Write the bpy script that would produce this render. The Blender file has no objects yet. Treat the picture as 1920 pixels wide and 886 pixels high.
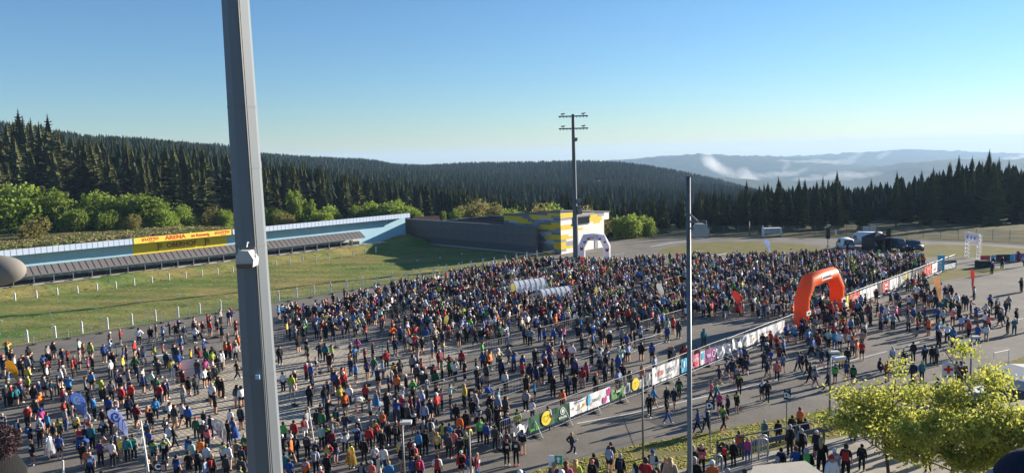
import bpy, bmesh, math, random
import numpy as np
from mathutils import Vector, Matrix, noise

random.seed(7)
RNG = np.random.default_rng(7)
S = bpy.context.scene
COL = S.collection
R2 = math.sqrt(2.0)

# ------------------------------------------------------------------ camera
CAM_Z = 19.0
FPX = 1450.0
PITCH = math.radians(6.0)
ROLL = 0.029
_f = Vector((0, math.cos(PITCH), -math.sin(PITCH)))
_r0 = Vector((1, 0, 0))
_u0 = Vector((0, math.sin(PITCH), math.cos(PITCH)))
CR = _r0 * math.cos(ROLL) - _u0 * math.sin(ROLL)
CU = _r0 * math.sin(ROLL) + _u0 * math.cos(ROLL)
CAMP = Vector((0, 0, CAM_Z))
cam = bpy.data.cameras.new('camera')
cam.sensor_width = 36.0
cam.lens = FPX / 1920.0 * 36.0
cam.clip_start = 0.2
cam.clip_end = 30000
camo = bpy.data.objects.new('camera', cam)
COL.objects.link(camo)
m = Matrix((CR, CU, -_f)).transposed().to_4x4()
m.translation = CAMP
camo.matrix_world = m
S.camera = camo

# ------------------------------------------------------------------ light
SUN_EL = math.radians(15.2)
SUN_AZ = math.radians(61.5)          # clockwise from +Y
TO_SUN = Vector((math.sin(SUN_AZ) * math.cos(SUN_EL), math.cos(SUN_AZ) * math.cos(SUN_EL), math.sin(SUN_EL)))
w = bpy.data.worlds.new('World')
S.world = w
w.use_nodes = True
nt = w.node_tree
for n in list(nt.nodes):
    nt.nodes.remove(n)
sky = nt.nodes.new('ShaderNodeTexSky')
sky.sky_type = 'NISHITA'
sky.sun_disc = False
sky.sun_elevation = SUN_EL
sky.sun_rotation = SUN_AZ
sky.altitude = 800
sky.air_density = 1.15
sky.dust_density = 0.0
sky.ozone_density = 5.6
bg = nt.nodes.new('ShaderNodeBackground')
bg.inputs['Strength'].default_value = 0.062
wo = nt.nodes.new('ShaderNodeOutputWorld')
nt.links.new(sky.outputs[0], bg.inputs[0])
nt.links.new(bg.outputs[0], wo.inputs[0])
sl = bpy.data.lights.new('sun', 'SUN')
sl.energy = 5.0
sl.angle = math.radians(0.5)
sl.color = (1.0, 0.90, 0.76)
so = bpy.data.objects.new('sun', sl)
COL.objects.link(so)
so.rotation_euler = (-TO_SUN).to_track_quat('-Z', 'Y').to_euler()
so.location = (60, 40, 80)
S.view_settings.view_transform = 'Standard'
S.view_settings.look = 'None'
S.view_settings.exposure = 1.36
S.view_settings.gamma = 1.0
try:
    S.cycles.max_bounces = 6
    S.cycles.diffuse_bounces = 3
    S.cycles.glossy_bounces = 2
    S.cycles.transparent_max_bounces = 12
    S.cycles.volume_bounces = 0
    S.cycles.use_denoising = True
except Exception:
    pass

# ------------------------------------------------------------------ geometry helpers
def ray(px, py):
    return _f + CR * ((px - 960.0) / FPX) + CU * ((443.0 - py) / FPX)

def at_z(px, py, z=0.0):
    d = ray(px, py)
    t = (z - CAM_Z) / d.z
    return CAMP + d * t

def at_d(px, py, D):
    d = ray(px, py)
    return CAMP + d * (D / d.y)

def hz(px):
    return 443 - FPX * math.tan(PITCH) - ROLL * (px - 960.0)

def AB(a, b, z=0.0):
    return Vector(((a - b) / R2, (a + b) / R2, z))

def to_ab(p):
    return (p.x + p.y) / R2, (p.y - p.x) / R2

def on_b(px, b):
    """point of the ground line b=const seen at picture column px (near the horizon row)"""
    k = ray(px, 500)
    k = k.x / k.y
    y = b * R2 / (1 - k)
    return (k * y + y) / R2

def sstep(e0, e1, x):
    t = np.clip((x - e0) / (e1 - e0), 0, 1)
    return t * t * (3 - 2 * t)

class MB:
    def __init__(s):
        s.v, s.f, s.m = [], [], []

    def add(s, vs, fs, mi=0):
        o = len(s.v)
        s.v.extend([tuple(v) for v in vs])
        for f in fs:
            s.f.append(tuple(i + o for i in f))
            s.m.append(mi)

    def box(s, c, d, mi=0, rz=0.0, M=None):
        x, y, z = d[0] / 2, d[1] / 2, d[2] / 2
        vs = [Vector((sx * x, sy * y, sz * z)) for sz in (-1, 1) for sy in (-1, 1) for sx in (-1, 1)]
        if rz:
            R = Matrix.Rotation(rz, 3, 'Z')
            vs = [R @ v for v in vs]
        if M is not None:
            vs = [M @ v for v in vs]
        vs = [v + Vector(c) for v in vs]
        s.add(vs, [(0, 2, 3, 1), (4, 5, 7, 6), (0, 1, 5, 4), (2, 6, 7, 3), (0, 4, 6, 2), (1, 3, 7, 5)], mi)

    def tube(s, pts, rs, n=8, mi=0, cap=True, phase=0.0, ref=None):
        pts = [Vector(p) for p in pts]
        if not hasattr(rs, '__len__'):
            rs = [rs] * len(pts)
        rings = []
        for i, p in enumerate(pts):
            if i == 0:
                t = pts[1] - p
            elif i == len(pts) - 1:
                t = p - pts[i - 1]
            else:
                t = (pts[i + 1] - pts[i - 1])
            t.normalize()
            up = Vector(ref) if ref else (Vector((0, 0, 1)) if abs(t.z) < 0.9 else Vector((1, 0, 0)))
            e1 = t.cross(up).normalized()
            e2 = t.cross(e1).normalized()
            rings.append([p + (e1 * math.cos(phase + 2 * math.pi * k / n) + e2 * math.sin(phase + 2 * math.pi * k / n)) * rs[i] for k in range(n)])
        vs = [v for r in rings for v in r]
        fs = []
        for i in range(len(pts) - 1):
            for k in range(n):
                a, b = i * n + k, i * n + (k + 1) % n
                fs.append((a, a + n, b + n, b))
        if cap:
            fs.append(tuple(range(n)))
            fs.append(tuple(reversed(range((len(pts) - 1) * n, len(pts) * n))))
        s.add(vs, fs, mi)

    def prism(s, poly, p0, ax, ay, az, depth, mi=0):
        """polygon (list of 2-D points) in the plane p0 + x*ax + y*ay, pushed depth along az"""
        p0, ax, ay, az = Vector(p0), Vector(ax), Vector(ay), Vector(az)
        n = len(poly)
        A = [p0 + ax * x + ay * y for x, y in poly]
        B = [p + az * depth for p in A]
        fs = [tuple(range(n)), tuple(reversed(range(n, 2 * n)))]
        for i in range(n):
            j = (i + 1) % n
            fs.append((i, i + n, j + n, j))
        s.add(A + B, fs, mi)

    def lathe(s, prof, n=16, mi=0, c=(0, 0, 0)):
        vs = []
        for r, z in prof:
            for k in range(n):
                an = 2 * math.pi * k / n
                vs.append((c[0] + r * math.cos(an), c[1] + r * math.sin(an), c[2] + z))
        fs = []
        for i in range(len(prof) - 1):
            for k in range(n):
                a, b = i * n + k, i * n + (k + 1) % n
                fs.append((a, b, b + n, a + n))
        s.add(vs, fs, mi)

    def mesh(s, name, mats, smooth=False):
        me = bpy.data.meshes.new(name)
        me.from_pydata(s.v, [], s.f)
        if not isinstance(mats, (list, tuple)):
            mats = [mats]
        for mt in mats:
            me.materials.append(mt)
        if len(mats) > 1:
            me.polygons.foreach_set('material_index', s.m)
        if smooth:
            me.polygons.foreach_set('use_smooth', [True] * len(me.polygons))
        me.validate()
        me.update()
        return me

    def build(s, name, mats, parent=None, smooth=False, loc=None, rz=0.0):
        return link(name, s.mesh(name, mats, smooth), parent, loc, rz)

def link(name, data, parent=None, loc=None, rz=0.0):
    o = bpy.data.objects.new(name, data)
    COL.objects.link(o)
    if parent is not None:
        o.parent = parent
    if loc is not None:
        o.location = loc
    if rz:
        o.rotation_euler = (0, 0, rz)
    return o

def tag(o, label=None, cat=None, group=None, kind=None):
    if label:
        o['label'] = label
    if cat:
        o['category'] = cat
    if group:
        o['group'] = group
    if kind:
        o['kind'] = kind
    return o

def thing(name, label, cat, loc=(0, 0, 0), rz=0.0, group=None):
    return tag(link(name, None, None, loc, rz), label, cat, group)

def struct(o):
    o['kind'] = 'structure'
    return o

def stuff(o):
    o['kind'] = 'stuff'
    return o

def copy_thing(root, kids, loc, rz, label=None, scale=None):
    r = root.copy()
    COL.objects.link(r)
    r.location = loc
    r.rotation_euler = (0, 0, rz)
    if scale is not None:
        r.scale = scale
    if label:
        r['label'] = label
    for k, subs in kids:
        c = k.copy()
        COL.objects.link(c)
        c.parent = r
        for g in subs:
            d = g.copy()
            COL.objects.link(d)
            d.parent = c
    return r

def np_mesh(name, V, F, mats, mi=None, tint=None, smooth=False):
    """V (n,3), F (m,3) or (m,4)"""
    V = np.asarray(V, np.float32)
    F = np.asarray(F, np.int32)
    me = bpy.data.meshes.new(name)
    k = F.shape[1]
    me.vertices.add(len(V))
    me.vertices.foreach_set('co', V.ravel())
    me.loops.add(F.size)
    me.loops.foreach_set('vertex_index', F.ravel())
    me.polygons.add(len(F))
    me.polygons.foreach_set('loop_start', np.arange(0, F.size, k, dtype=np.int32))
    try:
        me.polygons.foreach_set('loop_total', np.full(len(F), k, np.int32))
    except Exception:
        pass
    if not isinstance(mats, (list, tuple)):
        mats = [mats]
    for mt in mats:
        me.materials.append(mt)
    if mi is not None:
        me.polygons.foreach_set('material_index', np.asarray(mi, np.int32))
    if tint is not None:
        at = me.attributes.new('tint', 'FLOAT_VECTOR', 'FACE')
        at.data.foreach_set('vector', np.asarray(tint, np.float32).ravel())
    me.polygons.foreach_set('use_smooth', np.full(len(F), bool(smooth)))
    me.update(calc_edges=True)
    return me

# ------------------------------------------------------------------ materials
_MC = {}
def mat(name, col, rough=0.8, var=0.0, scale=4.0, bump=0.0, bscale=30.0, metal=0.0, spec=0.3, col2=None, alpha=1.0, trans=0.0, objvar=0.0, detail=4.0, stretch=None, wear=None):
    if name in _MC:
        return _MC[name]
    mt = bpy.data.materials.new(name)
    mt.use_nodes = True
    t = mt.node_tree
    b = t.nodes['Principled BSDF']
    b.inputs['Roughness'].default_value = rough
    b.inputs['Metallic'].default_value = metal
    b.inputs['Specular IOR Level'].default_value = spec
    b.inputs['Alpha'].default_value = alpha
    b.inputs['Transmission Weight'].default_value = trans
    c = (*col, 1.0)
    b.inputs['Base Color'].default_value = c
    L = t.links.new
    tc = t.nodes.new('ShaderNodeTexCoord')
    src = tc.outputs['Object']
    if stretch:
        mp = t.nodes.new('ShaderNodeMapping')
        mp.inputs['Scale'].default_value = stretch
        L(src, mp.inputs[0])
        src = mp.outputs[0]
    out = None
    if var > 0 or col2 is not None:
        nz = t.nodes.new('ShaderNodeTexNoise')
        nz.inputs['Scale'].default_value = scale
        nz.inputs['Detail'].default_value = detail
        nz.inputs['Roughness'].default_value = 0.65
        L(src, nz.inputs['Vector'])
        mr = t.nodes.new('ShaderNodeMapRange')
        mr.inputs[1].default_value = 0.32
        mr.inputs[2].default_value = 0.68
        L(nz.outputs[0], mr.inputs[0])
        mx = t.nodes.new('ShaderNodeMix')
        mx.data_type = 'RGBA'
        c2 = col2 if col2 is not None else tuple(min(1, x * (1 + var)) for x in col)
        c1 = col if col2 is not None else tuple(x * (1 - var) for x in col)
        mx.inputs[6].default_value = (*c1, 1)
        mx.inputs[7].default_value = (*c2, 1)
        L(mr.outputs[0], mx.inputs[0])
        out = mx.outputs[2]
    if objvar > 0:
        oi = t.nodes.new('ShaderNodeObjectInfo')
        mr2 = t.nodes.new('ShaderNodeMapRange')
        mr2.inputs[3].default_value = 1 - objvar
        mr2.inputs[4].default_value = 1 + objvar
        L(oi.outputs['Random'], mr2.inputs[0])
        hs = t.nodes.new('ShaderNodeHueSaturation')
        if out is not None:
            L(out, hs.inputs['Color'])
        else:
            hs.inputs['Color'].default_value = c
        L(mr2.outputs[0], hs.inputs['Value'])
        out = hs.outputs[0]
    if out is not None:
        L(out, b.inputs['Base Color'])
    if bump > 0:
        nb = t.nodes.new('ShaderNodeTexNoise')
        nb.inputs['Scale'].default_value = bscale
        nb.inputs['Detail'].default_value = 3
        L(src, nb.inputs['Vector'])
        bp = t.nodes.new('ShaderNodeBump')
        bp.inputs['Strength'].default_value = bump
        bp.inputs['Distance'].default_value = 0.05
        L(nb.outputs[0], bp.inputs['Height'])
        L(bp.outputs[0], b.inputs['Normal'])
    _MC[name] = mt
    return mt

def leaf_mat(name, col, col2, scale=0.6, transl=0.35, objvar=0.12):
    mt = mat(name, col, 0.6, scale=scale, col2=col2, objvar=objvar, spec=0.25)
    t = mt.node_tree
    b = t.nodes['Principled BSDF']
    tr = t.nodes.new('ShaderNodeBsdfTranslucent')
    mixs = t.nodes.new('ShaderNodeMixShader')
    mixs.inputs[0].default_value = transl
    src = b.inputs['Base Color'].links[0].from_socket
    hs = t.nodes.new('ShaderNodeHueSaturation')
    hs.inputs['Value'].default_value = 1.5
    hs.inputs['Hue'].default_value = 0.485
    t.links.new(src, hs.inputs['Color'])
    t.links.new(hs.outputs[0], tr.inputs[0])
    o = t.nodes['Material Output']
    t.links.new(b.outputs[0], mixs.inputs[1])
    t.links.new(tr.outputs[0], mixs.inputs[2])
    t.links.new(mixs.outputs[0], o.inputs['Surface'])
    return mt

GALV = mat('galvanised steel', (0.165, 0.185, 0.205), 0.5, var=0.07, scale=1.2, metal=0.2, stretch=(3, 3, .25))
GALVD = mat('dull steel', (0.17, 0.18, 0.185), 0.5, var=0.15, scale=6, metal=0.4)
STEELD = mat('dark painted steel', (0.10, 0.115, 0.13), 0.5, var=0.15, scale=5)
BLACK = mat('black plastic', (0.018, 0.018, 0.02), 0.5)
WHITEP = mat('white paint', (0.78, 0.78, 0.77), 0.5, var=0.05, scale=3)
RUBBER = mat('rubber foot', (0.03, 0.03, 0.032), 0.85, var=0.3, scale=8)
GLASSD = mat('dark glass', (0.02, 0.025, 0.03), 0.08, spec=0.6)
# ------------------------------------------------------------------ terrain: one sheet out to the far hills
XK = np.array([-250, 0, 170, 300, 430, 560, 700, 800, 870, 1000, 1100, 1200, 1240, 1310, 1400, 1500, 1600, 1700, 1800, 1920, 2150.])
HZK = 443 - FPX * math.tan(PITCH) - ROLL * (XK - 960)
AZK = np.array([math.atan2(ray(x, 300).x, ray(x, 300).y) for x in XK])
def zrow(D, ys):
    return CAM_Z + (HZK - np.array(ys, float)) / FPX * D
DK = [0, 168, 240, 350, 700, 1300, 2200, 2900, 4000, 5500, 8000, 9500]
ZK = [
    np.zeros(21), np.zeros(21),
    np.array([8, 8, 7, 5, 3, -1, -4, -6, -7, -8, -8, -6, -4, -3, -3, -3, -3, -3, -3, -3, -3.]),
    np.array([13, 12, 10, 5, 0, -5, -9, -12, -14, -20, -24, -26, -26, -26, -24, -22, -20, -19, -18, -18, -18.]),
    zrow(700, [245, 270, 296, 302, 314, 345, 362, 368, 370, 374, 378, 384, 388, 394, 400, 402, 402, 402, 402, 402, 402]),
    zrow(1300, [285, 285, 286, 286, 296, 309, 315, 326, 322, 320, 317, 320, 330, 348, 368, 384, 390, 392, 392, 392, 392]),
    zrow(2200, [330] * 10 + [352, 366, 368, 372, 380, 384, 384, 384, 380, 376, 376]),
    zrow(2900, [330] * 10 + [346, 340, 336, 333, 338, 352, 358, 352, 340, 334, 334]),
    zrow(4000, [325] * 10 + [330, 332, 332, 334, 340, 334, 322, 307, 299, 300, 302]),
    zrow(5500, [320] * 9 + [312, 305, 298, 294, 290, 294, 298, 308, 314, 316, 318, 320]),
    zrow(8000, [322] * 9 + [318, 314, 308, 304, 300, 297, 294, 287, 281, 284, 289, 292]),
    np.full(21, -420.0)]
ZK = np.array(ZK)
DK = np.array(DK, float)

def terrain_z(x, y):
    x = np.asarray(x, float)
    y = np.asarray(y, float)
    D = np.hypot(x, y)
    az = np.arctan2(x, y)
    fold = np.where(np.abs(az) > 1.4, np.sign(az) * 1.4, az)
    yd = D * np.cos(np.clip(fold, -0.85, 0.85))
    cols = np.empty((len(DK),) + D.shape)
    for i in range(len(DK)):
        cols[i] = np.interp(fold, AZK, ZK[i])
    k = np.clip(np.searchsorted(DK, yd, side='right') - 1, 0, len(DK) - 2)
    t = np.clip((yd - DK[k]) / (DK[k + 1] - DK[k]), 0, 1)
    t = np.where(DK[k] > 300, t * t * (3 - 2 * t), t)
    z0 = np.take_along_axis(cols, k[None], 0)[0]
    z1 = np.take_along_axis(cols, (k + 1)[None], 0)[0]
    z = z0 + (z1 - z0) * t
    a = (x + y) / R2
    b = (y - x) / R2
    bank = sstep(144, 160, b) * 4.6 * (1 - sstep(60, 112, a)) + sstep(144, 165, b) * 0.8
    front = 1 - sstep(215, 260, yd)
    z = np.where(b > 143, np.maximum(z * sstep(168, 215, yd), bank * front + z * (1 - front)), z)
    # keep everything this side of the range wall and the back fence dead flat
    z = np.where((b < 143) & (yd < 172), 0.0, z)
    z = np.where((b > 96.5) & (b < 143.5) & (a < 106.5) & (a > -70), -0.35, z)
    return z

def tz(x, y):
    return float(terrain_z(np.array([x]), np.array([y]))[0])

def build_terrain():
    rings = list(np.arange(4, 60, 7)) + list(np.arange(60, 260, 2.5)) + list(np.arange(260, 480, 8)) + list(np.arange(480, 1600, 22)) + list(np.arange(1600, 9700, 75))
    fine = np.radians(np.arange(-48, 48.01, 0.4))
    coarse = np.radians(np.concatenate([np.arange(-180, -48, 4.0), np.arange(52, 180, 4.0)]))
    azs = np.sort(np.concatenate([fine, coarse]))
    A, D = np.meshgrid(azs, np.array(rings))
    Y = D * np.cos(A)
    X = D * np.sin(A)
    Z = terrain_z(X, Y)
    rr = np.random.default_rng(3)
    rough = np.where(D > 2600, (D / 5500.0) * rr.normal(0, 5.0, D.shape), 0)
    Z = Z + rough
    na, nr = len(azs), len(rings)
    V = np.stack([X, Y, Z], -1).reshape(-1, 3)
    V = np.concatenate([V, [[0, 0, 0.0]]])
    idx = np.arange(na * nr).reshape(nr, na)
    a = idx[:-1, :]
    b = np.roll(idx, -1, 1)[:-1, :]
    c = np.roll(idx, -1, 1)[1:, :]
    d = idx[1:, :]
    F = np.stack([a, d, c, b], -1).reshape(-1, 4)
    cen = np.full(na, na * nr)
    F0 = np.stack([cen, idx[0], np.roll(idx[0], -1), np.roll(idx[0], -1)], -1)
    me = bpy.data.meshes.new('terrain')
    faces = F.tolist() + [tuple(f[:3]) for f in F0.tolist()]
    me.from_pydata(V.tolist(), [], faces)
    # material: dry grass near, spruce forest green further out, one clear-felled patch
    mt = bpy.data.materials.new('terrain')
    mt.use_nodes = True
    t = mt.node_tree
    L = t.links.new
    bs = t.nodes['Principled BSDF']
    bs.inputs['Roughness'].default_value = 0.95
    bs.inputs['Specular IOR Level'].default_value = 0.1
    ge = t.nodes.new('ShaderNodeNewGeometry')
    n1 = t.nodes.new('ShaderNodeTexNoise')
    n1.inputs['Scale'].default_value = 0.25
    n1.inputs['Detail'].default_value = 6
    L(ge.outputs['Position'], n1.inputs['Vector'])
    r1 = t.nodes.new('ShaderNodeValToRGB')
    r1.color_ramp.elements[0].position = 0.35
    r1.color_ramp.elements[0].color = (0.055, 0.07, 0.022, 1)
    r1.color_ramp.elements[1].position = 0.68
    r1.color_ramp.elements[1].color = (0.17, 0.13, 0.06, 1)
    L(n1.outputs[0], r1.inputs[0])
    n2 = t.nodes.new('ShaderNodeTexNoise')
    n2.inputs['Scale'].default_value = 0.012
    n2.inputs['Detail'].default_value = 10
    n2.inputs['Roughness'].default_value = 0.75
    L(ge.outputs['Position'], n2.inputs['Vector'])
    r2 = t.nodes.new('ShaderNodeValToRGB')
    r2.color_ramp.elements[0].position = 0.4
    r2.color_ramp.elements[0].color = (0.020, 0.034, 0.018, 1)
    r2.color_ramp.elements[1].position = 0.66
    r2.color_ramp.elements[1].color = (0.045, 0.065, 0.030, 1)
    L(n2.outputs[0], r2.inputs[0])
    ln = t.nodes.new('ShaderNodeVectorMath')
    ln.operation = 'LENGTH'
    L(ge.outputs['Position'], ln.inputs[0])
    mr = t.nodes.new('ShaderNodeMapRange')
    mr.inputs[1].default_value = 205
    mr.inputs[2].default_value = 250
    L(ln.outputs['Value'], mr.inputs[0])
    mx = t.nodes.new('ShaderNodeMix')
    mx.data_type = 'RGBA'
    L(mr.outputs[0], mx.inputs[0])
    L(r1.outputs[0], mx.inputs[6])
    L(r2.outputs[0], mx.inputs[7])
    # clear-felled patch on the hillside
    pc = CLEARING
    sb = t.nodes.new('ShaderNodeVectorMath')
    sb.operation = 'SUBTRACT'
    L(ge.outputs['Position'], sb.inputs[0])
    sb.inputs[1].default_value = pc
    sc = t.nodes.new('ShaderNodeVectorMath')
    sc.operation = 'MULTIPLY'
    sc.inputs[1].default_value = (1 / 42.0, 1 / 95.0, 0)
    L(sb.outputs[0], sc.inputs[0])
    l2 = t.nodes.new('ShaderNodeVectorMath')
    l2.operation = 'LENGTH'
    L(sc.outputs[0], l2.inputs[0])
    ad = t.nodes.new('ShaderNodeMath')
    ad.operation = 'ADD'
    L(l2.outputs['Value'], ad.inputs[0])
    L(n2.outputs[0], ad.inputs[1])
    m2 = t.nodes.new('ShaderNodeMapRange')
    m2.inputs[1].default_value = 1.35
    m2.inputs[2].default_value = 1.55
    m2.inputs[3].default_value = 1
    m2.inputs[4].default_value = 0
    L(ad.outputs[0], m2.inputs[0])
    mx2 = t.nodes.new('ShaderNodeMix')
    mx2.data_type = 'RGBA'
    L(m2.outputs[0], mx2.inputs[0])
    L(mx.outputs[2], mx2.inputs[6])
    mx2.inputs[7].default_value = (0.26, 0.20, 0.14, 1)
    L(mx2.outputs[2], bs.inputs['Base Color'])
    me.materials.append(mt)
    me.polygons.foreach_set('use_smooth', [True] * len(me.polygons))
    struct(link('terrain', me))

_p = ray(962, 352)
CLEARING = (950 * _p.x / _p.y, 950.0, 0.0)
build_terrain()

# ------------------------------------------------------------------ flat sheets
def sheet(name, pts, z, mt, kind='structure'):
    bm = bmesh.new()
    vs = [bm.verts.new((p.x, p.y, z)) for p in pts]
    bm.faces.new(vs)
    bmesh.ops.triangulate(bm, faces=bm.faces[:])
    bmesh.ops.recalc_face_normals(bm, faces=bm.faces[:])
    me = bpy.data.meshes.new(name)
    bm.to_mesh(me)
    bm.free()
    if me.polygons and me.polygons[0].normal.z < 0:
        me.flip_normals()
    me.materials.append(mt)
    o = link(name, me)
    o['kind'] = kind
    return o

def asphalt_mat():
    mt = mat('asphalt', (0.135, 0.122, 0.102), 0.8, scale=0.22, col2=(0.225, 0.20, 0.166), bump=0.25, bscale=60, spec=0.25, detail=8)
    t = mt.node_tree
    L = t.links.new
    b = t.nodes['Principled BSDF']
    src = b.inputs['Base Color'].links[0].from_socket
    tc = t.nodes.new('ShaderNodeTexCoord')
    v = t.nodes.new('ShaderNodeTexNoise')
    v.inputs['Scale'].default_value = 9
    v.inputs['Detail'].default_value = 6
    L(tc.outputs['Object'], v.inputs['Vector'])
    mr = t.nodes.new('ShaderNodeMapRange')
    mr.inputs[1].default_value = 0.3
    mr.inputs[2].default_value = 0.7
    mr.inputs[3].default_value = 0.82
    mr.inputs[4].default_value = 1.18
    L(v.outputs[0], mr.inputs[0])
    hs = t.nodes.new('ShaderNodeHueSaturation')
    L(src, hs.inputs['Color'])
    L(mr.outputs[0], hs.inputs['Value'])
    L(hs.outputs[0], b.inputs['Base Color'])
    return mt
ASPH = asphalt_mat()

def paver_mat():
    mt = bpy.data.materials.new('block paving')
    mt.use_nodes = True
    t = mt.node_tree
    L = t.links.new
    b = t.nodes['Principled BSDF']
    b.inputs['Roughness'].default_value = 0.9
    b.inputs['Specular IOR Level'].default_value = 0.15
    tc = t.nodes.new('ShaderNodeTexCoord')
    mp = t.nodes.new('ShaderNodeMapping')
    mp.inputs['Rotation'].default_value = (0, 0, math.radians(45))
    L(tc.outputs['Object'], mp.inputs[0])
    br = t.nodes.new('ShaderNodeTexBrick')
    br.inputs['Color1'].default_value = (0.50, 0.44, 0.35, 1)
    br.inputs['Color2'].default_value = (0.43, 0.38, 0.30, 1)
    br.inputs['Mortar'].default_value = (0.26, 0.23, 0.175, 1)
    br.inputs['Scale'].default_value = 1.0
    br.inputs['Mortar Size'].default_value = 0.055
    br.inputs['Mortar Smooth'].default_value = 0.2
    br.inputs['Brick Width'].default_value = 0.72
    br.inputs['Row Height'].default_value = 0.36
    L(mp.outputs[0], br.inputs['Vector'])
    nz = t.nodes.new('ShaderNodeTexNoise')
    nz.inputs['Scale'].default_value = 0.35
    nz.inputs['Detail'].default_value = 8
    L(tc.outputs['Object'], nz.inputs['Vector'])
    mr = t.nodes.new('ShaderNodeMapRange')
    mr.inputs[1].default_value = 0.3
    mr.inputs[2].default_value = 0.7
    mr.inputs[3].default_value = 0.78
    mr.inputs[4].default_value = 1.12
    L(nz.outputs[0], mr.inputs[0])
    hs = t.nodes.new('ShaderNodeHueSaturation')
    L(br.outputs[0], hs.inputs['Color'])
    L(mr.outputs[0], hs.inputs['Value'])
    L(hs.outputs[0], b.inputs['Base Color'])
    bp = t.nodes.new('ShaderNodeBump')
    bp.inputs['Strength'].default_value = 0.6
    bp.inputs['Distance'].default_value = 0.02
    bp.invert = True
    L(br.outputs['Fac'], bp.inputs['Height'])
    L(bp.outputs[0], b.inputs['Normal'])
    return mt
PAVER = paver_mat()
GRASSDRY = mat('dry grass', (0.15, 0.16, 0.045), 0.95, scale=0.45, col2=(0.25, 0.20, 0.11), bump=0.7, bscale=5, spec=0.05, detail=9)

VERGE_PX = [(300, 1000), (700, 932), (850, 908), (990, 884), (1100, 856), (1200, 831), (1300, 812), (1430, 789), (1530, 770), (1640, 743), (1780, 712), (1920, 668), (2200, 596)]
VERGE = [at_z(x, y) for x, y in VERGE_PX]
a0 = -70
lot = [AB(a0, 96.3), AB(104, 96.3), AB(107.5, 96.3), AB(107.5, 96.1), at_z(1150, 450), at_z(1240, 446), at_z(1400, 444.5), at_z(1600, 446), at_z(1760, 450), at_z(1920, 458), at_z(2300, 474)] + list(reversed(VERGE)) + [AB(a0, 28)]
sheet('asphalt', lot, 0.004, ASPH)
# verge of rough grass between road and spectators' terrace
sheet('verge', VERGE + [Vector((62, 36, 0)), Vector((10, 24, 0)), Vector((-32, 24, 0))], 0.006, GRASSDRY)
pav = [at_z(*p) for p in [(165, 752), (240, 726), (410, 686), (620, 645), (800, 642), (885, 656), (818, 703), (750, 724), (700, 790), (640, 822), (520, 850), (330, 858), (245, 853), (205, 800)]]
sheet('block_paving', pav, 0.009, PAVER)
sheet('grass_island', [at_z(*p) for p in [(1230, 470), (1280, 458), (1340, 453.5), (1420, 453), (1500, 457), (1546, 464), (1556, 470), (1530, 474), (1240, 476)]], 0.009, GRASSDRY)
sheet('grass_island', [at_z(*p) for p in [(1668, 470), (1700, 462), (1760, 458), (1840, 460), (1920, 466), (2100, 476), (2150, 486), (1920, 483), (1830, 482), (1740, 482)]], 0.009, GRASSDRY)
sheet('grass_island', [at_z(*p) for p in [(1700, 536), (1745, 524), (1775, 505), (1850, 500), (1890, 503), (1870, 510), (1810, 519), (1770, 526), (1730, 538)]], 0.009, GRASSDRY)
LINE = mat('road paint', (0.62, 0.61, 0.58), 0.7, var=0.25, scale=6)
def stripe(pxs, wdt=0.14, z=0.013):
    P = [at_z(*p) for p in pxs]
    m_ = MB()
    for i in range(len(P) - 1):
        d = (P[i + 1] - P[i])
        d.z = 0
        n = Vector((-d.y, d.x, 0)).normalized() * wdt / 2
        q = [P[i] + n, P[i] - n, P[i + 1] - n, P[i + 1] + n]
        m_.add([(v.x, v.y, z) for v in q], [(0, 1, 2, 3)])
    struct(m_.build('road_marking', LINE))
stripe([(1082, 793), (1180, 775), (1290, 750), (1414, 722), (1530, 692), (1663, 658)], 0.13)
stripe([(1690, 652), (1780, 622)], 0.13)
stripe([(1850, 612), (1920, 596), (2050, 570)], 0.14)
stripe([(790, 842), (900, 826), (945, 815)], 0.2)
stripe([(1220, 462), (1260, 455), (1290, 452)], 0.4)

SEAM = mat('tar seam', (0.045, 0.042, 0.04), 0.6)
PATCH = mat('newer asphalt', (0.085, 0.08, 0.075), 0.8, var=.15, scale=2)
def seam(pxs, wdt, mt_, z):
    n0 = len(COL.objects)
    P = [at_z(*p) for p in pxs]
    m_ = MB()
    for i in range(len(P) - 1):
        d = (P[i + 1] - P[i])
        d.z = 0
        n = Vector((-d.y, d.x, 0)).normalized() * wdt / 2
        q = [P[i] + n, P[i] - n, P[i + 1] - n, P[i + 1] + n]
        m_.add([(v.x, v.y, z) for v in q], [(0, 1, 2, 3)])
    struct(m_.build('road_seam', mt_))
seam([(1020, 880), (1130, 842), (1260, 806), (1420, 764), (1600, 718), (1800, 655), (1930, 612)], .05, SEAM, .010)
seam([(1130, 800), (1300, 757), (1480, 708), (1640, 668)], .05, SEAM, .011)
seam([(560, 880), (800, 800), (1000, 738), (1180, 690)], .05, SEAM, .0105)
seam([(1190, 838), (1168, 782)], .05, SEAM, .0115)
seam([(1640, 735), (1560, 690)], .05, SEAM, .0112)
seam([(1230, 795), (1330, 768)], 1.6, PATCH, .0085)
seam([(1700, 585), (1790, 566)], 2.6, PATCH, .0087)
m_ = MB()
for q in ((1385, 770), (1250, 742), (1600, 700), (760, 858)):
    p = at_z(*q)
    m_.box((p.x, p.y, .01), (.5, .5, .012), 0, .7)
struct(m_.build('road_drain', mat('iron drain', (.05, .045, .04), .6)))

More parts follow.
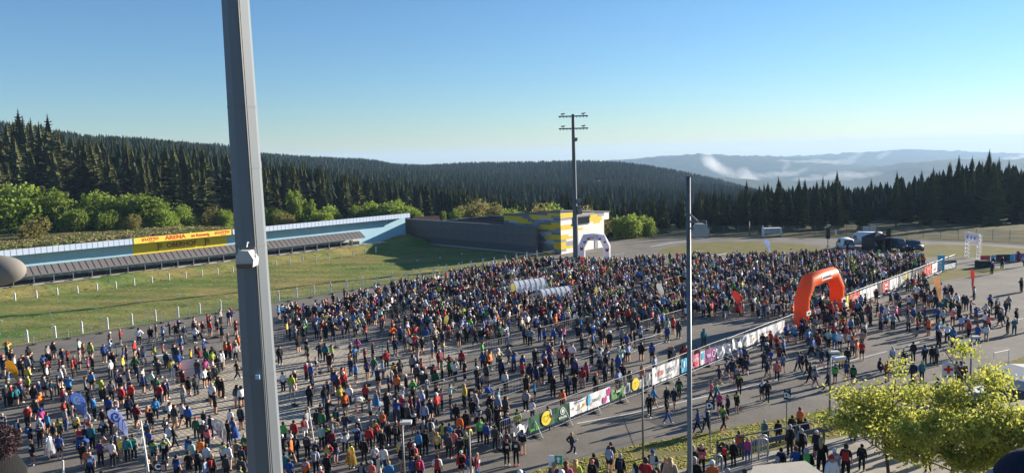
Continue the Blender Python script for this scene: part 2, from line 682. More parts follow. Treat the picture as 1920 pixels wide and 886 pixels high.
# grass field of the shooting range, with its low bank in front of the targets
def field_mat():
    mt = bpy.data.materials.new('range grass')
    mt.use_nodes = True
    t = mt.node_tree
    L = t.links.new
    b = t.nodes['Principled BSDF']
    b.inputs['Roughness'].default_value = 0.95
    b.inputs['Specular IOR Level'].default_value = 0.05
    ge = t.nodes.new('ShaderNodeTexCoord')
    def nz(scale, det, st=(1, 1, 1)):
        mp = t.nodes.new('ShaderNodeMapping')
        mp.inputs['Rotation'].default_value = (0, 0, math.radians(-45))
        mp.inputs['Scale'].default_value = st
        L(ge.outputs['Object'], mp.inputs[0])
        n = t.nodes.new('ShaderNodeTexNoise')
        n.inputs['Scale'].default_value = scale
        n.inputs['Detail'].default_value = det
        n.inputs['Roughness'].default_value = 0.7
        L(mp.outputs[0], n.inputs[0])
        return n
    big = nz(0.10, 4, (0.5, 1, 1))
    r = t.nodes.new('ShaderNodeValToRGB')
    e = r.color_ramp.elements
    e[0].position = 0.36
    e[0].color = (0.095, 0.165, 0.045, 1)
    e[1].position = 0.62
    e[1].color = (0.265, 0.22, 0.085, 1)
    x = r.color_ramp.elements.new(0.48)
    x.color = (0.165, 0.195, 0.06, 1)
    L(big.outputs[0], r.inputs[0])
    sm = nz(1.7, 9, (0.45, 1, 1))
    mr = t.nodes.new('ShaderNodeMapRange')
    mr.inputs[1].default_value = 0.3
    mr.inputs[2].default_value = 0.7
    mr.inputs[3].default_value = 0.72
    mr.inputs[4].default_value = 1.3
    L(sm.outputs[0], mr.inputs[0])
    hs = t.nodes.new('ShaderNodeHueSaturation')
    L(r.outputs[0], hs.inputs['Color'])
    L(mr.outputs[0], hs.inputs['Value'])
    L(hs.outputs[0], b.inputs['Base Color'])
    bp = t.nodes.new('ShaderNodeBump')
    bp.inputs['Strength'].default_value = 0.9
    bp.inputs['Distance'].default_value = 0.12
    L(sm.outputs[0], bp.inputs['Height'])
    L(bp.outputs[0], b.inputs['Normal'])
    return mt
FIELD = field_mat()
def field_z(a, b):
    berm = sstep(130.3, 134.3, b) * 1.3
    n = 0.10 * np.sin(a * 0.31 + np.sin(b * 0.21) * 2) * np.sin(b * 0.43) + 0.05 * np.sin(a * 1.1 + b * 0.7)
    edge = sstep(96.8, 99.5, b) * (1 - sstep(135.2, 136, b)) * (1 - sstep(102, 105, a))
    corner = sstep(128, 143, b) * sstep(93, 104, a) * 2.6
    return 0.02 + np.maximum(berm, corner) + n * edge
aa = np.arange(-70, 106.3, 0.8)
bb = np.concatenate([np.arange(96.4, 129.5, 0.8), np.arange(129.5, 137, 0.3), np.arange(137, 143.5, 1.0)])
GA, GB = np.meshgrid(aa, bb)
GZ = field_z(GA, GB)
V = np.stack([(GA - GB) / R2, (GA + GB) / R2, GZ], -1).reshape(-1, 3)
ix = np.arange(GA.size).reshape(GA.shape)
F = np.stack([ix[:-1, :-1], ix[:-1, 1:], ix[1:, 1:], ix[1:, :-1]], -1).reshape(-1, 4)
struct(link('grass_field', np_mesh('grass_field', V, F, FIELD, smooth=True)))

# blades and tufts standing out of the grass
def tufts(name, pts, zs, hgt, spread, mt, k=3):
    n = len(pts)
    rr = np.random.default_rng(len(pts))
    P = np.asarray(pts)
    out, fc = [], []
    for j in range(k):
        an = rr.uniform(0, 6.283, n)
        h = hgt * rr.uniform(0.5, 1.3, n)
        s = spread * rr.uniform(0.6, 1.3, n)
        dx, dy = np.cos(an) * s, np.sin(an) * s
        ox, oy = rr.normal(0, spread * 0.5, n), rr.normal(0, spread * 0.5, n)
        A = np.stack([P[:, 0] - dx + ox, P[:, 1] - dy + oy, zs], -1)
        B = np.stack([P[:, 0] + dx + ox, P[:, 1] + dy + oy, zs], -1)
        C = np.stack([P[:, 0] + dx * .6 + ox + rr.normal(0, .3, n) * s, P[:, 1] + dy * .6 + oy, zs + h], -1)
        base = len(out) * n
        out += [A, B, C]
        i = np.arange(n)
        fc.append(np.stack([base + i, base + n + i, base + 2 * n + i], -1))
    stuff(link(name, np_mesh(name, np.concatenate(out), np.concatenate(fc), mt)))
TUFT = leaf_mat('grass tufts', (0.15, 0.19, 0.05), (0.32, 0.27, 0.10), 0.3, 0.5, 0.0)
ga = RNG.uniform(-20, 104, 11000)
gb = RNG.uniform(98, 134.5, 11000)
tufts('grass', np.stack([(ga - gb) / R2, (ga + gb) / R2], -1), field_z(ga, gb) - 0.02, 0.06, 0.24, TUFT)
# tufts on the verge
vp = []
while len(vp) < 8000:
    px = RNG.uniform(880, 1930)
    py = RNG.uniform(660, 900)
    p = at_z(px, py)
    top = np.interp(px, [q[0] for q in VERGE_PX], [q[1] for q in VERGE_PX])
    if py > top + 2 and noise.noise(Vector((p.x * 0.5, p.y * 0.5, 0))) > RNG.uniform(-.5, .25):
        vp.append((p.x, p.y))
TUFT2 = leaf_mat('verge tufts', (0.20, 0.25, 0.05), (0.36, 0.31, 0.12), 0.5, 0.5, 0.0)
tufts('grass', vp, np.full(len(vp), 0.0), 0.055, 0.15, TUFT2, 4)

# spectators' terrace (6.2 m up) and the tribune the picture is taken from
TZ = 6.2
def terrace_edge(x):
    return 29.0 + 0.387 * (x - 3.8)
CONC = mat('concrete', (0.36, 0.34, 0.30), 0.9, var=0.15, scale=3, bump=0.15, bscale=25)
TPAVE = mat('terrace paving', (0.34, 0.30, 0.25), 0.9, var=0.2, scale=1.5, bump=0.1)
m_ = MB()
x0, x1 = -45, 45
m_.add([(x0, 4, TZ), (x1, 4, TZ), (x1, terrace_edge(x1), TZ), (x0, max(4.5, terrace_edge(x0)), TZ),
        (x0, 4, -.2), (x1, 4, -.2), (x1, terrace_edge(x1) + 3, -.2), (x0, max(4.5, terrace_edge(x0)) + 3, -.2)],
       [(0, 1, 2, 3), (3, 2, 6, 7), (0, 3, 7, 4), (1, 5, 6, 2), (0, 4, 5, 1)])
struct(m_.build('terrace', TPAVE))
m_ = MB()
m_.box((0, -1.5, 17.2), (30, 3.4, 0.3))
m_.box((0, 1.7, 16.15), (30, 2.8, 0.3))
struct(m_.build('tribune_floor', CONC))
# ------------------------------------------------------------------ lettering and logo helpers
UF = Matrix((Vector((1 / R2, 1 / R2, 0)), Vector((0, 0, 1)), Vector((1 / R2, -1 / R2, 0)))).transposed()   # x = along the range, y = up, z = towards the road

def lettering(txt, size, mt, parent, loc, rot=None, ext=0.004, sx=1.0, align='CENTER', shear=0.0, name='lettering', bold=0.0):
    cu = bpy.data.curves.new(name, 'FONT')
    cu.body = txt
    cu.size = size
    cu.extrude = ext
    cu.align_x = align
    cu.align_y = 'CENTER'
    cu.shear = shear
    cu.offset = bold
    cu.resolution_u = 3
    cu.materials.append(mt)
    tmp = bpy.data.objects.new(name, cu)
    COL.objects.link(tmp)
    me = bpy.data.meshes.new_from_object(tmp.evaluated_get(bpy.context.evaluated_depsgraph_get()))
    bpy.data.objects.remove(tmp)
    bpy.data.curves.remove(cu)
    if not me.materials:
        me.materials.append(mt)
    o = link(name, me, parent)
    R = (rot or Matrix.Rotation(math.pi / 2, 3, 'X')).to_4x4()
    o.matrix_local = Matrix.Translation(Vector(loc)) @ R @ Matrix.Diagonal((sx, 1, 1, 1))
    return o

def logo(name, poly, mt, parent, loc, rot=None, depth=0.006):
    m_ = MB()
    R = rot or Matrix.Rotation(math.pi / 2, 3, 'X')
    ax, ay, az = R.col[0], R.col[1], R.col[2]
    m_.prism(poly, Vector(loc), ax, ay, az, depth)
    return m_.build(name, mt, parent)

def disc(rx, ry, n=20):
    return [(rx * math.cos(2 * math.pi * k / n), ry * math.sin(2 * math.pi * k / n)) for k in range(n)]

def ringpoly(rx, ry, t, n=20):
    return [(rx * math.cos(2 * math.pi * k / n), ry * math.sin(2 * math.pi * k / n)) for k in range(n + 1)] + [((rx - t) * math.cos(2 * math.pi * k / n), (ry - t) * math.sin(2 * math.pi * k / n)) for k in range(n, -1, -1)]

def heart(r, t=None):
    pts = []
    for k in range(24):
        a = 2 * math.pi * k / 24
        pts.append((r * 16 * math.sin(a) ** 3 / 16, r * (13 * math.cos(a) - 5 * math.cos(2 * a) - 2 * math.cos(3 * a) - math.cos(4 * a)) / 16))
    return pts

# ------------------------------------------------------------------ target house of the shooting range
LBLUE = mat('pale blue wall', (0.36, 0.58, 0.68), 0.75, var=0.07, scale=0.6)
FASC = mat('ribbed fascia', (0.55, 0.63, 0.78), 0.45, var=0.06, scale=1.5)
YELL = mat('yellow board', (0.80, 0.58, 0.03), 0.55, var=0.04, scale=1)
YELLP = mat('bright yellow board', (0.85, 0.66, 0.10), 0.5, var=0.04, scale=1)
REDT = mat('red lettering', (0.72, 0.06, 0.03), 0.5)
MARO = mat('maroon lettering', (0.22, 0.03, 0.02), 0.6)
AWN = mat('awning sheet', (0.165, 0.148, 0.145), 0.7, var=0.18, scale=2.5, stretch=(1, 1, 4))
GRAVEL = mat('gravel', (0.42, 0.40, 0.37), 0.95, var=0.25, scale=9, bump=0.4, bscale=20)
DKBOX = mat('black target box', (0.012, 0.013, 0.016), 0.6)
PLYW = mat('pale board', (0.50, 0.52, 0.50), 0.7, var=0.12, scale=2)

HA0, HA1 = -4.0, 105.0
BW = 138.6                      # wall line of the house
th = thing('target_house', 'long low pale blue target house with ribbed fascia along the far side of the range', 'building', AB(0, BW), math.radians(45))
# local frame: x = a, y = -(b-BW) reversed -> local y points to +b
def hb(m_, a0_, a1_, b0, b1, z0, z1, mi=0):
    m_.box(((a0_ + a1_) / 2, (b0 + b1) / 2 - BW, (z0 + z1) / 2), (a1_ - a0_, b1 - b0, z1 - z0), mi)
AS0, AS1 = 47.0, 63.6
m_ = MB()
hb(m_, HA0, AS0, BW, BW + 0.3, 1.0, 6.1)
hb(m_, AS1, HA1, BW, BW + 0.3, 1.0, 6.1)
hb(m_, AS0, AS1, BW, BW + 0.3, 1.0, 3.75)
m_.build('wall', LBLUE, th)
m_ = MB()
hb(m_, AS0, AS1, BW - 0.003, BW + 0.297, 3.75, 6.1)
m_.build('sign_board', YELL, th)
m_ = MB()
hb(m_, HA0, HA1, BW - 1.72, BW + 3.4, 6.1, 6.25)
hb(m_, HA0, HA1, BW + 3.1, BW + 3.4, 1.0, 6.1)
m_.build('roof', GALVD, th)
# ribbed fascia, one sheet per rib bay
bay = 0.82
me = None
k = 0
xx = HA0
while xx < HA1 - 0.1:
    if not (AS0 - 0.4 < xx + bay / 2 < AS1 + 0.2):
        if me is None:
            m_ = MB()
            m_.box((0, 0, 0), (bay - 0.035, 0.06, 0.96))
            m_.box((bay / 2 - 0.03, -0.035, 0), (0.03, 0.02, 0.97))
            me = m_.mesh('fascia_panel', FASC)
        o = link('fascia_panel', me, th, (xx + bay / 2, -1.76, 6.40))
    xx += bay
m_ = MB()
hb(m_, AS0 - 0.35, AS1 + 0.15, BW - 1.86, BW - 1.76, 5.93, 6.93)
m_.build('fascia_board', YELLP, th)
m_ = MB()
hb(m_, HA0, HA1, BW - 1.7, BW - 1.64, 5.98, 6.1)
m_.build('backing', STEELD, th)
RX = Matrix.Rotation(math.pi / 2, 3, 'X')
fy = -1.87
def fas(txt, size, a, z, sx=1.0, mt=REDT, shear=0.0, bold=0.0):
    lettering(txt, size, mt, th, (a, fy, z), RX, 0.01, sx, 'CENTER', shear, bold=bold)
fas('ARENA', 0.95, 53.6, 6.46, 1.15, bold=0.03)
fas('am Rennsteig', 0.72, 58.0, 6.44, 0.85, bold=0.02)
for a in (49.3, 62.0):
    fas('LOTTO', 0.62, a + 0.3, 6.52, 1.1, bold=0.03)
    fas('Thüringen', 0.25, a + 0.3, 6.12, 1.0)
    logo('emblem', [(-.35, -.1), (-.1, -.02), (-.22, .3), (0, .1), (.2, .34), (.12, .02), (.34, -.1), (.08, -.12), (0, -.36), (-.08, -.14)], REDT, th, (a - 1.15, fy, 6.5), RX, 0.012)
lettering('OBERHOF', 1.15, MARO, th, (55.3, -0.02, 4.95), RX, 0.01, 1.02, bold=0.03)
for a in (51.2, 59.6):
    mm = MB()
    mm.box((a, -0.06, 4.9), (0.12, 0.1, 1.4))
    for q in range(3):
        mm.box((a + 0.45, -0.06, 5.3 - q * 0.25), (0.6, 0.1, 0.09))
    mm.build('sign_bracket', MARO, th)
# sloping awning above the target line, one sheet per bay
AW0, AW1 = 1.0, 92.0
m_ = MB()
m_.prism([(-3.05, 2.72), (-1.15, 3.83), (-1.15, 3.93), (-3.05, 2.82)], (0, 0, 0), (0, 1, 0), (0, 0, 1), (1, 0, 0), 0.93)
m_.prism([(-3.05, 2.82), (-1.15, 3.93), (-1.15, 3.99), (-3.05, 2.88)], (0.90, 0, 0), (0, 1, 0), (0, 0, 1), (1, 0, 0), 0.06, 1)
me = m_.mesh('awning_panel', [AWN, GALV])
xx = AW0
while xx < AW1:
    link('awning_panel', me, th, (xx, 0, 0))
    xx += 0.98
m_ = MB()
m_.box(((AW0 + AW1) / 2, -3.02, 2.74), (AW1 - AW0, 0.08, 0.14))
m_.box(((AW0 + AW1) / 2, -1.12, 3.9), (AW1 - AW0, 0.08, 0.2))
m_.build('awning_beam', GALV, th)
pm = MB()
pm.box((0, 0, 0), (0.11, 0.11, 1.5))
pme = pm.mesh('awning_post', GALV)
tm = MB()
tm.box((0, 0, 0), (2.2, 0.35, 0.75), 0)
tm.box((0, -0.2, -0.02), (0.9, 0.06, 0.26), 1)
tme = tm.mesh('target_box', [DKBOX, DKBOX])
lm = MB()
lm.box((0, 0, 0), (1.0, 0.05, 0.3), 0)
lm.box((0.0, -0.03, 0), (0.5, 0.03, 0.2), 1)
lme = lm.mesh('lane_plate', [PLYW, WHITEP])
bk = MB()
bk.box(((AW0 + AW1) / 2, -1.0, 2.3), (AW1 - AW0, 0.06, 0.8), 0)
bk.build('back_panel', PLYW, th)
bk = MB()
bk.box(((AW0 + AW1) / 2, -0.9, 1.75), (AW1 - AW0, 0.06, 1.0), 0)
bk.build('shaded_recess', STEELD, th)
cr = MB()
cr.box((0, 0, 0), (0.8, 0.25, 0.12))
cr.box((0.55, 0.1, 0.0), (0.3, 0.5, 0.2))
crm = cr.mesh('target_rail', DKBOX)
k = 0
xx = AW0 + 1.4
while xx < AW1 - 0.5:
    link('awning_post', pme, th, (xx - 1.375, -2.85, 2.05))
    link('target_box', tme, th, (xx, -1.6, 1.62))
    link('lane_plate', lme, th, (xx, -1.15, 2.25))
    link('target_rail', crm, th, (xx + 0.3, -3.5, 1.38))
    xx += 2.75
sheet('gravel_path', [AB(HA0, 134.4), AB(97, 134.4), AB(98, 138.55), AB(HA0, 138.55)], 1.335, GRAVEL)

# ------------------------------------------------------------------ dark side wall of the range
DW = mat('dark timber cladding', (0.15, 0.135, 0.13), 0.8, var=0.2, scale=1.2, stretch=(6, 6, 0.6))
DW2 = mat('darker timber cladding', (0.115, 0.102, 0.10), 0.8, var=0.2, scale=1.2, stretch=(6, 6, 0.6))
dwl = thing('range_wall', 'tall dark brown timber wall closing the end of the grass range', 'wall', AB(107.0, 100.5), math.radians(135))
# local x = +b, local y = -a
LEN = 44.0
m_ = MB()
m_.box((LEN / 2, -0.35, 2.6), (LEN, 0.4, 5.2))
m_.build('wall_core', DW2, dwl)
def wall_panels(z0, z1, off, mt, nm, dw):
    mm = MB()
    h = z1 - z0
    mm.box((0, 0, 0), (dw - 0.03, 0.08, h - 0.02))
    for q in range(4):
        mm.box((-dw / 2 + (q + 0.5) * dw / 4, 0.05, 0), (0.05, 0.03, h - 0.02))
    me_ = mm.mesh(nm, mt)
    n_ = int(LEN / dw)
    for q in range(n_):
        link(nm, me_, dwl, ((q + 0.5) * dw, off, (z0 + z1) / 2))
wall_panels(3.55, 5.15, -0.08, DW, 'wall_panel', 2.2)
wall_panels(1.55, 3.5, -0.02, DW, 'wall_panel', 2.2)
wall_panels(0.2, 1.5, 0.04, DW2, 'wall_panel', 2.2)
m_ = MB()
m_.box((LEN / 2, -0.3, 5.24), (LEN, 0.62, 0.1))
m_.build('coping', GALVD, dwl)
m_ = MB()
m_.box((LEN / 2, 0.4, 0.12), (LEN, 0.5, 0.24))
m_.build('plinth', CONC, dwl)

# low building with solar roof behind the wall
SOL = mat('solar panel', (0.03, 0.055, 0.14), 0.18, var=0.25, scale=2.5, spec=0.6)
lb = thing('solar_roof_building', 'low flat building with dark blue solar panels on the roof behind the dark wall', 'building', AB(108.2, 109), math.radians(45))
m_ = MB()
m_.box((8.5, 11, 2.45), (16, 22, 4.9))
m_.build('wall', CONC, lb)
m_ = MB()
m_.box((8.5, 11, 4.98), (16.4, 22.6, 0.16))
m_.build('roof', GALVD, lb)
mm = MB()
mm.box((0, 0, 0), (2.5, 1.5, 0.05), 0)
for s in (-1, 1):
    mm.box((s * 1.27, 0, 0), (0.05, 1.56, 0.07), 1)
    mm.box((0, s * 0.77, 0), (2.5, 0.05, 0.07), 1)
me = mm.mesh('solar_panel', [SOL, GALV])
for i in range(5):
    for j in range(13):
        o = link('solar_panel', me, lb, (2.2 + i * 3.0, 1.0 + j * 1.66, 5.24))
        o.rotation_euler = (0, math.radians(7), 0)

# small house with a brown roof behind
BR = mat('brown roof tiles', (0.085, 0.05, 0.045), 0.7, var=0.2, scale=5)
hp = at_d(799, 410, 186)
hs_ = thing('small_house', 'small house whose dark brown roof shows above the dark wall', 'house', (hp.x, hp.y, -1.0), math.radians(20))
m_ = MB()
m_.box((0, 0, 1.9), (5.6, 5, 3.8))
m_.build('wall', mat('render', (0.5, 0.47, 0.42), 0.8, var=0.1), hs_)
m_ = MB()
m_.prism([(-3.3, 3.7), (0, 5.75), (3.3, 3.7), (3.3, 3.85), (0, 5.95), (-3.3, 3.85)], (-3.2, 0, 0), (0, 1, 0), (0, 0, 1), (1, 0, 0), 6.4)
m_.build('roof', BR, hs_)
m_ = MB()
m_.prism([(-2.5, 3.8), (0, 5.55), (2.5, 3.8)], (-2.8, 0, 0), (0, 1, 0), (0, 0, 1), (1, 0, 0), 5.6)
m_.build('gable', mat('render', (0.5, 0.47, 0.42)), hs_)

# ------------------------------------------------------------------ range building with patchwork cladding
CG = mat('grey cladding', (0.19, 0.195, 0.205), 0.6, var=0.08)
CGD = mat('mid grey cladding', (0.27, 0.275, 0.285), 0.6, var=0.08)
CGL = mat('light grey cladding', (0.46, 0.46, 0.46), 0.6, var=0.06)
CY = mat('yellow cladding', (0.74, 0.50, 0.015), 0.55, var=0.05)
CW = mat('white cladding', (0.74, 0.73, 0.69), 0.6, var=0.05)
BA, BB = 109.6, 96.5            # corner nearest the road
rb = thing('range_building', 'flat roofed building clad in a grey, yellow and white patchwork', 'building', AB(BA, BB), math.radians(45))
LF, LR = 15.4, 13.2             # front (towards +b), right side (towards +a)
HT = 8.35
def roofz(a_, b_):
    return HT - 0.085 * b_ - 0.085 * a_
m_ = MB()
vs = []
for (x, y) in ((0.06, 0.06), (LR, 0.06), (LR, LF), (0.06, LF)):
    vs.append((x, y, 0))
for (x, y) in ((0.06, 0.06), (LR, 0.06), (LR, LF), (0.06, LF)):
    vs.append((x, y, roofz(x, y) - 0.12))
m_.add(vs, [(0, 1, 5, 4), (1, 2, 6, 5), (2, 3, 7, 6), (3, 0, 4, 7), (4, 5, 6, 7)])
m_.build('wall', CG, rb)
m_ = MB()
q = [(-0.12, -0.12), (LR + 1.8, -0.12), (LR + 1.8, LF + 0.1), (-0.12, LF + 0.1)]
m_.add([(x, y, roofz(x, y) - 0.115) for x, y in q] + [(x, y, roofz(x, y) + 0.06) for x, y in q], [(3, 2, 1, 0), (4, 5, 6, 7), (0, 1, 5, 4), (1, 2, 6, 5), (2, 3, 7, 6), (3, 0, 4, 7)])
m_.build('roof', GALVD, rb)
m_ = MB()
m_.add([(x, y, z) for x in (LR + 0.02, LR + 1.65) for y in (0.01, LF - 0.2) for z in (5.55, roofz(x, y) - 0.13)], [(0, 4, 5, 1), (4, 6, 7, 5), (6, 2, 3, 7), (0, 2, 6, 4), (0, 1, 3, 2)])
m_.build('upper_overhang', CW, rb)
FRONT_Y = [(951, 401, 985, 412), (975, 411, 994, 418), (997, 402, 1017, 410), (1024, 399, 1054, 406), (1006, 423, 1040, 431), (1036, 420, 1054, 426), (1021, 440, 1054, 447), (1040, 455, 1054, 467), (1014, 469, 1042, 475)]
FRONT_L = [(1016, 404, 1035, 414), (1010, 434, 1030, 442), (1025, 445, 1040, 455), (958, 411, 975, 417)]
SIDE_Y = [(1055, 399, 1074, 407), (1055, 421, 1074, 431), (1057, 440, 1075, 447), (1055, 455, 1068, 465), (1063, 460, 1076, 467), (1092, 404, 1126, 417), (1080, 422, 1088, 430)]
SIDE_G = [(1055, 407, 1074, 412), (1057, 425, 1066, 431), (1056, 446, 1068, 452), (1066, 452, 1075, 462), (1056, 462, 1064, 470), (1074, 396, 1140, 404)]
def inr(rs, x, y):
    return any(r[0] <= x <= r[2] and r[1] <= y <= r[3] for r in rs)
def proj(p):
    d = p - CAMP
    k = d.dot(_f)
    return 960 + FPX * d.dot(CR) / k, 443 - FPX * d.dot(CU) / k
NC = 18
ch = 8.2 / NC
PM = {}
def panel(nm, wd, mt, ax, loc):
    key = (round(wd, 2), mt.name, ax)
    if key not in PM:
        mm = MB()
        mm.box((0, 0, 0), (0.05, wd - 0.015, ch - 0.015) if ax == 'y' else (wd - 0.015, 0.05, ch - 0.015))
        PM[key] = mm.mesh('cladding_panel', mt)
    link('cladding_panel', PM[key], rb, loc)
rr = random.Random(5)
for c in range(NC):
    z = (c + 0.5) * ch
    y = 0.0
    while y < LF - 0.2:
        wd = min(rr.choice((1.4, 1.9, 2.4)), LF - y)
        if z + ch / 2 < roofz(0, y + wd) - 0.12:
            u, v = proj(AB(BA, BB + y + wd / 2, z))
            mt = CY if inr(FRONT_Y, u, v) else CGL if inr(FRONT_L, u, v) else rr.choice((CG, CG, CGD))
            panel('cladding_panel', wd, mt, 'y', (0.03, y + wd / 2, z))
        y += wd
    x = 0.0
    while x < LR - 0.05:
        wd = min(rr.choice((1.5, 2.2)), LR - x)
        if z + ch / 2 < roofz(x + wd, 0) - 0.12 and not (3.35 < x + wd / 2 < 8.6 and 5.2 < z < 6.75):
            u, v = proj(AB(BA + x + wd / 2, BB, z))
            mt = CY if inr(SIDE_Y, u, v) else CGD if inr(SIDE_G, u, v) else CW
            panel('cladding_panel', wd, mt, 'x', (x + wd / 2, 0.03, z))
        x += wd
wn = MB()
wn.box((6.0, 0.02, 5.98), (5.2, 0.12, 1.5))
wf = wn.build('window', STEELD, rb)
for q in range(4):
    mm = MB()
    mm.box((3.4 + 0.68 + q * 1.28, -0.05, 5.98), (1.16, 0.03, 1.3))
    mm.build('pane', GLASSD, wf)
m_ = MB()
m_.box((10.6, -0.02, 1.05), (1.0, 0.1, 2.1))
m_.build('door', CGD, rb)
# ------------------------------------------------------------------ trees
SPR = leaf_mat('spruce needles', (0.042, 0.052, 0.024), (0.108, 0.108, 0.047), 0.25, 0.10, 0.38)
FSPR = leaf_mat('distant spruce needles', (0.013, 0.023, 0.014), (0.034, 0.046, 0.026), 0.02, 0.03, 0.0)
for _m in (SPR, FSPR):
    _m.node_tree.nodes['Principled BSDF'].inputs['Specular IOR Level'].default_value = 0.0
    _m.node_tree.nodes['Principled BSDF'].inputs['Roughness'].default_value = 1.0
BARK = mat('bark', (0.075, 0.055, 0.04), 0.9, var=0.3, scale=4, stretch=(1, 1, 0.3))
DEC1 = leaf_mat('fresh leaves', (0.10, 0.17, 0.022), (0.24, 0.30, 0.05), 0.35, 0.4, 0.18)
DEC2 = leaf_mat('budding leaves', (0.14, 0.14, 0.035), (0.24, 0.21, 0.07), 0.35, 0.4, 0.15)
YLEAF = leaf_mat('young yellow-green leaves', (0.13, 0.19, 0.025), (0.44, 0.44, 0.10), 2.2, 0.5, 0.0)

def spruce_mesh(seed, H=1.0, rmax=0.17, whorls=30, nb=9, lo=0.06, lean=0.0):
    rmax *= 1.12
    """unit-height spruce; one mesh for the crown, one for the trunk"""
    r_ = np.random.default_rng(seed)
    V, F = [], []
    for i in range(whorls):
        f = i / (whorls - 1)
        z = lo + (0.985 - lo) * f ** 0.93
        R = rmax * (1 - z) ** 0.78 * r_.uniform(0.72, 1.15) + 0.006
        if z < 0.22:
            R *= 0.55 + 2.0 * z
        n = max(4, int(nb * (0.55 + 0.45 * (1 - z)))) + r_.integers(0, 2)
        a0_ = r_.uniform(0, 6.283)
        for k in range(n):
            if r_.random() < 0.07:
                continue
            an = a0_ + 6.283 * k / n + r_.normal(0, 0.22)
            L_ = R * r_.uniform(0.65, 1.18)
            up = 0.18 if z > 0.75 else -0.10 - 0.25 * (1 - z)
            dx, dy = math.cos(an), math.sin(an)
            px_, py_ = -dy, dx
            pts = []
            for t in (0.0, 0.35, 0.7, 1.0):
                zz = z + L_ * (up * t + 0.16 * t * t)
                pts.append((dx * L_ * t, dy * L_ * t, zz))
            wv = [0.16, 0.36, 0.30, 0.0]
            o = len(V)
            for (p, ww) in zip(pts, wv):
                V.append((p[0] + px_ * L_ * ww, p[1] + py_ * L_ * ww, p[2] - L_ * ww * 0.5))
                V.append((p[0] - px_ * L_ * ww, p[1] - py_ * L_ * ww, p[2] - L_ * ww * 0.5))
                V.append(p)
            for s in range(3):
                a = o + 3 * s
                F += [(a, a + 2, a + 3), (a + 2, a + 5, a + 3), (a + 2, a + 1, a + 5), (a + 1, a + 4, a + 5)]
            # hanging twigs that break the outline
            for t in (0.3, 0.5, 0.7, 0.88):
                for sgn in (-1, 1):
                    q = len(V)
                    bx, by = dx * L_ * t, dy * L_ * t
                    bz = z + L_ * (up * t + 0.16 * t * t)
                    ln = L_ * r_.uniform(0.22, 0.42) * (1.1 - 0.5 * t)
                    ex = bx + dx * ln * 0.55 + px_ * sgn * ln
                    ey = by + dy * ln * 0.55 + py_ * sgn * ln
                    ez = bz - ln * r_.uniform(0.15, 0.7)
                    V += [(bx - dx * ln * .22, by - dy * ln * .22, bz), (bx + dx * ln * .3, by + dy * ln * .3, bz - ln * .1), (ex, ey, ez)]
                    F.append((q, q + 1, q + 2))
    # inner body of short dense branches
    for i in range(9):
        z0_ = lo + (0.93 - lo) * i / 9
        z1_ = z0_ + 0.19
        R0 = rmax * (1 - z0_) ** 0.8 * 0.62
        n_ = 9
        q = len(V)
        for k in range(n_):
            an = 6.283 * (k + .5 * (i % 2)) / n_
            rr_ = R0 * (1.25 if k % 2 else .7) * r_.uniform(.85, 1.15)
            V.append((math.cos(an) * rr_, math.sin(an) * rr_, z0_ - .02 * r_.uniform(0, 1)))
        V.append((0, 0, min(z1_, 1.0)))
        F += [(q + k, q + (k + 1) % n_, q + n_) for k in range(n_)]
    q = len(V)
    V += [(0.006, 0, 0.97), (-0.004, 0.005, 0.97), (-0.004, -0.005, 0.97), (0, 0, 1.03)]
    F += [(q, q + 1, q + 3), (q + 1, q + 2, q + 3), (q + 2, q, q + 3)]
    crown = np_mesh('crown', V, F, SPR)
    mm = MB()
    mm.tube([(0, 0, -0.06), (0, 0, 0.4), (0, 0, 0.98)], [0.016, 0.011, 0.002], 6)
    trunk = mm.mesh('trunk', BARK)
    return crown, trunk

SPT = [spruce_mesh(11 + i, rmax=rm, whorls=wh, nb=nb, lo=lo) for i, (rm, wh, nb, lo) in enumerate([(0.165, 30, 9, 0.05), (0.19, 28, 9, 0.08), (0.145, 33, 9, 0.05), (0.175, 27, 10, 0.16), (0.21, 26, 10, 0.04), (0.155, 30, 8, 0.22)])]

def add_tree(kind, meshes, p, h, rz, label, cat, group, wid=1.0):
    c, t = meshes
    r = thing(kind, label, cat, p, rz, group)
    r.scale = (h * wid, h * wid, h)
    link('crown', c, r)
    link('trunk', t, r)
    return r

# silhouettes of the two near forest edges: picture column -> row of the tree tops
TOPL = ([-260, 0, 40, 100, 130, 170, 210, 290, 360, 430, 500, 540, 600, 660, 700, 780, 840, 900, 960, 1010, 1060], [196, 214, 218, 224, 246, 252, 258, 266, 272, 280, 300, 301, 306, 322, 328, 336, 345, 352, 362, 372, 380])
TOPR = ([1040, 1062, 1095, 1140, 1200, 1230, 1260, 1300, 1345, 1370, 1400, 1460, 1510, 1570, 1600, 1650, 1690, 1740, 1800, 1855, 1900, 1960, 2050, 2150], [362, 356, 352, 364, 360, 360, 372, 350, 345, 356, 341, 334, 330, 322, 340, 328, 316, 314, 296, 284, 296, 302, 300, 300])

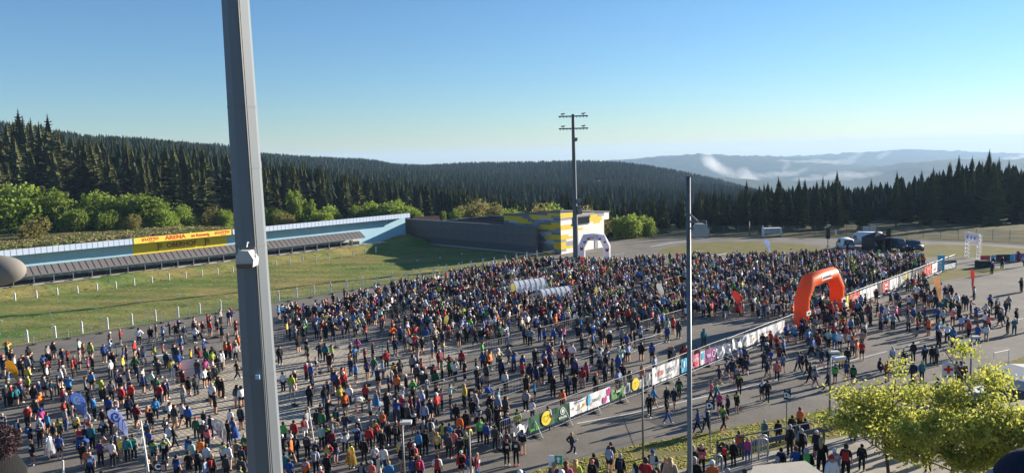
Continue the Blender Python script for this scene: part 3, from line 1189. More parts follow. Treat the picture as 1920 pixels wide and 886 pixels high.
LBL_L = 'dark spruce standing among many alike in the dense forest beyond the target house'
LBL_R = 'dark backlit spruce standing in the dense row behind the wire fence'
spots = []
rt = random.Random(21)
def try_spot(px, D, mind, lst):
    p = at_d(px, 300, D)
    for q in lst:
        if (q[0] - p.x) ** 2 + (q[1] - p.y) ** 2 < mind * mind:
            return None
    return p
placedL, placedR = [], []
n = 0
while len(placedL) < 168 and n < 20000:
    n += 1
    px = rt.uniform(-45, 1060)
    front = np.interp(px, [-230, 450, 700, 1060], [196, 205, 225, 222])
    D = front + rt.random() ** 1.6 * 110
    p = try_spot(px, D, 3.9, placedL)
    if p is None:
        continue
    g = tz(p.x, p.y)
    yt = np.interp(px, *TOPL)
    ztop = CAM_Z + (hz(px) - yt) / FPX * (front + 85)
    ztop_here = CAM_Z + (hz(px) - yt) / FPX * D
    h = rt.uniform(15, 23)
    mx_ = ztop_here - g
    if D > front + 32:
        h = max(13, min(30, mx_ * rt.uniform(0.92, 1.03)))
    else:
        h = min(h * (0.8 if px > 600 else 1.0), mx_ * 0.97)
    if h < 9:
        h = 9
    placedL.append((p.x, p.y, g - 0.4, h))
n = 0
while len(placedR) < 118 and n < 20000:
    n += 1
    px = rt.uniform(1035, 1965)
    front = np.interp(px, [1040, 1200, 1300, 1920], [212, 196, 176, 176])
    D = front + rt.random() ** 1.4 * 60
    p = try_spot(px, D, 3.1, placedR)
    if p is None:
        continue
    g = tz(p.x, p.y)
    yt = np.interp(px, *TOPR)
    mx_ = CAM_Z + (hz(px) - yt) / FPX * D - g
    h = max(8, min(28, mx_ * rt.choice((1.0, 0.97, 0.9, 0.86, 0.78))))
    placedR.append((p.x, p.y, g - 0.4, h))
ZL = [(60, 'above the big rounded light green tree'), (150, 'above the bank next to the olive bush'), (240, 'above the wide leafy trees on the bank'), (330, 'above the yellow arena sign'), (430, 'above the bushes beside the thick mast'), (520, 'just past the thick mast'), (640, 'above the slender pale trees'), (720, 'above the middle of the pale fascia'), (820, 'above the wide bright tree and brown roof'), (920, 'above the dark wall and solar roof'), (1100, 'above the patchwork building')]
ZR = [(1130, 'beside the floodlight mast'), (1240, 'above the bright green round tree'), (1330, 'around the slim mast'), (1420, 'past the slim mast'), (1500, 'above the white fence shelter'), (1580, 'above the loudspeaker and white van'), (1660, 'above the black tent'), (1740, 'above the dark cars'), (1810, 'short of the white truss gate'), (1880, 'above the white truss gate'), (3000, 'past the white truss gate')]
def px_of(x, y):
    return 960 + x / y * FPX
def where(zs, px):
    return next((t for lim, t in zs if px < lim), zs[-1][1])
for lst, zs, fr, wh in ((placedL, ZL, lambda px: np.interp(px, [-230, 450, 700, 1060], [196, 205, 225, 222]) + 34, 'forest spruce'), (placedR, ZR, lambda px: np.interp(px, [1040, 1200, 1300, 1920], [212, 196, 176, 176]) + 18, 'backlit spruce behind the wire fence')):
    for (x, y, z, h) in lst:
        px = px_of(x, y)
        row = 'front row' if y < fr(px) else 'back row'
        lab = 'dark %s %s, %s' % (row, wh, where(zs, px))
        add_tree('spruce_tree', SPT[rt.randrange(6)], (x, y, z), h, rt.uniform(0, 6.28), lab, 'tree', 'spruces: ' + lab, rt.uniform(0.92, 1.25))
for px, D, yt, lab in [(1855, 188, 281, 'tallest pointed spruce rising above the whole row behind the wire fence'),
                       (1798, 190, 292, 'tall spruce just short of the tallest one in the row behind the fence'),
                       (1570, 186, 320, 'pointed spruce rising above its neighbours behind the black party tent'),
                       (1400, 186, 338, 'slim pointed spruce rising behind the white shelter by the fence'),
                       (1460, 188, 331, 'narrow pointed spruce above the row, beyond the white beach flag'),
                       (42, 235, 208, 'ragged spruce whose thin top breaks the skyline above the light green bushes'),
                       (96, 238, 217, 'pale broad topped spruce on the skyline at the high end of the forest'),
                       (1062, 215, 357, 'lone dark spruce tip close behind the tall floodlight mast')]:
    p = at_d(px, 300, D)
    g = tz(p.x, p.y) - 0.4
    h = CAM_Z + (hz(px) - yt) / FPX * D - g
    add_tree('spruce_tree', SPT[2 if px > 1000 else 1], (p.x, p.y, g), h, 1.0, lab, 'tree', None, 1.05)

# the woods on the slopes further off: one mass, instanced
def forest_mass(name, pts, hs, meshes):
    tmpl = bpy.data.objects.new(name + '_sprig', meshes)
    me = bpy.data.meshes.new(name)
    P = np.asarray(pts, np.float32)
    me.vertices.add(len(P))
    me.vertices.foreach_set('co', P.ravel())
    at = me.attributes.new('hgt', 'FLOAT', 'POINT')
    at.data.foreach_set('value', np.asarray(hs, np.float32))
    me.materials.append(SPR)
    o = stuff(link(name, me))
    ng = bpy.data.node_groups.new(name, 'GeometryNodeTree')
    ng.interface.new_socket('Geometry', in_out='INPUT', socket_type='NodeSocketGeometry')
    ng.interface.new_socket('Geometry', in_out='OUTPUT', socket_type='NodeSocketGeometry')
    gi = ng.nodes.new('NodeGroupInput')
    go = ng.nodes.new('NodeGroupOutput')
    ip = ng.nodes.new('GeometryNodeInstanceOnPoints')
    oi = ng.nodes.new('GeometryNodeObjectInfo')
    oi.inputs['Object'].default_value = tmpl
    na = ng.nodes.new('GeometryNodeInputNamedAttribute')
    na.data_type = 'FLOAT'
    na.inputs['Name'].default_value = 'hgt'
    rv = ng.nodes.new('FunctionNodeRandomValue')
    rv.data_type = 'FLOAT_VECTOR'
    rv.inputs[0].default_value = (0, 0, 0)
    rv.inputs[1].default_value = (0, 0, 6.28)
    L = ng.links.new
    L(gi.outputs[0], ip.inputs['Points'])
    L(oi.outputs['Geometry'], ip.inputs['Instance'])
    L(na.outputs['Attribute'], ip.inputs['Scale'])
    L(rv.outputs[0], ip.inputs['Rotation'])
    L(ip.outputs[0], go.inputs[0])
    md = o.modifiers.new('forest', 'NODES')
    md.node_group = ng
    return o

def far_spruce(seed, rmax):
    r_ = np.random.default_rng(seed)
    V, F = [], []
    N = 7
    for i in range(N):
        z0_ = .04 + .88 * i / N
        R0 = rmax * (1 - z0_) ** .85
        n_ = 11
        q = len(V)
        for k in range(n_):
            an = 6.283 * k / n_ + i
            rr_ = R0 * r_.uniform(.55, 1.25)
            V.append((math.cos(an) * rr_, math.sin(an) * rr_, z0_ - rr_ * .35 + r_.normal(0, .01)))
        V.append((0, 0, min(1.0, z0_ + .24)))
        F += [(q + k, q + (k + 1) % n_, q + n_) for k in range(n_)]
    return np_mesh('crown', V, F, FSPR), None
FAR = [far_spruce(40, .22), far_spruce(41, .27), far_spruce(42, .19)]
g2 = np.random.default_rng(12)
def scatter(n, D0, D1, x0, x1, step):
    px = g2.uniform(x0, x1, n)
    D = np.sqrt(g2.uniform(D0 ** 2, D1 ** 2, n))
    k = (px - 960) / FPX
    x, y = k * D, D
    return x, y
sets = [[], [], []]
seths = [[], [], []]
for (n, D0, D1, xa, xb) in [(2600, 268, 420, -280, 1160), (9000, 400, 800, -250, 1900), (20000, 760, 1480, -250, 1650), (3000, 212, 420, 1020, 2200)]:
    x, y = scatter(n, D0, D1, xa, xb, 0)
    z = terrain_z(x, y)
    ok = (np.hypot((x - CLEARING[0]) / 42, (y - CLEARING[1]) / 95) > 0.95)
    h = g2.uniform(15, 22, n) * (1 + 0.15 * np.sin(x * 0.02) * np.cos(y * 0.013))
    # never above the skyline drawn by the nearer trees
    px = 960 + x / y * FPX
    lim = np.where(px < 1060, np.interp(px, *TOPL), np.interp(px, *TOPR) + g2.uniform(2, 46, n)) + 6
    hzv = 443 - FPX * math.tan(PITCH) - ROLL * (px - 960)
    zmax = CAM_Z + (hzv - lim) / FPX * y
    near = y < 430
    SKX = [-260, 0, 100, 170, 300, 430, 490, 560, 640, 700, 740, 800, 870, 950, 1100, 1170, 1250, 1330, 1400, 1500, 2200]
    SKY_ = [204, 217, 232, 248, 253, 265, 283, 288, 292, 295, 303, 306, 301, 300, 297, 300, 311, 326, 345, 372, 380]
    zsk = CAM_Z + (hzv - np.interp(px, SKX, SKY_) - g2.uniform(0, 7, n)) / FPX * y
    h = np.where(near, np.minimum(h, zmax - z), np.minimum(h, zsk - z))
    ok &= h > 6
    which = g2.integers(0, 3, n)
    for q in range(3):
        s_ = ok & (which == q)
        sets[q].append(np.stack([x[s_], y[s_], z[s_] - 0.5], -1))
        seths[q].append(h[s_])
for q in range(3):
    forest_mass('forest', np.concatenate(sets[q]), np.concatenate(seths[q]), FAR[q][0])

# broad-leaved trees and bushes in fresh leaf
def decid_mesh(seed, lobes=9, n=950, leaf=0.055, squash=1.0, narrow=1.0, mt=None, gap=0.0):
    r_ = np.random.default_rng(seed)
    cs = []
    for i in range(lobes):
        an = r_.uniform(0, 6.283)
        rad = r_.uniform(0.05, 0.30) * narrow
        cs.append((math.cos(an) * rad, math.sin(an) * rad, r_.uniform(0.20, 0.80), r_.uniform(0.13, 0.24)))
    cs.append((0, 0, 0.5, 0.28 * narrow))
    V, F = [], []
    tot = sum(c[3] ** 2 for c in cs)
    for (cx, cy, cz, R) in cs:
        m = int(n * R * R / tot)
        d = r_.normal(0, 1, (m, 3))
        d /= np.linalg.norm(d, axis=1)[:, None]
        rad = R * np.where(r_.random(m) < .16, r_.uniform(1.0, 1.42, m), r_.uniform(0.55, 1.12, m) ** 0.6)
        P = np.stack([cx + d[:, 0] * rad * narrow, cy + d[:, 1] * rad * narrow, cz + d[:, 2] * rad * squash], -1)
        for p in P:
            if p[2] < 0.04:
                p[2] = 0.04 + r_.uniform(0, 0.1)
            for q in range(4):
                c = p + r_.normal(0, leaf * 0.7, 3)
                a1 = r_.normal(0, 1, 3)
                a1 /= np.linalg.norm(a1)
                a2 = np.cross(a1, r_.normal(0, 1, 3))
                a2 /= np.linalg.norm(a2)
                l1, l2 = leaf * r_.uniform(0.5, 0.9), leaf * r_.uniform(0.35, 0.6)
                o = len(V)
                V += [c - a1 * l1, c + a2 * l2, c + a1 * l1, c - a2 * l2]
                F += [(o, o + 1, o + 2), (o, o + 2, o + 3)]
    crown = np_mesh('crown', V, F, mt or DEC1)
    mm = MB()
    mm.tube([(0, 0, -0.05), (0.01, 0, 0.25), (0.0, 0.02, 0.6)], [0.028, 0.02, 0.006], 6)
    for q in range(5):
        an = r_.uniform(0, 6.28)
        mm.tube([(0, 0, 0.15 + 0.06 * q), (math.cos(an) * .12, math.sin(an) * .12, 0.35 + 0.06 * q), (math.cos(an) * .24, math.sin(an) * .24, 0.55 + 0.06 * q)], [0.014, 0.009, 0.003], 5)
    return crown, mm.mesh('trunk', BARK)

DT = [decid_mesh(1, 12, 1150, 0.038), decid_mesh(2, 14, 1150, 0.038), decid_mesh(3, 9, 1000, 0.040), decid_mesh(4, 10, 850, 0.038, 1.0, 0.62, DEC1), decid_mesh(5, 11, 700, 0.036, 1.0, 0.9, DEC2)]
DECS = [  # px, D, base row, top row, width factor, template, label
    (25, 168, 440, 326, 1.1, 0, 'big rounded light green tree above the end of the target house by the skyline forest'),
    (108, 172, 436, 346, 0.9, 1, 'medium light green tree next to the big rounded one on the bank'),
    (60, 152, 462, 402, 1.1, 4, 'low olive bush on the bank close behind the ribbed fascia'),
    (178, 176, 432, 350, 1.25, 2, 'wide leafy tree on the bank, before the yellow sign'),
    (222, 178, 432, 362, 0.8, 1, 'smaller leafy tree tucked between two wider ones on the bank'),
    (272, 178, 431, 348, 1.2, 0, 'wide bright tree on the bank straight above the yellow arena sign'),
    (345, 182, 431, 376, 0.9, 2, 'round low bush above the end of the yellow sign'),
    (392, 184, 430, 384, 0.85, 4, 'brownish budding bush beside the thick lamp mast'),
    (424, 186, 428, 388, 0.8, 1, 'small bush half hidden by the thick lamp mast'),
    (512, 196, 424, 384, 1.1, 1, 'low green bush just past the thick lamp mast above the house roof'),
    (552, 200, 424, 352, 0.75, 3, 'slender pale birch-like tree above the target house roof'),
    (580, 202, 420, 370, 0.7, 3, 'second slender pale tree, lower than its slender neighbour'),
    (622, 204, 416, 378, 1.0, 2, 'yellow green bush above the fascia, between slim trees and a round tree'),
    (668, 206, 412, 380, 1.0, 1, 'low yellow green bush just before the wide tree by the house end'),
    (745, 208, 412, 366, 1.5, 0, 'wide bright green tree above the end of the target house'),
    (782, 206, 412, 388, 0.9, 2, 'small bush between the wide tree and the small brown roof'),
    (832, 214, 412, 394, 0.8, 3, 'small leafy sapling behind the brown roof'),
    (892, 200, 418, 366, 1.2, 4, 'rounded budding tree behind the solar roof'),
    (935, 204, 416, 374, 0.9, 4, 'brownish thin crowned tree behind the solar roof'),
    (1000, 198, 416, 374, 1.1, 4, 'budding yellowish tree directly behind the patchwork building'),
    (1030, 202, 416, 372, 0.9, 2, 'leafy tree close to the tall floodlight mast behind the building'),
    (1098, 196, 420, 378, 0.8, 4, 'budding bush behind the building roof past the floodlight mast'),
    (1160, 172, 446, 400, 0.75, 2, 'green bush beside the white wall of the patchwork building'),
    (1184, 170, 447, 392, 1.0, 0, 'bright green round tree beside the patchwork building'),
    (1212, 173, 446, 400, 0.8, 1, 'last bright green tree of the row, next to the dark spruces'),
    (140, 166, 440, 384, 1.0, 2, 'low leafy bush between the two tall rounded trees on the bank'),
    (205, 170, 438, 390, 1.1, 1, 'low bright bush before the wide leafy tree on the bank'),
    (310, 174, 436, 384, 1.0, 0, 'low green bush straight above the middle of the yellow sign'),
    (250, 168, 438, 398, 1.2, 4, 'small brownish shrub above the near end of the yellow sign'),
    (700, 208, 412, 374, 1.0, 1, 'yellow green bush touching the wide tree near the house end'),
    (540, 194, 424, 392, 1.2, 4, 'low olive shrub at the foot of the slender pale tree'),
    (598, 196, 422, 388, 1.2, 2, 'low green shrub at the foot of the second slender tree'),
    (860, 206, 414, 384, 0.9, 1, 'low green shrub next to the brown roof and budding trees'),
    (960, 196, 418, 382, 0.9, 2, 'green shrub between the two budding trees behind the solar roof'),
    (1130, 186, 434, 398, 0.8, 4, 'olive bush peeping over the overhanging roof of the patchwork building'),
]
for px, D, yb, yt, wf_, ti, lab in DECS:
    p = at_d(px, yb, D)
    g = min(tz(p.x, p.y), p.z)
    h = CAM_Z + (hz(px) - yt) / FPX * D - g
    add_tree('leafy_tree', DT[ti], (p.x, p.y, g - 0.16 * h), h * 1.12, px * 0.7, lab, 'tree', None, wf_ * 1.0 if h < 14 else wf_ * 0.9)
# undergrowth on the bank behind the target house
sp = []
hh = []
while len(sp) < 1500:
    a_ = g2.uniform(5, 104)
    b_ = g2.uniform(146, 176)
    p = AB(a_, b_)
    sp.append((p.x, p.y))
    hh.append(0)
sp = np.array(sp)
UG = leaf_mat('undergrowth', (0.10, 0.13, 0.03), (0.22, 0.18, 0.08), 0.12, 0.2, 0)
tufts('undergrowth', np.repeat(sp, 6, 0) + g2.normal(0, 1.2, (9000, 2)), terrain_z(np.repeat(sp, 6, 0)[:, 0], np.repeat(sp, 6, 0)[:, 1]) - 0.1, 0.30, 0.55, UG, 3)

# ------------------------------------------------------------------ young trees on the terrace, close to the camera
def terrace_tree(p, h, seed, label, spread=1.0, leaves=5200, reach=None):
    r_ = random.Random(seed)
    root = thing('terrace_tree', label, 'tree', p)
    tw = MB()
    tips = []
    def grow(p0, d, ln, rad, lvl):
        pts = [p0]
        q = p0
        dd = d.copy()
        for s in range(3):
            dd = (dd + Vector((r_.uniform(-.22, .22), r_.uniform(-.22, .22), r_.uniform(-.05, .16)))).normalized()
            q = q + dd * ln / 3
            pts.append(q)
            if lvl >= 2:
                tips.append((q.copy(), dd.copy()))
        tw.tube(pts, [rad, rad * .85, rad * .7, rad * .5], 5 if lvl else 8, cap=False)
        if lvl < 3:
            nb_ = (7, 4, 4)[lvl] if lvl else 9
            for k in range(nb_):
                t = r_.uniform(0.25, 1.0) if lvl else 0.30 + 0.7 * k / nb_
                i = min(2, int(t * 3))
                bp = pts[i].lerp(pts[i + 1], t * 3 - i)
                an = r_.uniform(0, 6.283) if lvl else k * 2.4
                side = Vector((math.cos(an), math.sin(an), r_.uniform(0.05, 0.5))).normalized()
                nd = (dd * (0.45 if lvl else 0.25) + side * spread).normalized()
                grow(bp, nd, ln * r_.uniform(0.45, 0.72), rad * 0.45, lvl + 1)
    grow(Vector((0, 0, 0)), Vector((0, 0, 1)), h * 0.72, 0.07, 0)
    if reach:
        for (dx, dy, dz) in reach:
            e = Vector((dx, dy, dz))
            b0 = Vector((0, 0, h * 0.45))
            mid = b0.lerp(e, 0.5) + Vector((0, 0, 0.25))
            tw.tube([b0, mid, e], [0.03, 0.02, 0.008], 5, cap=False)
            for q in range(9):
                tips.append((e + Vector((r_.uniform(-.35, .35), r_.uniform(-.35, .35), r_.uniform(-.3, .35))), (e - mid).normalized()))
    tw.build('trunk', BARK, root)
    V, F = [], []
    rn = np.random.default_rng(seed)
    for i in range(leaves):
        tp, dd = tips[rn.integers(0, len(tips))]
        c = np.array(tp) + rn.normal(0, 0.19, 3) * (1, 1, .85)
        a1 = rn.normal(0, 1, 3) + np.array([0, 0, -0.4])
        a1 /= np.linalg.norm(a1)
        a2 = np.cross(a1, rn.normal(0, 1, 3))
        a2 /= np.linalg.norm(a2)
        nn = np.cross(a1, a2)
        l1, l2 = rn.uniform(0.045, 0.10), rn.uniform(0.026, 0.052)
        o = len(V)
        V += [c - a1 * l1, c + a2 * l2 + nn * 0.012, c + a1 * l1, c - a2 * l2 + nn * 0.012]
        F += [(o, o + 1, o + 2), (o, o + 2, o + 3)]
    stuff(link('foliage', np_mesh('foliage', V, F, YLEAF), root))
    return root

def terrace_pt(px, D):
    p = at_d(px, 800, D)
    return Vector((p.x, D, TZ))
terrace_tree(terrace_pt(1668, 29.0), 3.3, 3, 'smallest yellow-green young tree, at the railing end of the terrace', 1.1, 9500, [(0.5, 0.5, 4.1), (-1.4, 0.2, 3.0)])
terrace_tree(terrace_pt(1790, 27.0), 3.9, 4, 'dense yellow-green young tree below the red cross sign', 1.35, 15000, [(1.1, 1.5, 4.9), (-1.1, .5, 3.9)])
terrace_tree(terrace_pt(1925, 25.5), 4.1, 9, 'dense yellow-green young tree next to the person in the navy cap', 1.35, 15000, [(-.5, .8, 4.6)])
m_ = MB()
pa, pb = at_d(1760, 640, 26), at_d(1858, 800, 26)
m_.tube([pb + Vector((.25, 0, -1.9)), pb, pa.lerp(pb, .5) + Vector((.05, 0, .05)), pa], [0.03, 0.028, 0.022, 0.012], 6)
tag(m_.build('bare_pole', GALVD), 'thin bare leaning pole sticking out of the terrace trees', 'pole')
# ------------------------------------------------------------------ masts and lamp posts
RX90 = Matrix.Rotation(math.pi / 2, 3, 'X')
# thick octagonal lamp mast close by
D0 = 13.0
c0 = at_d(470, 443, D0)
mast = thing('lamp_mast', 'thick tapering galvanised octagonal mast standing close to the camera', 'mast', (c0.x, D0, 0))
m_ = MB()
def mr_(z):
    return 0.315 - (z - 11.5) * 0.0092
m_.tube([(0, 0, 0), (0, 0, 12.0), (0, 0, 18.6), (0, 0, 27)], [mr_(0), mr_(12), mr_(18.6), mr_(27)], 8, 0, True, math.radians(22.5 + 8))
m_.build('pole', GALV, mast)
m_ = MB()
for dx in (.07, .10):
    m_.tube([(dx + mr_(11.5) - .19, -mr_(11.5) + .028, 11.5), (dx + mr_(19) - .19, -mr_(19) + .028, 19.0), (dx + mr_(26) - .19, -mr_(26) + .028, 26)], .008, 5)
m_.build('cable', BLACK, mast)
for z in (13.2, 15.4, 17.6, 19.9, 21.8):
    mm = MB()
    mm.tube([(0, 0, z), (0, 0, z + .035)], [mr_(z) + .004] * 2, 8, 0, True, math.radians(30.5))
    mm.build('band', GALVD, mast)
m_ = MB()
m_.tube([(0, 0, 18.9), (0, 0, 19.02)], [mr_(18.9) + .006] * 2, 8, 0, True, math.radians(30.5))
m_.build('sleeve_joint', GALV, mast)
# small floodlight on its front
fl = MB()
zc = at_d(461, 486, D0 - 0.45).z
fx = at_d(461, 486, D0 - 0.45).x - c0.x
fl.prism([(-.13, -.10), (.15, -.12), (.17, .0), (.09, .14), (-.06, .15), (-.12, .06)], (fx - .02, -0.52, zc), (1, 0, 0), (0, 0, 1), (0, 1, 0), 0.26)
fb = fl.build('floodlight', mat('light grey housing', (0.50, 0.49, 0.46), 0.5, var=0.05), mast)
fl = MB()
fl.box((fx, -0.53, zc - .1), (.26, .03, .07))
fl.build('lens', GLASSD, fb)
fl = MB()
fl.tube([(fx - .13, -.4, zc), (fx - .13, -.4, zc + .19), (fx + .14, -.4, zc + .19), (fx + .14, -.4, zc)], .012, 6)
fl.tube([(fx, -.4, zc + .19), (fx, -.36, zc + .26), (fx, -.2, zc + .26)], .022, 6)
fl.build('bracket', GALV, mast)
m_ = MB()
p = at_d(483, 706, D0 - .34)
m_.box((p.x - c0.x, p.y - D0, p.z), (.07, .02, .07))
m_.build('sticker', mat('pale blue sticker', (0.35, 0.6, 0.75), 0.5), mast)

# slim mast with a boxy floodlight
D1 = 22.0
c1 = at_d(1292, 600, D1)
sm = thing('lamp_post', 'slim grey mast with one boxy floodlight hanging on its upper part', 'lamp post', (c1.x, D1, 0))
ztop = at_d(1291, 331, D1).z
m_ = MB()
m_.tube([(0, 0, 0), (0, 0, ztop)], [.092, .062], 12)
m_.build('pole', GALVD, sm, True)
m_ = MB()
m_.box((0, 0, ztop + .01), (.2, .14, .015))
m_.build('cap', STEELD, sm)
lz = at_d(1307, 430, D1).z
m_ = MB()
m_.prism([(-.19, -.17), (.19, -.17), (.22, .02), (.10, .19), (-.12, .19), (-.23, -.02)], (.27, -.42, lz), (1, 0, 0), (0, 0, 1), (0, 1, 0), .34)
fb = m_.build('floodlight', mat('grey lamp housing', (0.30, 0.34, 0.33), 0.5, var=0.06), sm)
m_ = MB()
m_.box((.27, -.27, lz - .175), (.33, .28, .02))
m_.build('lens', mat('lamp glass', (0.16, 0.18, 0.18), 0.15), fb)
m_ = MB()
m_.tube([(0, 0, lz + .48), (.16, -.2, lz + .30), (.22, -.25, lz + .22)], .03, 6)
m_.tube([(.05, -.25, lz + .02), (.05, -.25, lz + .26), (.44, -.25, lz + .26), (.47, -.25, lz + .0)], .016, 6)
m_.tube([(0, 0, lz + .24), (.1, -.25, lz + .24)], .035, 6)
m_.tube([(0, 0, lz + .05), (.1, -.27, lz + .05)], .03, 6)
m_.build('bracket', GALV, sm)

# tall floodlight mast with two crossbars
c2 = at_d(1080, 485, 141.0)
fm = thing('floodlight_mast', 'tall slim floodlight mast with two crossbars beside the patchwork building', 'mast', (c2.x, 141, 0))
mz = at_d(1075, 214, 141).z
tilt = at_d(1075, 214, 141).x - c2.x
m_ = MB()
m_.tube([(0, 0, 0), (0, 0, mz * .5), (0, 0, mz)], [.55, .40, .30], 10)
m_.build('pole', STEELD, fm)
for py in (218, 241):
    z = at_d(1075, py, 141).z
    m_ = MB()
    m_.box((0, -.35, z), (5.3, .2, .22))
    cb = m_.build('crossbar', STEELD, fm)
    for q in range(9):
        m_ = MB()
        m_.box((-2.4 + q * .6, -.35, z - .2), (.1, .14, .2))
        m_.build('lamp_bracket', STEELD, cb)
    for s in (-1, 1):
        m_ = MB()
        m_.prism([(-.35, 0), (.35, .12), (.4, .3), (-.3, .22)], (s * 1.85 - .05, -.6, z + .28), (1, 0, 0), (0, 0, 1), (0, 1, 0), .6)
        m_.box((s * 1.85, -.35, z + .2), (.1, .1, .25))
        m_.build('floodlight', STEELD, cb)
for py, dx, sc_ in ((262, .25, .5), (377, .75, .7), (390, .8, .7), (398, .85, .6)):
    z = at_d(1082, py, 141).z
    m_ = MB()
    m_.prism([(-.45, -.35), (.35, -.25), (.45, .35), (-.4, .4)], (dx, -.7, z), (1, 0, 0), (0, 0, 1), (0, 1, 0), .7)
    m_.box((dx * .4, -.3, z), (dx, .12, .12))
    m_.build('loudspeaker', GALVD, fm)

def small_lamp(px, top, base, lab, head='box', D=None, rad=.07):
    g = at_z(px, base) if D is None else at_d(px, base, D)
    z1 = at_d(px, top, g.y).z
    t = thing('lamp_post', lab, 'lamp post', (g.x, g.y, 0))
    mm = MB()
    mm.tube([(0, 0, 0), (0, 0, z1)], [rad, rad * .75], 8)
    mm.build('pole', GALVD, t, True)
    if head:
        mm = MB()
        mm.box((.22, -.05, z1 - .12), (.62, .42, .14))
        lh = mm.build('lamp_head', mat('pale lamp head', (0.55, 0.57, 0.56), 0.5), t)
        mm = MB()
        mm.box((.22, -.05, z1 - .215), (.5, .34, .05))
        mm.build('lens', GLASSD, lh)
        mm = MB()
        mm.tube([(0, 0, z1 - .25), (.2, -.02, z1 - .1)], .025, 5)
        mm.build('arm', GALVD, t)
    return t
small_lamp(1555, 656, 808, 'slim lamp post with a flat head at the verge, past the D2 sign')
small_lamp(1818, 628, 752, 'slim lamp post among the leaves past the red cross sign')
small_lamp(1206, 704, 859, 'slim grey pole rising from the verge before the yellow heart banner', None)
small_lamp(758, 786, 885, 'lamp post with a flat head at the near edge of the lot', D=41.0)
small_lamp(884, 804, 930, 'bare grey pole at the near edge of the lot, by the red hooded jacket', None, D=41.0, rad=.06)
small_lamp(1552, 421, 445, 'small distant lamp post beside the loudspeaker tower at the wire fence', D=163, rad=.11)
small_lamp(1405, 414, 442, 'small distant lamp post rising from the wire fence', None, D=167, rad=.10)
WOODP = mat('weathered white pole', (0.66, 0.64, 0.58), 0.7, var=0.1)
def white_stick(px, top, px2, base, lab, nm='pole', D=None):
    g = at_z(px2, base) if D is None else at_d(px2, base, D)
    tp = at_d(px, top, g.y - 0.2)
    mm = MB()
    mm.tube([Vector((g.x, g.y, 0)), tp], [.06, .05], 6)
    return tag(mm.build(nm, WOODP), lab, 'pole')
white_stick(578, 762, 588, 826, 'thin leaning white stick on the paving by the man in dark green')
white_stick(118, 862, 121, 930, 'short white post top at the lower edge, before the blue jackets', D=45)
wp_ = thing('flag_pole', 'white pole with a small folding frame near the C board', 'pole', (at_d(266, 800, 44).x, 44, 0))
m_ = MB()
z1 = at_d(262, 788, 44).z
m_.tube([(.25, 0, 0), (-.05, 0, z1)], [.07, .06], 8)
m_.build('pole', WOODP, wp_)
m_ = MB()
m_.tube([(-.02, -.1, z1 - .4), (-.45, -.1, z1 - 1.0), (.02, -.1, z1 - .95)], .035, 5)
m_.tube([(-.05, -.1, z1 - 1.0), (-.12, -.1, z1 - 1.5), (.05, -.1, z1 - 1.6)], .05, 5)
m_.build('folding_frame', WHITEP, wp_)

# ------------------------------------------------------------------ block signs
NAVY = mat('navy sign board', (0.012, 0.025, 0.05), 0.5)
SIGNB = mat('dark sign board', (0.03, 0.028, 0.03), 0.6)
WHT = mat('white lettering', (0.85, 0.85, 0.85), 0.5)
def block_sign(px, py, D, wd, hg, txt, lab, board=NAVY, pole_to=TZ, extra=None, tsize=.75, sub=None):
    p = at_d(px, py, D)
    t = thing('block_sign', lab, 'sign', (p.x, D, pole_to), math.radians(4))
    z = p.z - pole_to
    mm = MB()
    mm.tube([(0, .05, 0), (0, .05, z + hg * .5)], .025, 6)
    mm.build('pole', GALV, t)
    mm = MB()
    mm.box((0, 0, z), (wd, .04, hg))
    mm.build('board', board, t)
    lettering(txt[0], hg * tsize, WHT, t, (-wd * .17, -.026, z - hg * .08), RX90, .004, 1.0, bold=.012)
    if len(txt) > 1:
        lettering(txt[1], hg * tsize * .72, WHT, t, (wd * .2, -.026, z - hg * .2), RX90, .004, 1.0, bold=.01)
    if sub:
        lettering(sub, hg * .16, WHT, t, (0, -.026, z + hg * .37), RX90, .004)
    if extra:
        extra(t, z)
    return t
def c_extra(t, z):
    mm = MB()
    mm.box((.13, -.027, z - .07), (.15, .006, .23))
    mm.build('pink_print', mat('dull pink print', (0.45, 0.27, 0.24), 0.6), t)
block_sign(1332, 758, 31.5, .36, .42, 'D1', 'navy D1 board on a thin pole at the terrace railing, near the pink jacket', sub='Block')
def d2_extra(t, z):
    mm = MB()
    mm.box((.08, -.026, z - .15), (.12, .006, .09))
    mm.build('blue_print', mat('blue print', (0.25, 0.45, 0.6), 0.6), t)
block_sign(1476, 738, 32.5, .30, .46, 'D2', 'navy D2 board on a thin pole among the spectators', extra=d2_extra, tsize=.6, sub='Block')
block_sign(300, 872, 30.0, .52, .44, 'C', 'dark block board reading C at the lower edge', SIGNB, 0.0, c_extra, .75, 'Block')

GREENS = mat('green first aid sign', (0.02, 0.33, 0.17), 0.5)
def arrow_sign(px, py, D, z0, lab, flip=1):
    p = at_d(px, py, D)
    t = thing('first_aid_sign', lab, 'sign', (p.x, D, z0), math.radians(-10))
    z = p.z - z0
    mm = MB()
    mm.tube([(0, .03, 0), (0, .03, z)], .02, 6)
    mm.build('pole', GALV, t)
    mm = MB()
    mm.box((.1, 0, z), (.3, .03, .34), 0)
    mm.build('green_board', GREENS, t)
    mm = MB()
    mm.box((-.16, 0, z - .04), (.2, .03, .42), 0)
    mm.build('white_board', WHITEP, t)
    logo('arrow', [(-.035, -.1), (.035, -.1), (.035, .03), (.09, .03), (0, .13), (-.09, .03), (-.035, .03)], WHT, t, (.1, -.016, z), RX90, -.004)
    return t
arrow_sign(1042, 861, 27.5, TZ, 'green and white arrow sign in front of the dry verge, by the ponytailed spectators')
arrow_sign(1567, 770, 53.0, 0, 'green and white sign on the verge next to the lamp post')
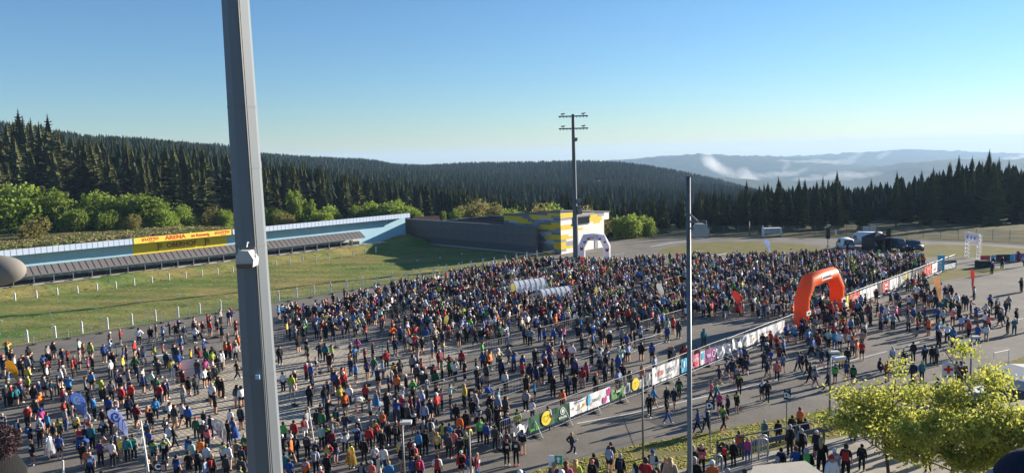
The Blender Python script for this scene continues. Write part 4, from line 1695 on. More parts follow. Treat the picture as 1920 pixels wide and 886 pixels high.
# red cross sign
REDC = mat('red cross paint', (0.62, 0.03, 0.03), 0.5)
pc_ = at_z(1776, 752)
t = thing('red_cross_sign', 'white sign with a red cross on a white post above the leaves', 'sign', (pc_.x, pc_.y, 0), math.radians(-6))
zc = at_d(1776, 694, pc_.y).z
m_ = MB()
m_.box((0, .06, zc / 2), (.12, .1, zc))
m_.build('post', WHITEP, t)
m_ = MB()
m_.box((0, 0, zc), (.82, .09, 1.12))
m_.prism([(-.41, .56), (.41, .56), (0, .68)], (0, -.04, zc), (1, 0, 0), (0, 0, 1), (0, 1, 0), .085)
m_.build('board', WHITEP, t)
m_ = MB()
m_.box((0, -.05, zc + .1), (.2, .02, .62))
m_.box((-.21, -.05, zc + .1), (.22, .02, .2))
m_.box((.21, -.05, zc + .1), (.22, .02, .2))
m_.build('red_cross', REDC, t)
logo('print', [(-.28, -.05), (.24, -.05), (.28, .05), (-.24, .05)], mat('navy print', (0.04, 0.06, 0.2), .6), t, (0, -.05, zc - .42), RX90, -.006)

# ------------------------------------------------------------------ inflatable arches
ORANGE = mat('orange inflatable fabric', (0.95, 0.165, 0.02), 0.42, var=0.05, scale=1.5, spec=0.35)
WINFL = mat('white inflatable fabric', (0.70, 0.69, 0.75), 0.5, var=0.04, scale=1)
def arch(name, lab, p0, p1, hgt, r, mt, chamfer=0.32):
    p0, p1 = Vector(p0), Vector(p1)
    d = p1 - p0
    Lh = d.length
    t = thing(name, lab, 'inflatable arch', p0, math.atan2(d.y, d.x))
    mm = MB()
    c_ = chamfer
    zt = hgt - r
    zl = zt * .66
    xc = Lh * .17
    path = [(0, 0, 0), (0, 0, zl * .5), (0, 0, zl), (xc, 0, zt), (Lh * .5, 0, zt + .05), (Lh - xc, 0, zt), (Lh, 0, zl), (Lh, 0, zl * .5), (Lh, 0, 0)]
    mm.tube(path, [r, r, r * 1.04, r * 1.06, r, r * 1.06, r * 1.04, r, r], 16, ref=(0, 1, 0))
    mm.build('tube', mt, t, True)
    return t, Lh, zt
def flagcloth(mt, fac=.5):
    t = mt.node_tree
    if 'tl' not in t.nodes:
        b = t.nodes['Principled BSDF']
        tr = t.nodes.new('ShaderNodeBsdfTranslucent')
        tr.name = 'tl'
        src = b.inputs['Base Color'].links[0].from_socket
        t.links.new(src, tr.inputs[0])
        mx = t.nodes.new('ShaderNodeMixShader')
        mx.inputs[0].default_value = fac
        t.links.new(b.outputs[0], mx.inputs[1])
        t.links.new(tr.outputs[0], mx.inputs[2])
        t.links.new(mx.outputs[0], t.nodes['Material Output'].inputs['Surface'])
    return mt
flagcloth(ORANGE, .35)
flagcloth(WINFL, .35)
ar, Lh, zt = arch('orange_arch', 'big orange inflatable arch spanning the gap in the banner fence', AB(78.0, 35.2), AB(87.0, 35.2), 5.55, .76, ORANGE)
for x in (0, Lh):
    m_ = MB()
    m_.box((x - .1, -.77, 1.7), (1.0, .1, .4))
    pl = m_.build('white_patch', WHITEP, ar)
    logo('print', [(-.35, -.1), (.3, -.12), (.36, .08), (-.3, .12)], BLACK, ar, (x - .1, -.822, 1.7), RX90, -.006)
m_ = MB()
m_.box((Lh * .5, -.70, zt + .12), (2.8, .12, .5))
m_.build('white_patch', WHITEP, ar)
logo('print', [(-1.15, -.10), (.8, -.12), (1.15, .04), (1.05, .13), (-1.1, .11)], BLACK, ar, (Lh * .5, -.762, zt + .12), RX90, -.006)

for x, dx in ((0, -2.2), (Lh, 2.2)):
    for dy in (-2.6, 2.6):
        m_ = MB()
        m_.tube([(x, .5 * (1 if dy > 0 else -1), 3.6), (x + dx * .4, dy, .02)], .02, 4)
        m_.build('tether_rope', BLACK, ar)
a0_, a1_ = at_d(1091, 496, 131.0), at_d(1138, 497, 131.0)
wa, Lw, zw = arch('white_arch', 'white inflatable arch with red and blue leaf shapes beside the floodlight mast', (a0_.x, 131, 0), (a1_.x, 131, 0), 5.3, .62, WINFL)
LR_ = mat('raspberry print', (0.33, 0.03, 0.09), .6)
LB_ = mat('blue print on arch', (0.08, 0.22, 0.5), .6)
petal = [(-.3, -.1), (-.25, .3), (0, .1), (.25, .36), (.32, -.05), (.1, -.35), (-.15, -.32)]
for x, z, mt_, s in [(-.05, 2.9, LR_, .95), (.45, 4.0, LB_, .75), (1.15, 4.55, LR_, .75), (Lw - 1.25, 4.45, LB_, .8), (Lw - .4, 3.9, LR_, .6), (Lw + .0, 2.55, LR_, 1.0), (Lw + .05, 1.1, LB_, 1.0)]:
    logo('leaf_shape', [(u * s, v * s) for u, v in petal], mt_, wa, (x, -.66, z), RX90, -.03)
lettering('Lauf', .42, BLACK, wa, (Lw * .5 - .35, -.66, zw + .05), RX90, .01)
lettering('?', .75, BLACK, wa, (Lw * .5 + .45, -.66, zw + .08), RX90, .01, bold=.01)

# ------------------------------------------------------------------ beach flags
def beach_flag(px, top, pxb, base, wd, colr, lab, marks=None, D=None, ring=None):
    g = at_z(pxb, base) if D is None else at_d(pxb, base, D)
    tp = at_d(px, top, g.y)
    t = thing('beach_flag', lab, 'flag', (g.x, g.y, 0))
    H_ = tp.z
    W_ = wd / FPX * g.y
    lean = (tp.x - g.x)
    z0 = H_ * 0.12
    mm = MB()
    N = 14
    vs = []
    for i in range(N + 1):
        f = i / N
        z = z0 + (H_ - z0) * f
        xl = lean * f
        wdt = W_ * min(1.0, 1.25 * f ** 0.75) * (math.sqrt(max(0, 1 - ((f - .72) / .28) ** 2)) if f > .72 else 1)
        vs.append((xl - wdt * .5, .05 * math.sin(f * 9), z))
        vs.append((xl + wdt * .5, -.06 * math.sin(f * 9 + 1), z))
    vs += [(x, y + .015, z) for x, y, z in vs]
    k = 2 * (N + 1)
    fs = []
    for i in range(N):
        a = 2 * i
        fs.append((a, a + 1, a + 3, a + 2))
        fs.append((k + a + 2, k + a + 3, k + a + 1, k + a))
        fs.append((a, a + 2, k + a + 2, k + a))
        fs.append((a + 1, k + a + 1, k + a + 3, a + 3))
    mm.add(vs, fs)
    mm.build('cloth', flagcloth(colr), t)
    mm = MB()
    mm.tube([(0, .04, 0), (lean * .12, .04, z0), (lean * .5 - W_ * .3, .04, H_ * .5)], .03, 5)
    mm.build('pole', GALV, t)
    mm = MB()
    mm.box((0, 0, .04), (.7, .08, .06))
    mm.box((0, 0, .04), (.08, .7, .06))
    mm.build('base', RUBBER, t)
    if marks:
        for (f, poly, mt_) in marks:
            z = z0 + (H_ - z0) * f
            logo('print', [(x * W_, y * W_) for x, y in poly], mt_, t, (lean * f, -.1, z), RX90, -.02)
    return t
FYEL = mat('yellow flag cloth', (0.78, 0.50, 0.06), .7, var=.08, scale=3)
FBLU = mat('pale blue flag cloth', (0.28, 0.42, 0.78), .7, var=.08, scale=3)
FWBL = mat('white blue flag cloth', (0.58, 0.63, 0.82), .7, var=.06, scale=3)
FWHT = mat('white flag cloth', (0.72, 0.72, 0.72), .7, var=.06, scale=3)
FGRY = mat('pale grey flag cloth', (0.46, 0.46, 0.45), .7, var=.1, scale=3)
FRED = mat('salmon flag cloth', (0.70, 0.16, 0.10), .7, var=.08, scale=3)
FCRM = mat('cream flag cloth', (0.80, 0.55, 0.32), .7, var=.1, scale=3)
FPYE = mat('pale yellow flag cloth', (0.74, 0.68, 0.30), .7, var=.08, scale=3)
PBLU = mat('blue flag print', (0.12, 0.22, 0.6), .6)
PWHT = mat('white flag print', (0.8, 0.82, 0.86), .6)
PDRK = mat('dark flag print', (0.25, 0.25, 0.27), .6)
curl = [(-.3, -.1), (-.28, .2), (0, .36), (.26, .2), (.2, -.05), (0, -.1), (-.02, .08), (.12, .1), (.1, .18), (-.08, .2), (-.14, 0), (-.02, -.2), (.3, -.2), (.2, -.32), (-.15, -.3)]
lines_ = [(-.2, -.5), (-.14, -.5), (-.1, .4), (.05, .5), (.02, .6), (-.15, .5)]
beach_flag(14, 674, 36, 720, 20, FYEL, 'yellow beach flag at the near end of the lot', [(.6, [(-.25, -.15), (.2, -.25), (.25, -.1), (-.2, 0)], mat('orange flag print', (.75, .38, .03), .6))])
beach_flag(140, 735, 162, 792, 28, FBLU, 'blue beach flag with a white curl emblem on the lot', [(.72, [(x * .9, y * .9) for x, y in curl], PWHT)])
beach_flag(208, 766, 241, 826, 30, FWBL, 'pale beach flag with blue curl lines, next to the solid blue one', [(.72, curl, PBLU), (.4, lines_, PBLU), (.36, [(x + .25, y) for x, y in lines_], PBLU)])
beach_flag(404, 784, 424, 836, 26, FGRY, 'grey patterned beach flag on the paving beside the person in the blue cape', [(.72, curl, PWHT), (.42, lines_, PWHT), (.40, [(x + .22, y * .9) for x, y in lines_], PWHT)])
beach_flag(1234, 530, 1247, 575, 12, FWHT, 'white beach flag amid the dense crowd, between the two slim masts')
beach_flag(1377, 544, 1391, 592, 14, FRED, 'salmon red beach flag amid the dense crowd before the orange arch')
beach_flag(1436, 449, 1444, 476, 11, FWBL, 'white beach flag at the far edge of the crowd by the grass island')
beach_flag(1755, 518, 1764, 577, 12, FCRM, 'cream to orange beach flag on a round foot at the road')
beach_flag(1823, 503, 1825, 556, 7, FRED, 'narrow red beach flag on the road past the cream one')
beach_flag(1091, 481, 1096, 506, 9, FRED, 'small salmon flag before the foot of the white arch')
beach_flag(961, 530, 965, 570, 9, FPYE, 'pale yellow beach flag beside the clear tunnel shelter')
beach_flag(838, 590, 834, 622, 9, FPYE, 'small pale yellow flag in the middle of the crowd')
beach_flag(1118, 536, 1117, 572, 5, FPYE, 'thin yellowish flag past the tunnel shelters')

# ------------------------------------------------------------------ clear tunnel shelters
CLEAR = mat('clear plastic sheet', (0.9, 0.92, 0.93), .12, var=.02, alpha=.62, spec=.8)
def shelter(px, py, D, L_, wd, hgt, lab):
    p = at_d(px, py, D)
    t = thing('tunnel_shelter', lab, 'shelter', (p.x, p.y, 0), math.radians(30))
    n = 8
    prof = []
    for i in range(n + 1):
        an = math.pi * i / n
        prof.append((-math.cos(an) * wd / 2, hgt * .5 + math.sin(an) * hgt * .5))
    nr = 6
    for i in range(nr + 1):
        x = L_ * i / nr
        mm = MB()
        mm.tube([(x, -wd / 2, 0)] + [(x, y, z) for y, z in prof] + [(x, wd / 2, 0)], .05, 5)
        mm.build('rib', WHITEP, t)
    for i in range(nr):
        mm = MB()
        xs = (L_ * i / nr + .05, L_ * (i + 1) / nr - .05)
        mm.add([(x, y, z) for x in xs for y, z in prof], [(k, k + 1, k + 2 + n, k + 1 + n) for k in range(n)])
        mm.build('roof_sheet', CLEAR, t, True)
    mm = MB()
    for y in (-wd / 2, wd / 2):
        mm.box((L_ / 2, y, hgt * .5), (L_, .07, .07))
        mm.box((L_ / 2, y, .9), (L_, .05, .05))
    mm.build('rail', WHITEP, t)
    mm = MB()
    mm.box((L_ * .9, -wd / 2 - .04, .75), (L_ * .18, .04, 1.0))
    mm.build('end_board', WHITEP, t)
    return t
shelter(962, 575, 99.5, 4.8, 2.0, 2.7, 'clear arched tunnel shelter in the crowd, next to the pale yellow flag')
shelter(1012, 588, 95.5, 4.4, 1.9, 2.2, 'second, lower clear tunnel shelter, butted to the taller one')

# ------------------------------------------------------------------ banner fence along the road
FB = 35.1
MESHW = mat('thin fence wire', (0.38, 0.38, 0.38), .5, metal=.3)
def fence_panel_parts(L_, H_, wires):
    mm = MB()
    for x in (0, L_):
        mm.tube([(x, 0, .05), (x, 0, H_)], .02, 6)
    for z in (.14, H_):
        mm.tube([(0, 0, z), (L_, 0, z)], .018, 6)
    fr = mm.mesh('frame', GALV)
    mm = MB()
    for i in range(1, wires):
        x = L_ * i / wires
        mm.tube([(x, 0, .14), (x, 0, H_)], .006, 3, cap=False)
    for z in np.linspace(.14, H_, 5)[1:-1]:
        mm.tube([(0, 0, z), (L_, 0, z)], .006, 3, cap=False)
    wr = mm.mesh('wires', MESHW)
    mm = MB()
    mm.prism([(-.36, 0), (.36, 0), (.30, .14), (-.30, .14)], (-.13, 0, .005), (0, 1, 0), (0, 0, 1), (1, 0, 0), .26)
    ft = mm.mesh('foot', RUBBER)
    return fr, wr, ft
PF = fence_panel_parts(3.2, 1.92, 16)
def run_panels(name, a_from, a_to, b, parts, L_, lab, grp, cat, first=None, brace=False):
    root = first
    kids = None
    a = a_from
    while a < a_to - .3:
        if root is None:
            root = thing(name, lab, cat, AB(a, b), math.radians(45), grp)
            kids = [(link(n_, d_, root), []) for n_, d_ in zip(('frame', 'wires', 'foot'), parts)]
            if brace:
                mm = MB()
                mm.tube([(0, 0, 1.2), (0, -.75, .05)], .018, 5)
                mm.tube([(0, 0, .1), (0, -.8, .05)], .018, 5)
                kids.append((mm.build('brace', GALV, root), []))
            run_panels.kids = kids
        else:
            copy_thing(root, run_panels.kids, AB(a + random.uniform(-.05, .05), b + random.uniform(-.08, .08)), math.radians(45) + random.uniform(-.012, .012), lab)
        a += L_
    return root
GF = 'mesh fence panels along the road'
fp = run_panels('mesh_fence', 33.5, 77.0, FB, PF, 3.2, 'galvanised mesh fence panel on rubber feet in the long banner fence line', GF, 'fence panel', None, True)
run_panels('mesh_fence', 89.5, 129, FB, PF, 3.2, 'galvanised mesh fence panel on rubber feet in the long banner fence line', GF, 'fence panel', fp)

BGRN = mat('dark green banner', (0.035, 0.105, 0.065), .6, var=.1, scale=1.2)
BWHT = mat('white banner', (0.76, 0.76, 0.75), .6, var=.05, scale=1.2)
BGRY = mat('grey banner', (0.34, 0.36, 0.34), .6, var=.1)
BYEL = mat('yellow banner print', (0.85, 0.66, 0.05), .6)
BRED = mat('red banner', (0.62, 0.08, 0.06), .6, var=.08)
BPNK = mat('pink banner', (0.62, 0.18, 0.28), .6, var=.08)
BPUR = mat('purple banner', (0.28, 0.06, 0.24), .6, var=.08)
BBLU = mat('sky blue banner', (0.08, 0.45, 0.68), .6, var=.06)
BDRK = mat('dark banner', (0.035, 0.04, 0.055), .6, var=.1)
BORA = mat('orange banner print', (0.75, 0.38, 0.03), .6)
BMAG = mat('magenta banner print', (0.55, 0.04, 0.28), .6)
LGRN = mat('light green print', (0.12, 0.5, 0.1), .6)
GRYT = mat('grey print', (0.25, 0.26, 0.28), .6)
REDP = mat('red print', (0.6, 0.08, 0.05), .6)
GLEAF = mat('grass green print', (0.08, 0.2, 0.06), .6, var=.4, scale=5)

def a_at(px):
    return on_b(px, FB - .12)

def banner(x0, x1, mt, lab, z0=.42, z1=1.55, sag=0.0, wrinkle=.02, marks=None, seed=0):
    A0, A1 = a_at(x0), a_at(x1)
    L_ = A1 - A0
    t = AB(A0, FB - .1)
    r_ = random.Random(seed + int(x0))
    mm = MB()
    N = max(6, int(L_ * 4))
    Mz = 5
    ph = r_.uniform(0, 6)
    def pt(i, j, off):
        f, g = i / N, j / Mz
        s = sag * math.sin(math.pi * f)
        y = -wrinkle * (math.sin(f * N * 1.3 + ph + g * 2) + .5 * math.sin(f * N * 2.9 + g * 5))
        ztop = z1 - s * g
        return (L_ * f, y + off, z0 + (ztop - z0) * g + (wrinkle * 2 * math.sin(f * 9 + ph) if wrinkle > .05 else 0))
    vs = [pt(i, j, 0) for i in range(N + 1) for j in range(Mz + 1)] + [pt(i, j, .012) for i in range(N + 1) for j in range(Mz + 1)]
    k = (N + 1) * (Mz + 1)
    fs = []
    for i in range(N):
        for j in range(Mz):
            a = i * (Mz + 1) + j
            fs.append((a, a + Mz + 1, a + Mz + 2, a + 1))
            fs.append((k + a, k + a + 1, k + a + Mz + 2, k + a + Mz + 1))
    mm.add(vs, fs)
    if marks:
        root = thing('banner', lab, 'banner', t, math.radians(45))
        mm.build('cloth', mt, root)
        o = -(wrinkle * 1.6 + .012)
        for mk in marks:
            if mk[0] == 't':
                _, txt, size, fx, fz, m2, sxx = mk
                lettering(txt, size, m2, root, (L_ * fx, o, z0 + (z1 - z0) * fz), RX90, .003, sxx, bold=.008, name='print')
            else:
                _, poly, fx, fz, m2 = mk
                logo('print', poly, m2, root, (L_ * fx, o, z0 + (z1 - z0) * fz), RX90, -.006 if len(mk) == 5 else -.006)
    else:
        root = mm.build('banner', mt)
        root.location = t
        root.rotation_euler = (0, 0, math.radians(45))
        tag(root, lab, 'banner')
    return root
def swoosh(s):
    return [(-1.1 * s, -.25 * s), (-.2 * s, -.12 * s), (.35 * s, .1 * s), (.75 * s, .55 * s), (.8 * s, .0), (.4 * s, -.2 * s), (-.3 * s, -.32 * s)]
banner(955, 982, BWHT, 'sagging crumpled white banner at the near end of the fence', .7, 1.5, .35, .07)
banner(983, 1034, BGRN, 'dark green banner with a big yellow heart disc', .42, 1.5, 0, .02, [
    ('t', 'pro EA', .30, .22, .16, LGRN, 1.0), ('p', disc(.50, .50, 24), .66, .56, BYEL)])
hb_ = [o for o in COL.objects if o.name.startswith('banner') and o.get('label', '').startswith('dark green banner with')][0]
def heart_ring(root, Lx, z, s, o):
    h = heart(s)
    hi = heart(s * .82)
    m2 = MB()
    pts = [(x, z + y) for x, y in h] + [(x, z + y) for x, y in hi]
    n = len(h)
    m2.add([(Lx + x, o, zz) for x, zz in pts], [(i, (i + 1) % n, n + (i + 1) % n, n + i) for i in range(n)])
    m2.build('print', mat('dark heart line', (.25, .2, .02), .6), root)
La = a_at(1034) - a_at(983)
heart_ring(hb_, La * .66, .42 + 1.08 * .56, .30, -.075)
banner(1035, 1062, BGRN, 'dark green banner with a white round emblem and white words', .42, 1.5, 0, .02, [
    ('p', ringpoly(.26, .26, .05), .5, .62, WHT), ('p', disc(.12, .14, 8), .5, .62, WHT), ('t', 'BORNTAL', .2, .5, .2, WHT, .9)])
banner(1063, 1096, BWHT, 'loosely tied white banner with an orange swoosh beside the green one', .42, 1.5, .1, .025, [
    ('p', swoosh(.5), .68, .45, BORA), ('t', 'Rennsteiglauf', .16, .6, .85, GRYT, 1), ('p', disc(.1, .12, 8), .15, .5, GRYT)])
banner(1097, 1141, BWHT, 'white banner with pink petals and a blue drop', .40, 1.55, 0, .012, [
    ('p', disc(.17, .42, 14), .06, .66, BBLU), ('t', 'TEAG', .30, .35, .5, GRYT, 1), ('t', '?', .6, .52, .5, GRYT, 1),
    ('p', [(x * .8, y * .8) for x, y in petal], .74, .28, BMAG), ('p', [(x * .8, y * .9) for x, y in petal], .91, .72, BMAG)])
banner(1142, 1167, GLEAF, 'slack green and white banner with a grassy picture', .42, 1.35, .25, .05, [('t', 'Lauf', .3, .5, .65, WHT, 1)])
banner(1168, 1218, BGRY, 'sagging grey banner with a yellow heart disc beside the bare pole', .5, 1.45, .3, .05, [('p', disc(.48, .48, 24), .38, .55, BYEL)])
hb2 = [o for o in COL.objects if o.name.startswith('banner') and o.get('label', '').startswith('sagging grey')][0]
heart_ring(hb2, (a_at(1218) - a_at(1168)) * .38, .5 + .95 * .55, .28, -.15)
banner(1221, 1272, BWHT, 'wide white banner with red and grey capital letters beside the slim mast', .35, 1.72, 0, .03, [
    ('t', 'INTER', .52, .29, .56, REDP, .72), ('t', 'SPORT', .52, .72, .56, GRYT, .72), ('p', [(-.9, -.05), (.9, -.05), (.9, .04), (-.9, .04)], .5, .22, GRYT)])
banner(1277, 1289, BBLU, 'narrow blue and white banner touching the slim mast', .4, 1.55, 0, .015, [('p', disc(.12, .3, 10), .4, .6, WHT)])
banner(1297, 1311, BPNK, 'pink and red banner just past the slim mast', .4, 1.55, 0, .02, [('t', 'LOTTO', .25, .5, .6, WHT, 1), ('p', disc(.3, .15, 10), .5, .3, REDP)])
banner(1313, 1321, BWHT, 'short white banner with a blue block next to the purple one', .4, 1.6, 0, .012, [('p', [(-.2, -.3), (.2, -.3), (.2, .3), (-.2, .3)], .55, .65, BBLU)])
banner(1321.5, 1342, BPUR, 'purple banner with white letters and a white swirl', .4, 1.6, 0, .015, [
    ('t', 'TEAG', .38, .34, .5, WHT, .75), ('p', ringpoly(.26, .34, .07), .8, .55, WHT)])
banner(1344, 1372, BWHT, 'crumpled white banner next to the purple one', .45, 1.55, .2, .09)
banner(1373, 1399, BWHT, 'second crumpled white banner, half twisted on the fence', .5, 1.6, .25, .08)
banner(1400, 1420, BWHT, 'white banner with a small orange swoosh past the crumpled ones', .45, 1.6, 0, .02, [('p', swoosh(.4), .6, .4, BORA), ('t', 'Lauf', .2, .5, .8, GRYT, 1)])
banner(1421, 1454, BWHT, 'long white banner with faint red and grey letters', .45, 1.65, 0, .02, [('t', 'INTER', .38, .3, .55, mat('faint red print', (.65, .35, .3), .6), 1), ('t', 'SPORT', .38, .72, .55, mat('faint grey print', (.55, .55, .56), .6), 1)])
banner(1455, 1472, BWHT, 'white banner with an orange swoosh at the foot of the orange arch', .45, 1.65, 0, .02, [('p', swoosh(.4), .6, .4, BORA)])
for x0, x1, mt_, lab, mk in [
    (1581, 1587, BGRY, 'grey white banner right behind the orange arch', None),
    (1588, 1593, BYEL, 'narrow yellow banner behind the orange arch', None),
    (1594, 1613, BRED, 'red and white banner, first red one after the arch', [('t', 'LOTTO', .5, .5, .55, WHT, 1)]),
    (1614, 1646, BWHT, 'long white banner with a magenta leaf after the first red one', [('t', '?', .6, .45, .5, GRYT, 1), ('p', petal, .86, .45, BMAG)]),
    (1647, 1655, BDRK, 'dark banner with magenta between white and red ones', None),
    (1656, 1668, BRED, 'red banner next to the plain white one', [('p', [(-.5, -.12), (.4, -.12), (.5, .12), (-.4, .12)], .5, .66, WHT), ('p', [(-.4, -.1), (.5, -.1), (.4, .1), (-.5, .1)], .5, .32, WHT)]),
    (1669, 1685, BWHT, 'plain white banner after the second red one', [('p', [(-.6, -.06), (.5, -.06), (.6, .05), (-.5, .05)], .5, .3, GRYT)]),
    (1687, 1697, BGRY, 'light grey banner with faint print next to the yellow strip', [('p', [(-.5, -.07), (.5, -.07), (.5, .07), (-.5, .07)], .5, .5, WHT)]),
    (1698, 1702, BYEL, 'narrow yellow strip between two grey banners', None),
    (1703, 1709, BGRY, 'short grey banner after the yellow strip', None),
    (1711, 1733, BDRK, 'dark banner with white and red figures', [('p', [(-.9, -.35), (-.5, .4), (-.2, -.1), (.1, .4), (.5, -.2), (.3, -.4), (0, 0), (-.3, -.35)], .42, .5, WHT), ('p', petal, .8, .5, BRED)]),
    (1734, 1747, BRED, 'tall red banner near the far end of the fence', [('p', [(-.5, -.1), (.5, -.1), (.5, .1), (-.5, .1)], .5, .66, mat('pale red print', (.7, .3, .25), .6))]),
    (1748, 1758, BWHT, 'last white banner at the far end of the fence', [('p', [(-.4, -.1), (.4, -.1), (.4, .1), (-.4, .1)], .5, .35, BRED)])]:
    banner(x0, x1, mt_, lab, .4, 1.75, 0, .02, mk)
m_ = MB()
p = at_z(1764, 508)
m_.box((p.x, p.y, 1.2), (.9, .3, 2.4), 0)
tag(m_.build('blue_column', BBLU), 'bright blue upright column ending the banner fence', 'column')
# banner rows at the far end of the road
FARB = [(1768, 1793, 503, BDRK), (1838, 1856, 493, BRED), (1858, 1866, 492, BBLU), (1867, 1893, 491, BDRK), (1893, 1902, 490, BBLU), (1903, 1930, 489, BPUR)]
for i, (xa, xb, yb, mt_) in enumerate(FARB):
    pa, pb = at_z(xa, yb), at_z(xb, yb - .8)
    m_ = MB()
    d = pb - pa
    m_.box(((pa.x + pb.x) / 2, (pa.y + pb.y) / 2, .6), (d.length, .06, 1.15), 0, math.atan2(d.y, d.x))
    tag(m_.build('banner', mt_), ['low dark banner next to the blue column', 'small red banner behind the white truss gate', 'light blue strip behind the road, next to the small red banner', 'long dark banner across the far road', 'blue strip past the long dark banner across the road', 'purplish banner at the edge of view across the far road'][i], 'banner')
m_ = MB()
pa, pb = at_z(1770, 507.5), at_z(1793, 502)
d = pb - pa
m_.box(((pa.x + pb.x) / 2, (pa.y + pb.y) / 2, .5), (d.length, .06, .75), 0, math.atan2(d.y, d.x))
tag(m_.build('banner', BWHT), 'white blue banner leaning before the low dark one', 'banner')

# ------------------------------------------------------------------ low barriers between the start blocks
PB = fence_panel_parts(3.4, 1.12, 10)
bar = None
for b_, af, at_, wh in [(42.8, 40, 64, 'in the short row next to the banner fence'), (47.5, 30, 72, 'in the second row from the banner fence'), (54.0, 26, 96, 'in the third row from the banner fence'), (60.5, 22, 118, 'in the fourth row from the banner fence, across the paving'), (67.5, 18, 118, 'in the middle row across the lot'), (75.0, 14, 110, 'in the row just short of the tunnel shelters'), (82.5, 15.5, 108, 'in the second row from the grass range'), (95.4, 18, 106, 'in the row along the white lane posts')]:
    LB = 'low galvanised barrier ' + wh
    g_ = 'barriers ' + wh
    if bar is not None:
        bar['group'] = g_
    bar2 = run_panels('barrier', af, at_, b_, PB, 3.4, LB, g_, 'barrier', bar)
    if bar is None:
        bar = bar2
        first_group = g_
bar['group'] = first_group
# white table-like crate and sheet screens on the lot
def simple(name, lab, cat, p, rz, parts):
    t = thing(name, lab, cat, p, rz)
    for nm, fn, mt_ in parts:
        mm = MB()
        fn(mm)
        mm.build(nm, mt_, t)
    return t
SHEETM = mat('white sheet', (0.74, 0.73, 0.70), .7, var=.05)
p = at_z(325, 712)
simple('sheet_screen', 'white cloth screen standing on the paving, with a person shadow on it', 'screen', (p.x, p.y, 0), math.radians(22), [
    ('cloth', lambda mm: mm.prism([(0, .1), (2.6, .1), (2.6, 1.55), (1.9, 1.75), (0, 1.5)], (0, 0, 0), (1, 0, 0), (0, 0, 1), (0, 1, 0), .05), SHEETM),
    ('frame', lambda mm: [mm.tube([(x, .1, 0), (x, .1, 1.8)], .03, 6) for x in (0, 1.3, 2.6)], GALV)])
p = at_z(307, 684)
simple('folding_table', 'small white folding table on the lot beside a dark blue shirt', 'table', (p.x, p.y, 0), math.radians(30), [
    ('top', lambda mm: mm.box((0, 0, .95), (1.2, .7, .18)), SHEETM),
    ('leg', lambda mm: [mm.tube([(x, y, 0), (x, y, .88)], .03, 5) for x in (-.5, .5) for y in (-.28, .28)], GALV)])

# ------------------------------------------------------------------ white lane posts of the range
PW = mat('white lane post', (0.72, 0.72, 0.69), .6, var=.06)
def posts(b_, a_from, a_to, hgt, wd, lab, grp):
    mm = MB()
    mm.box((0, 0, hgt / 2), (wd, wd * .55, hgt))
    mm.prism([(-wd / 2, hgt), (wd / 2, hgt), (0, hgt + wd * .45)], (0, -wd * .27, 0), (1, 0, 0), (0, 0, 1), (0, 1, 0), wd * .54)
    me_ = mm.mesh('lane_post', PW)
    a = a_from
    while a < a_to:
        z = float(field_z(np.array([a]), np.array([b_]))[0]) - .1
        o = link('lane_post', me_, None, AB(a, b_, z), math.radians(10))
        tag(o, lab, 'post', grp)
        a += 2.75
posts(97.3, 18.5, 104.5, 1.4, .20, 'white wooden lane post in the row between grass range and crowd', 'lane posts beside the crowd')
posts(129.6, 24.5, 92, 1.15, .20, 'white wooden lane post in the row below the targets', 'lane posts below the targets')
mm = MB()
mm.box((0, 0, .1), (.3, .12, .22))
me_ = mm.mesh('lane_marker', PW)
for b_, a_ in [(104.5, k * 5.5 + 20) for k in range(15)] + [(113, k * 5.5 + 22) for k in range(15)]:
    if a_ < 102:
        tag(link('lane_marker', me_, None, AB(a_, b_, float(field_z(np.array([a_]), np.array([b_]))[0]) - .02), .5), 'tiny white marker stone in the grass of the range', 'marker', 'marker stones in the range grass')

# ------------------------------------------------------------------ wire fence at the back of the site
CHW = mat('dark fence wire', (0.10, 0.115, 0.115), .6)
fpos = [at_z(1226, 446.5), at_z(1330, 441), at_z(1440, 440), at_z(1560, 441), at_z(1700, 444), at_z(1830, 448), at_z(1960, 455), at_z(2100, 462)]
pts = []
for i in range(len(fpos) - 1):
    n = max(1, int((fpos[i + 1] - fpos[i]).length / 2.6))
    for k in range(n):
        pts.append(fpos[i].lerp(fpos[i + 1], k / n))
pts.append(fpos[-1])
wf = thing('wire_fence', 'long grey wire mesh fence before the dark spruce row at the back', 'fence', pts[0])
pm_ = MB()
pm_.tube([(0, 0, 0), (0, 0, 2.1)], .045, 5)
pme = pm_.mesh('post', GALVD)
wm_ = MB()
for k in range(1, 26):
    wm_.box((k / 26, 0, 1.05), (.006, .02, 1.95))
for k in range(9):
    wm_.box((.5, 0, .1 + k * .24), (1, .02, .018))
wme = wm_.mesh('mesh_panel', CHW)
for i, p in enumerate(pts):
    link('post', pme, wf, p - pts[0])
    if i < len(pts) - 1:
        d = pts[i + 1] - p
        o = link('mesh_panel', wme, wf, p - pts[0], math.atan2(d.y, d.x))
        o.scale = (d.length, 1, 1)
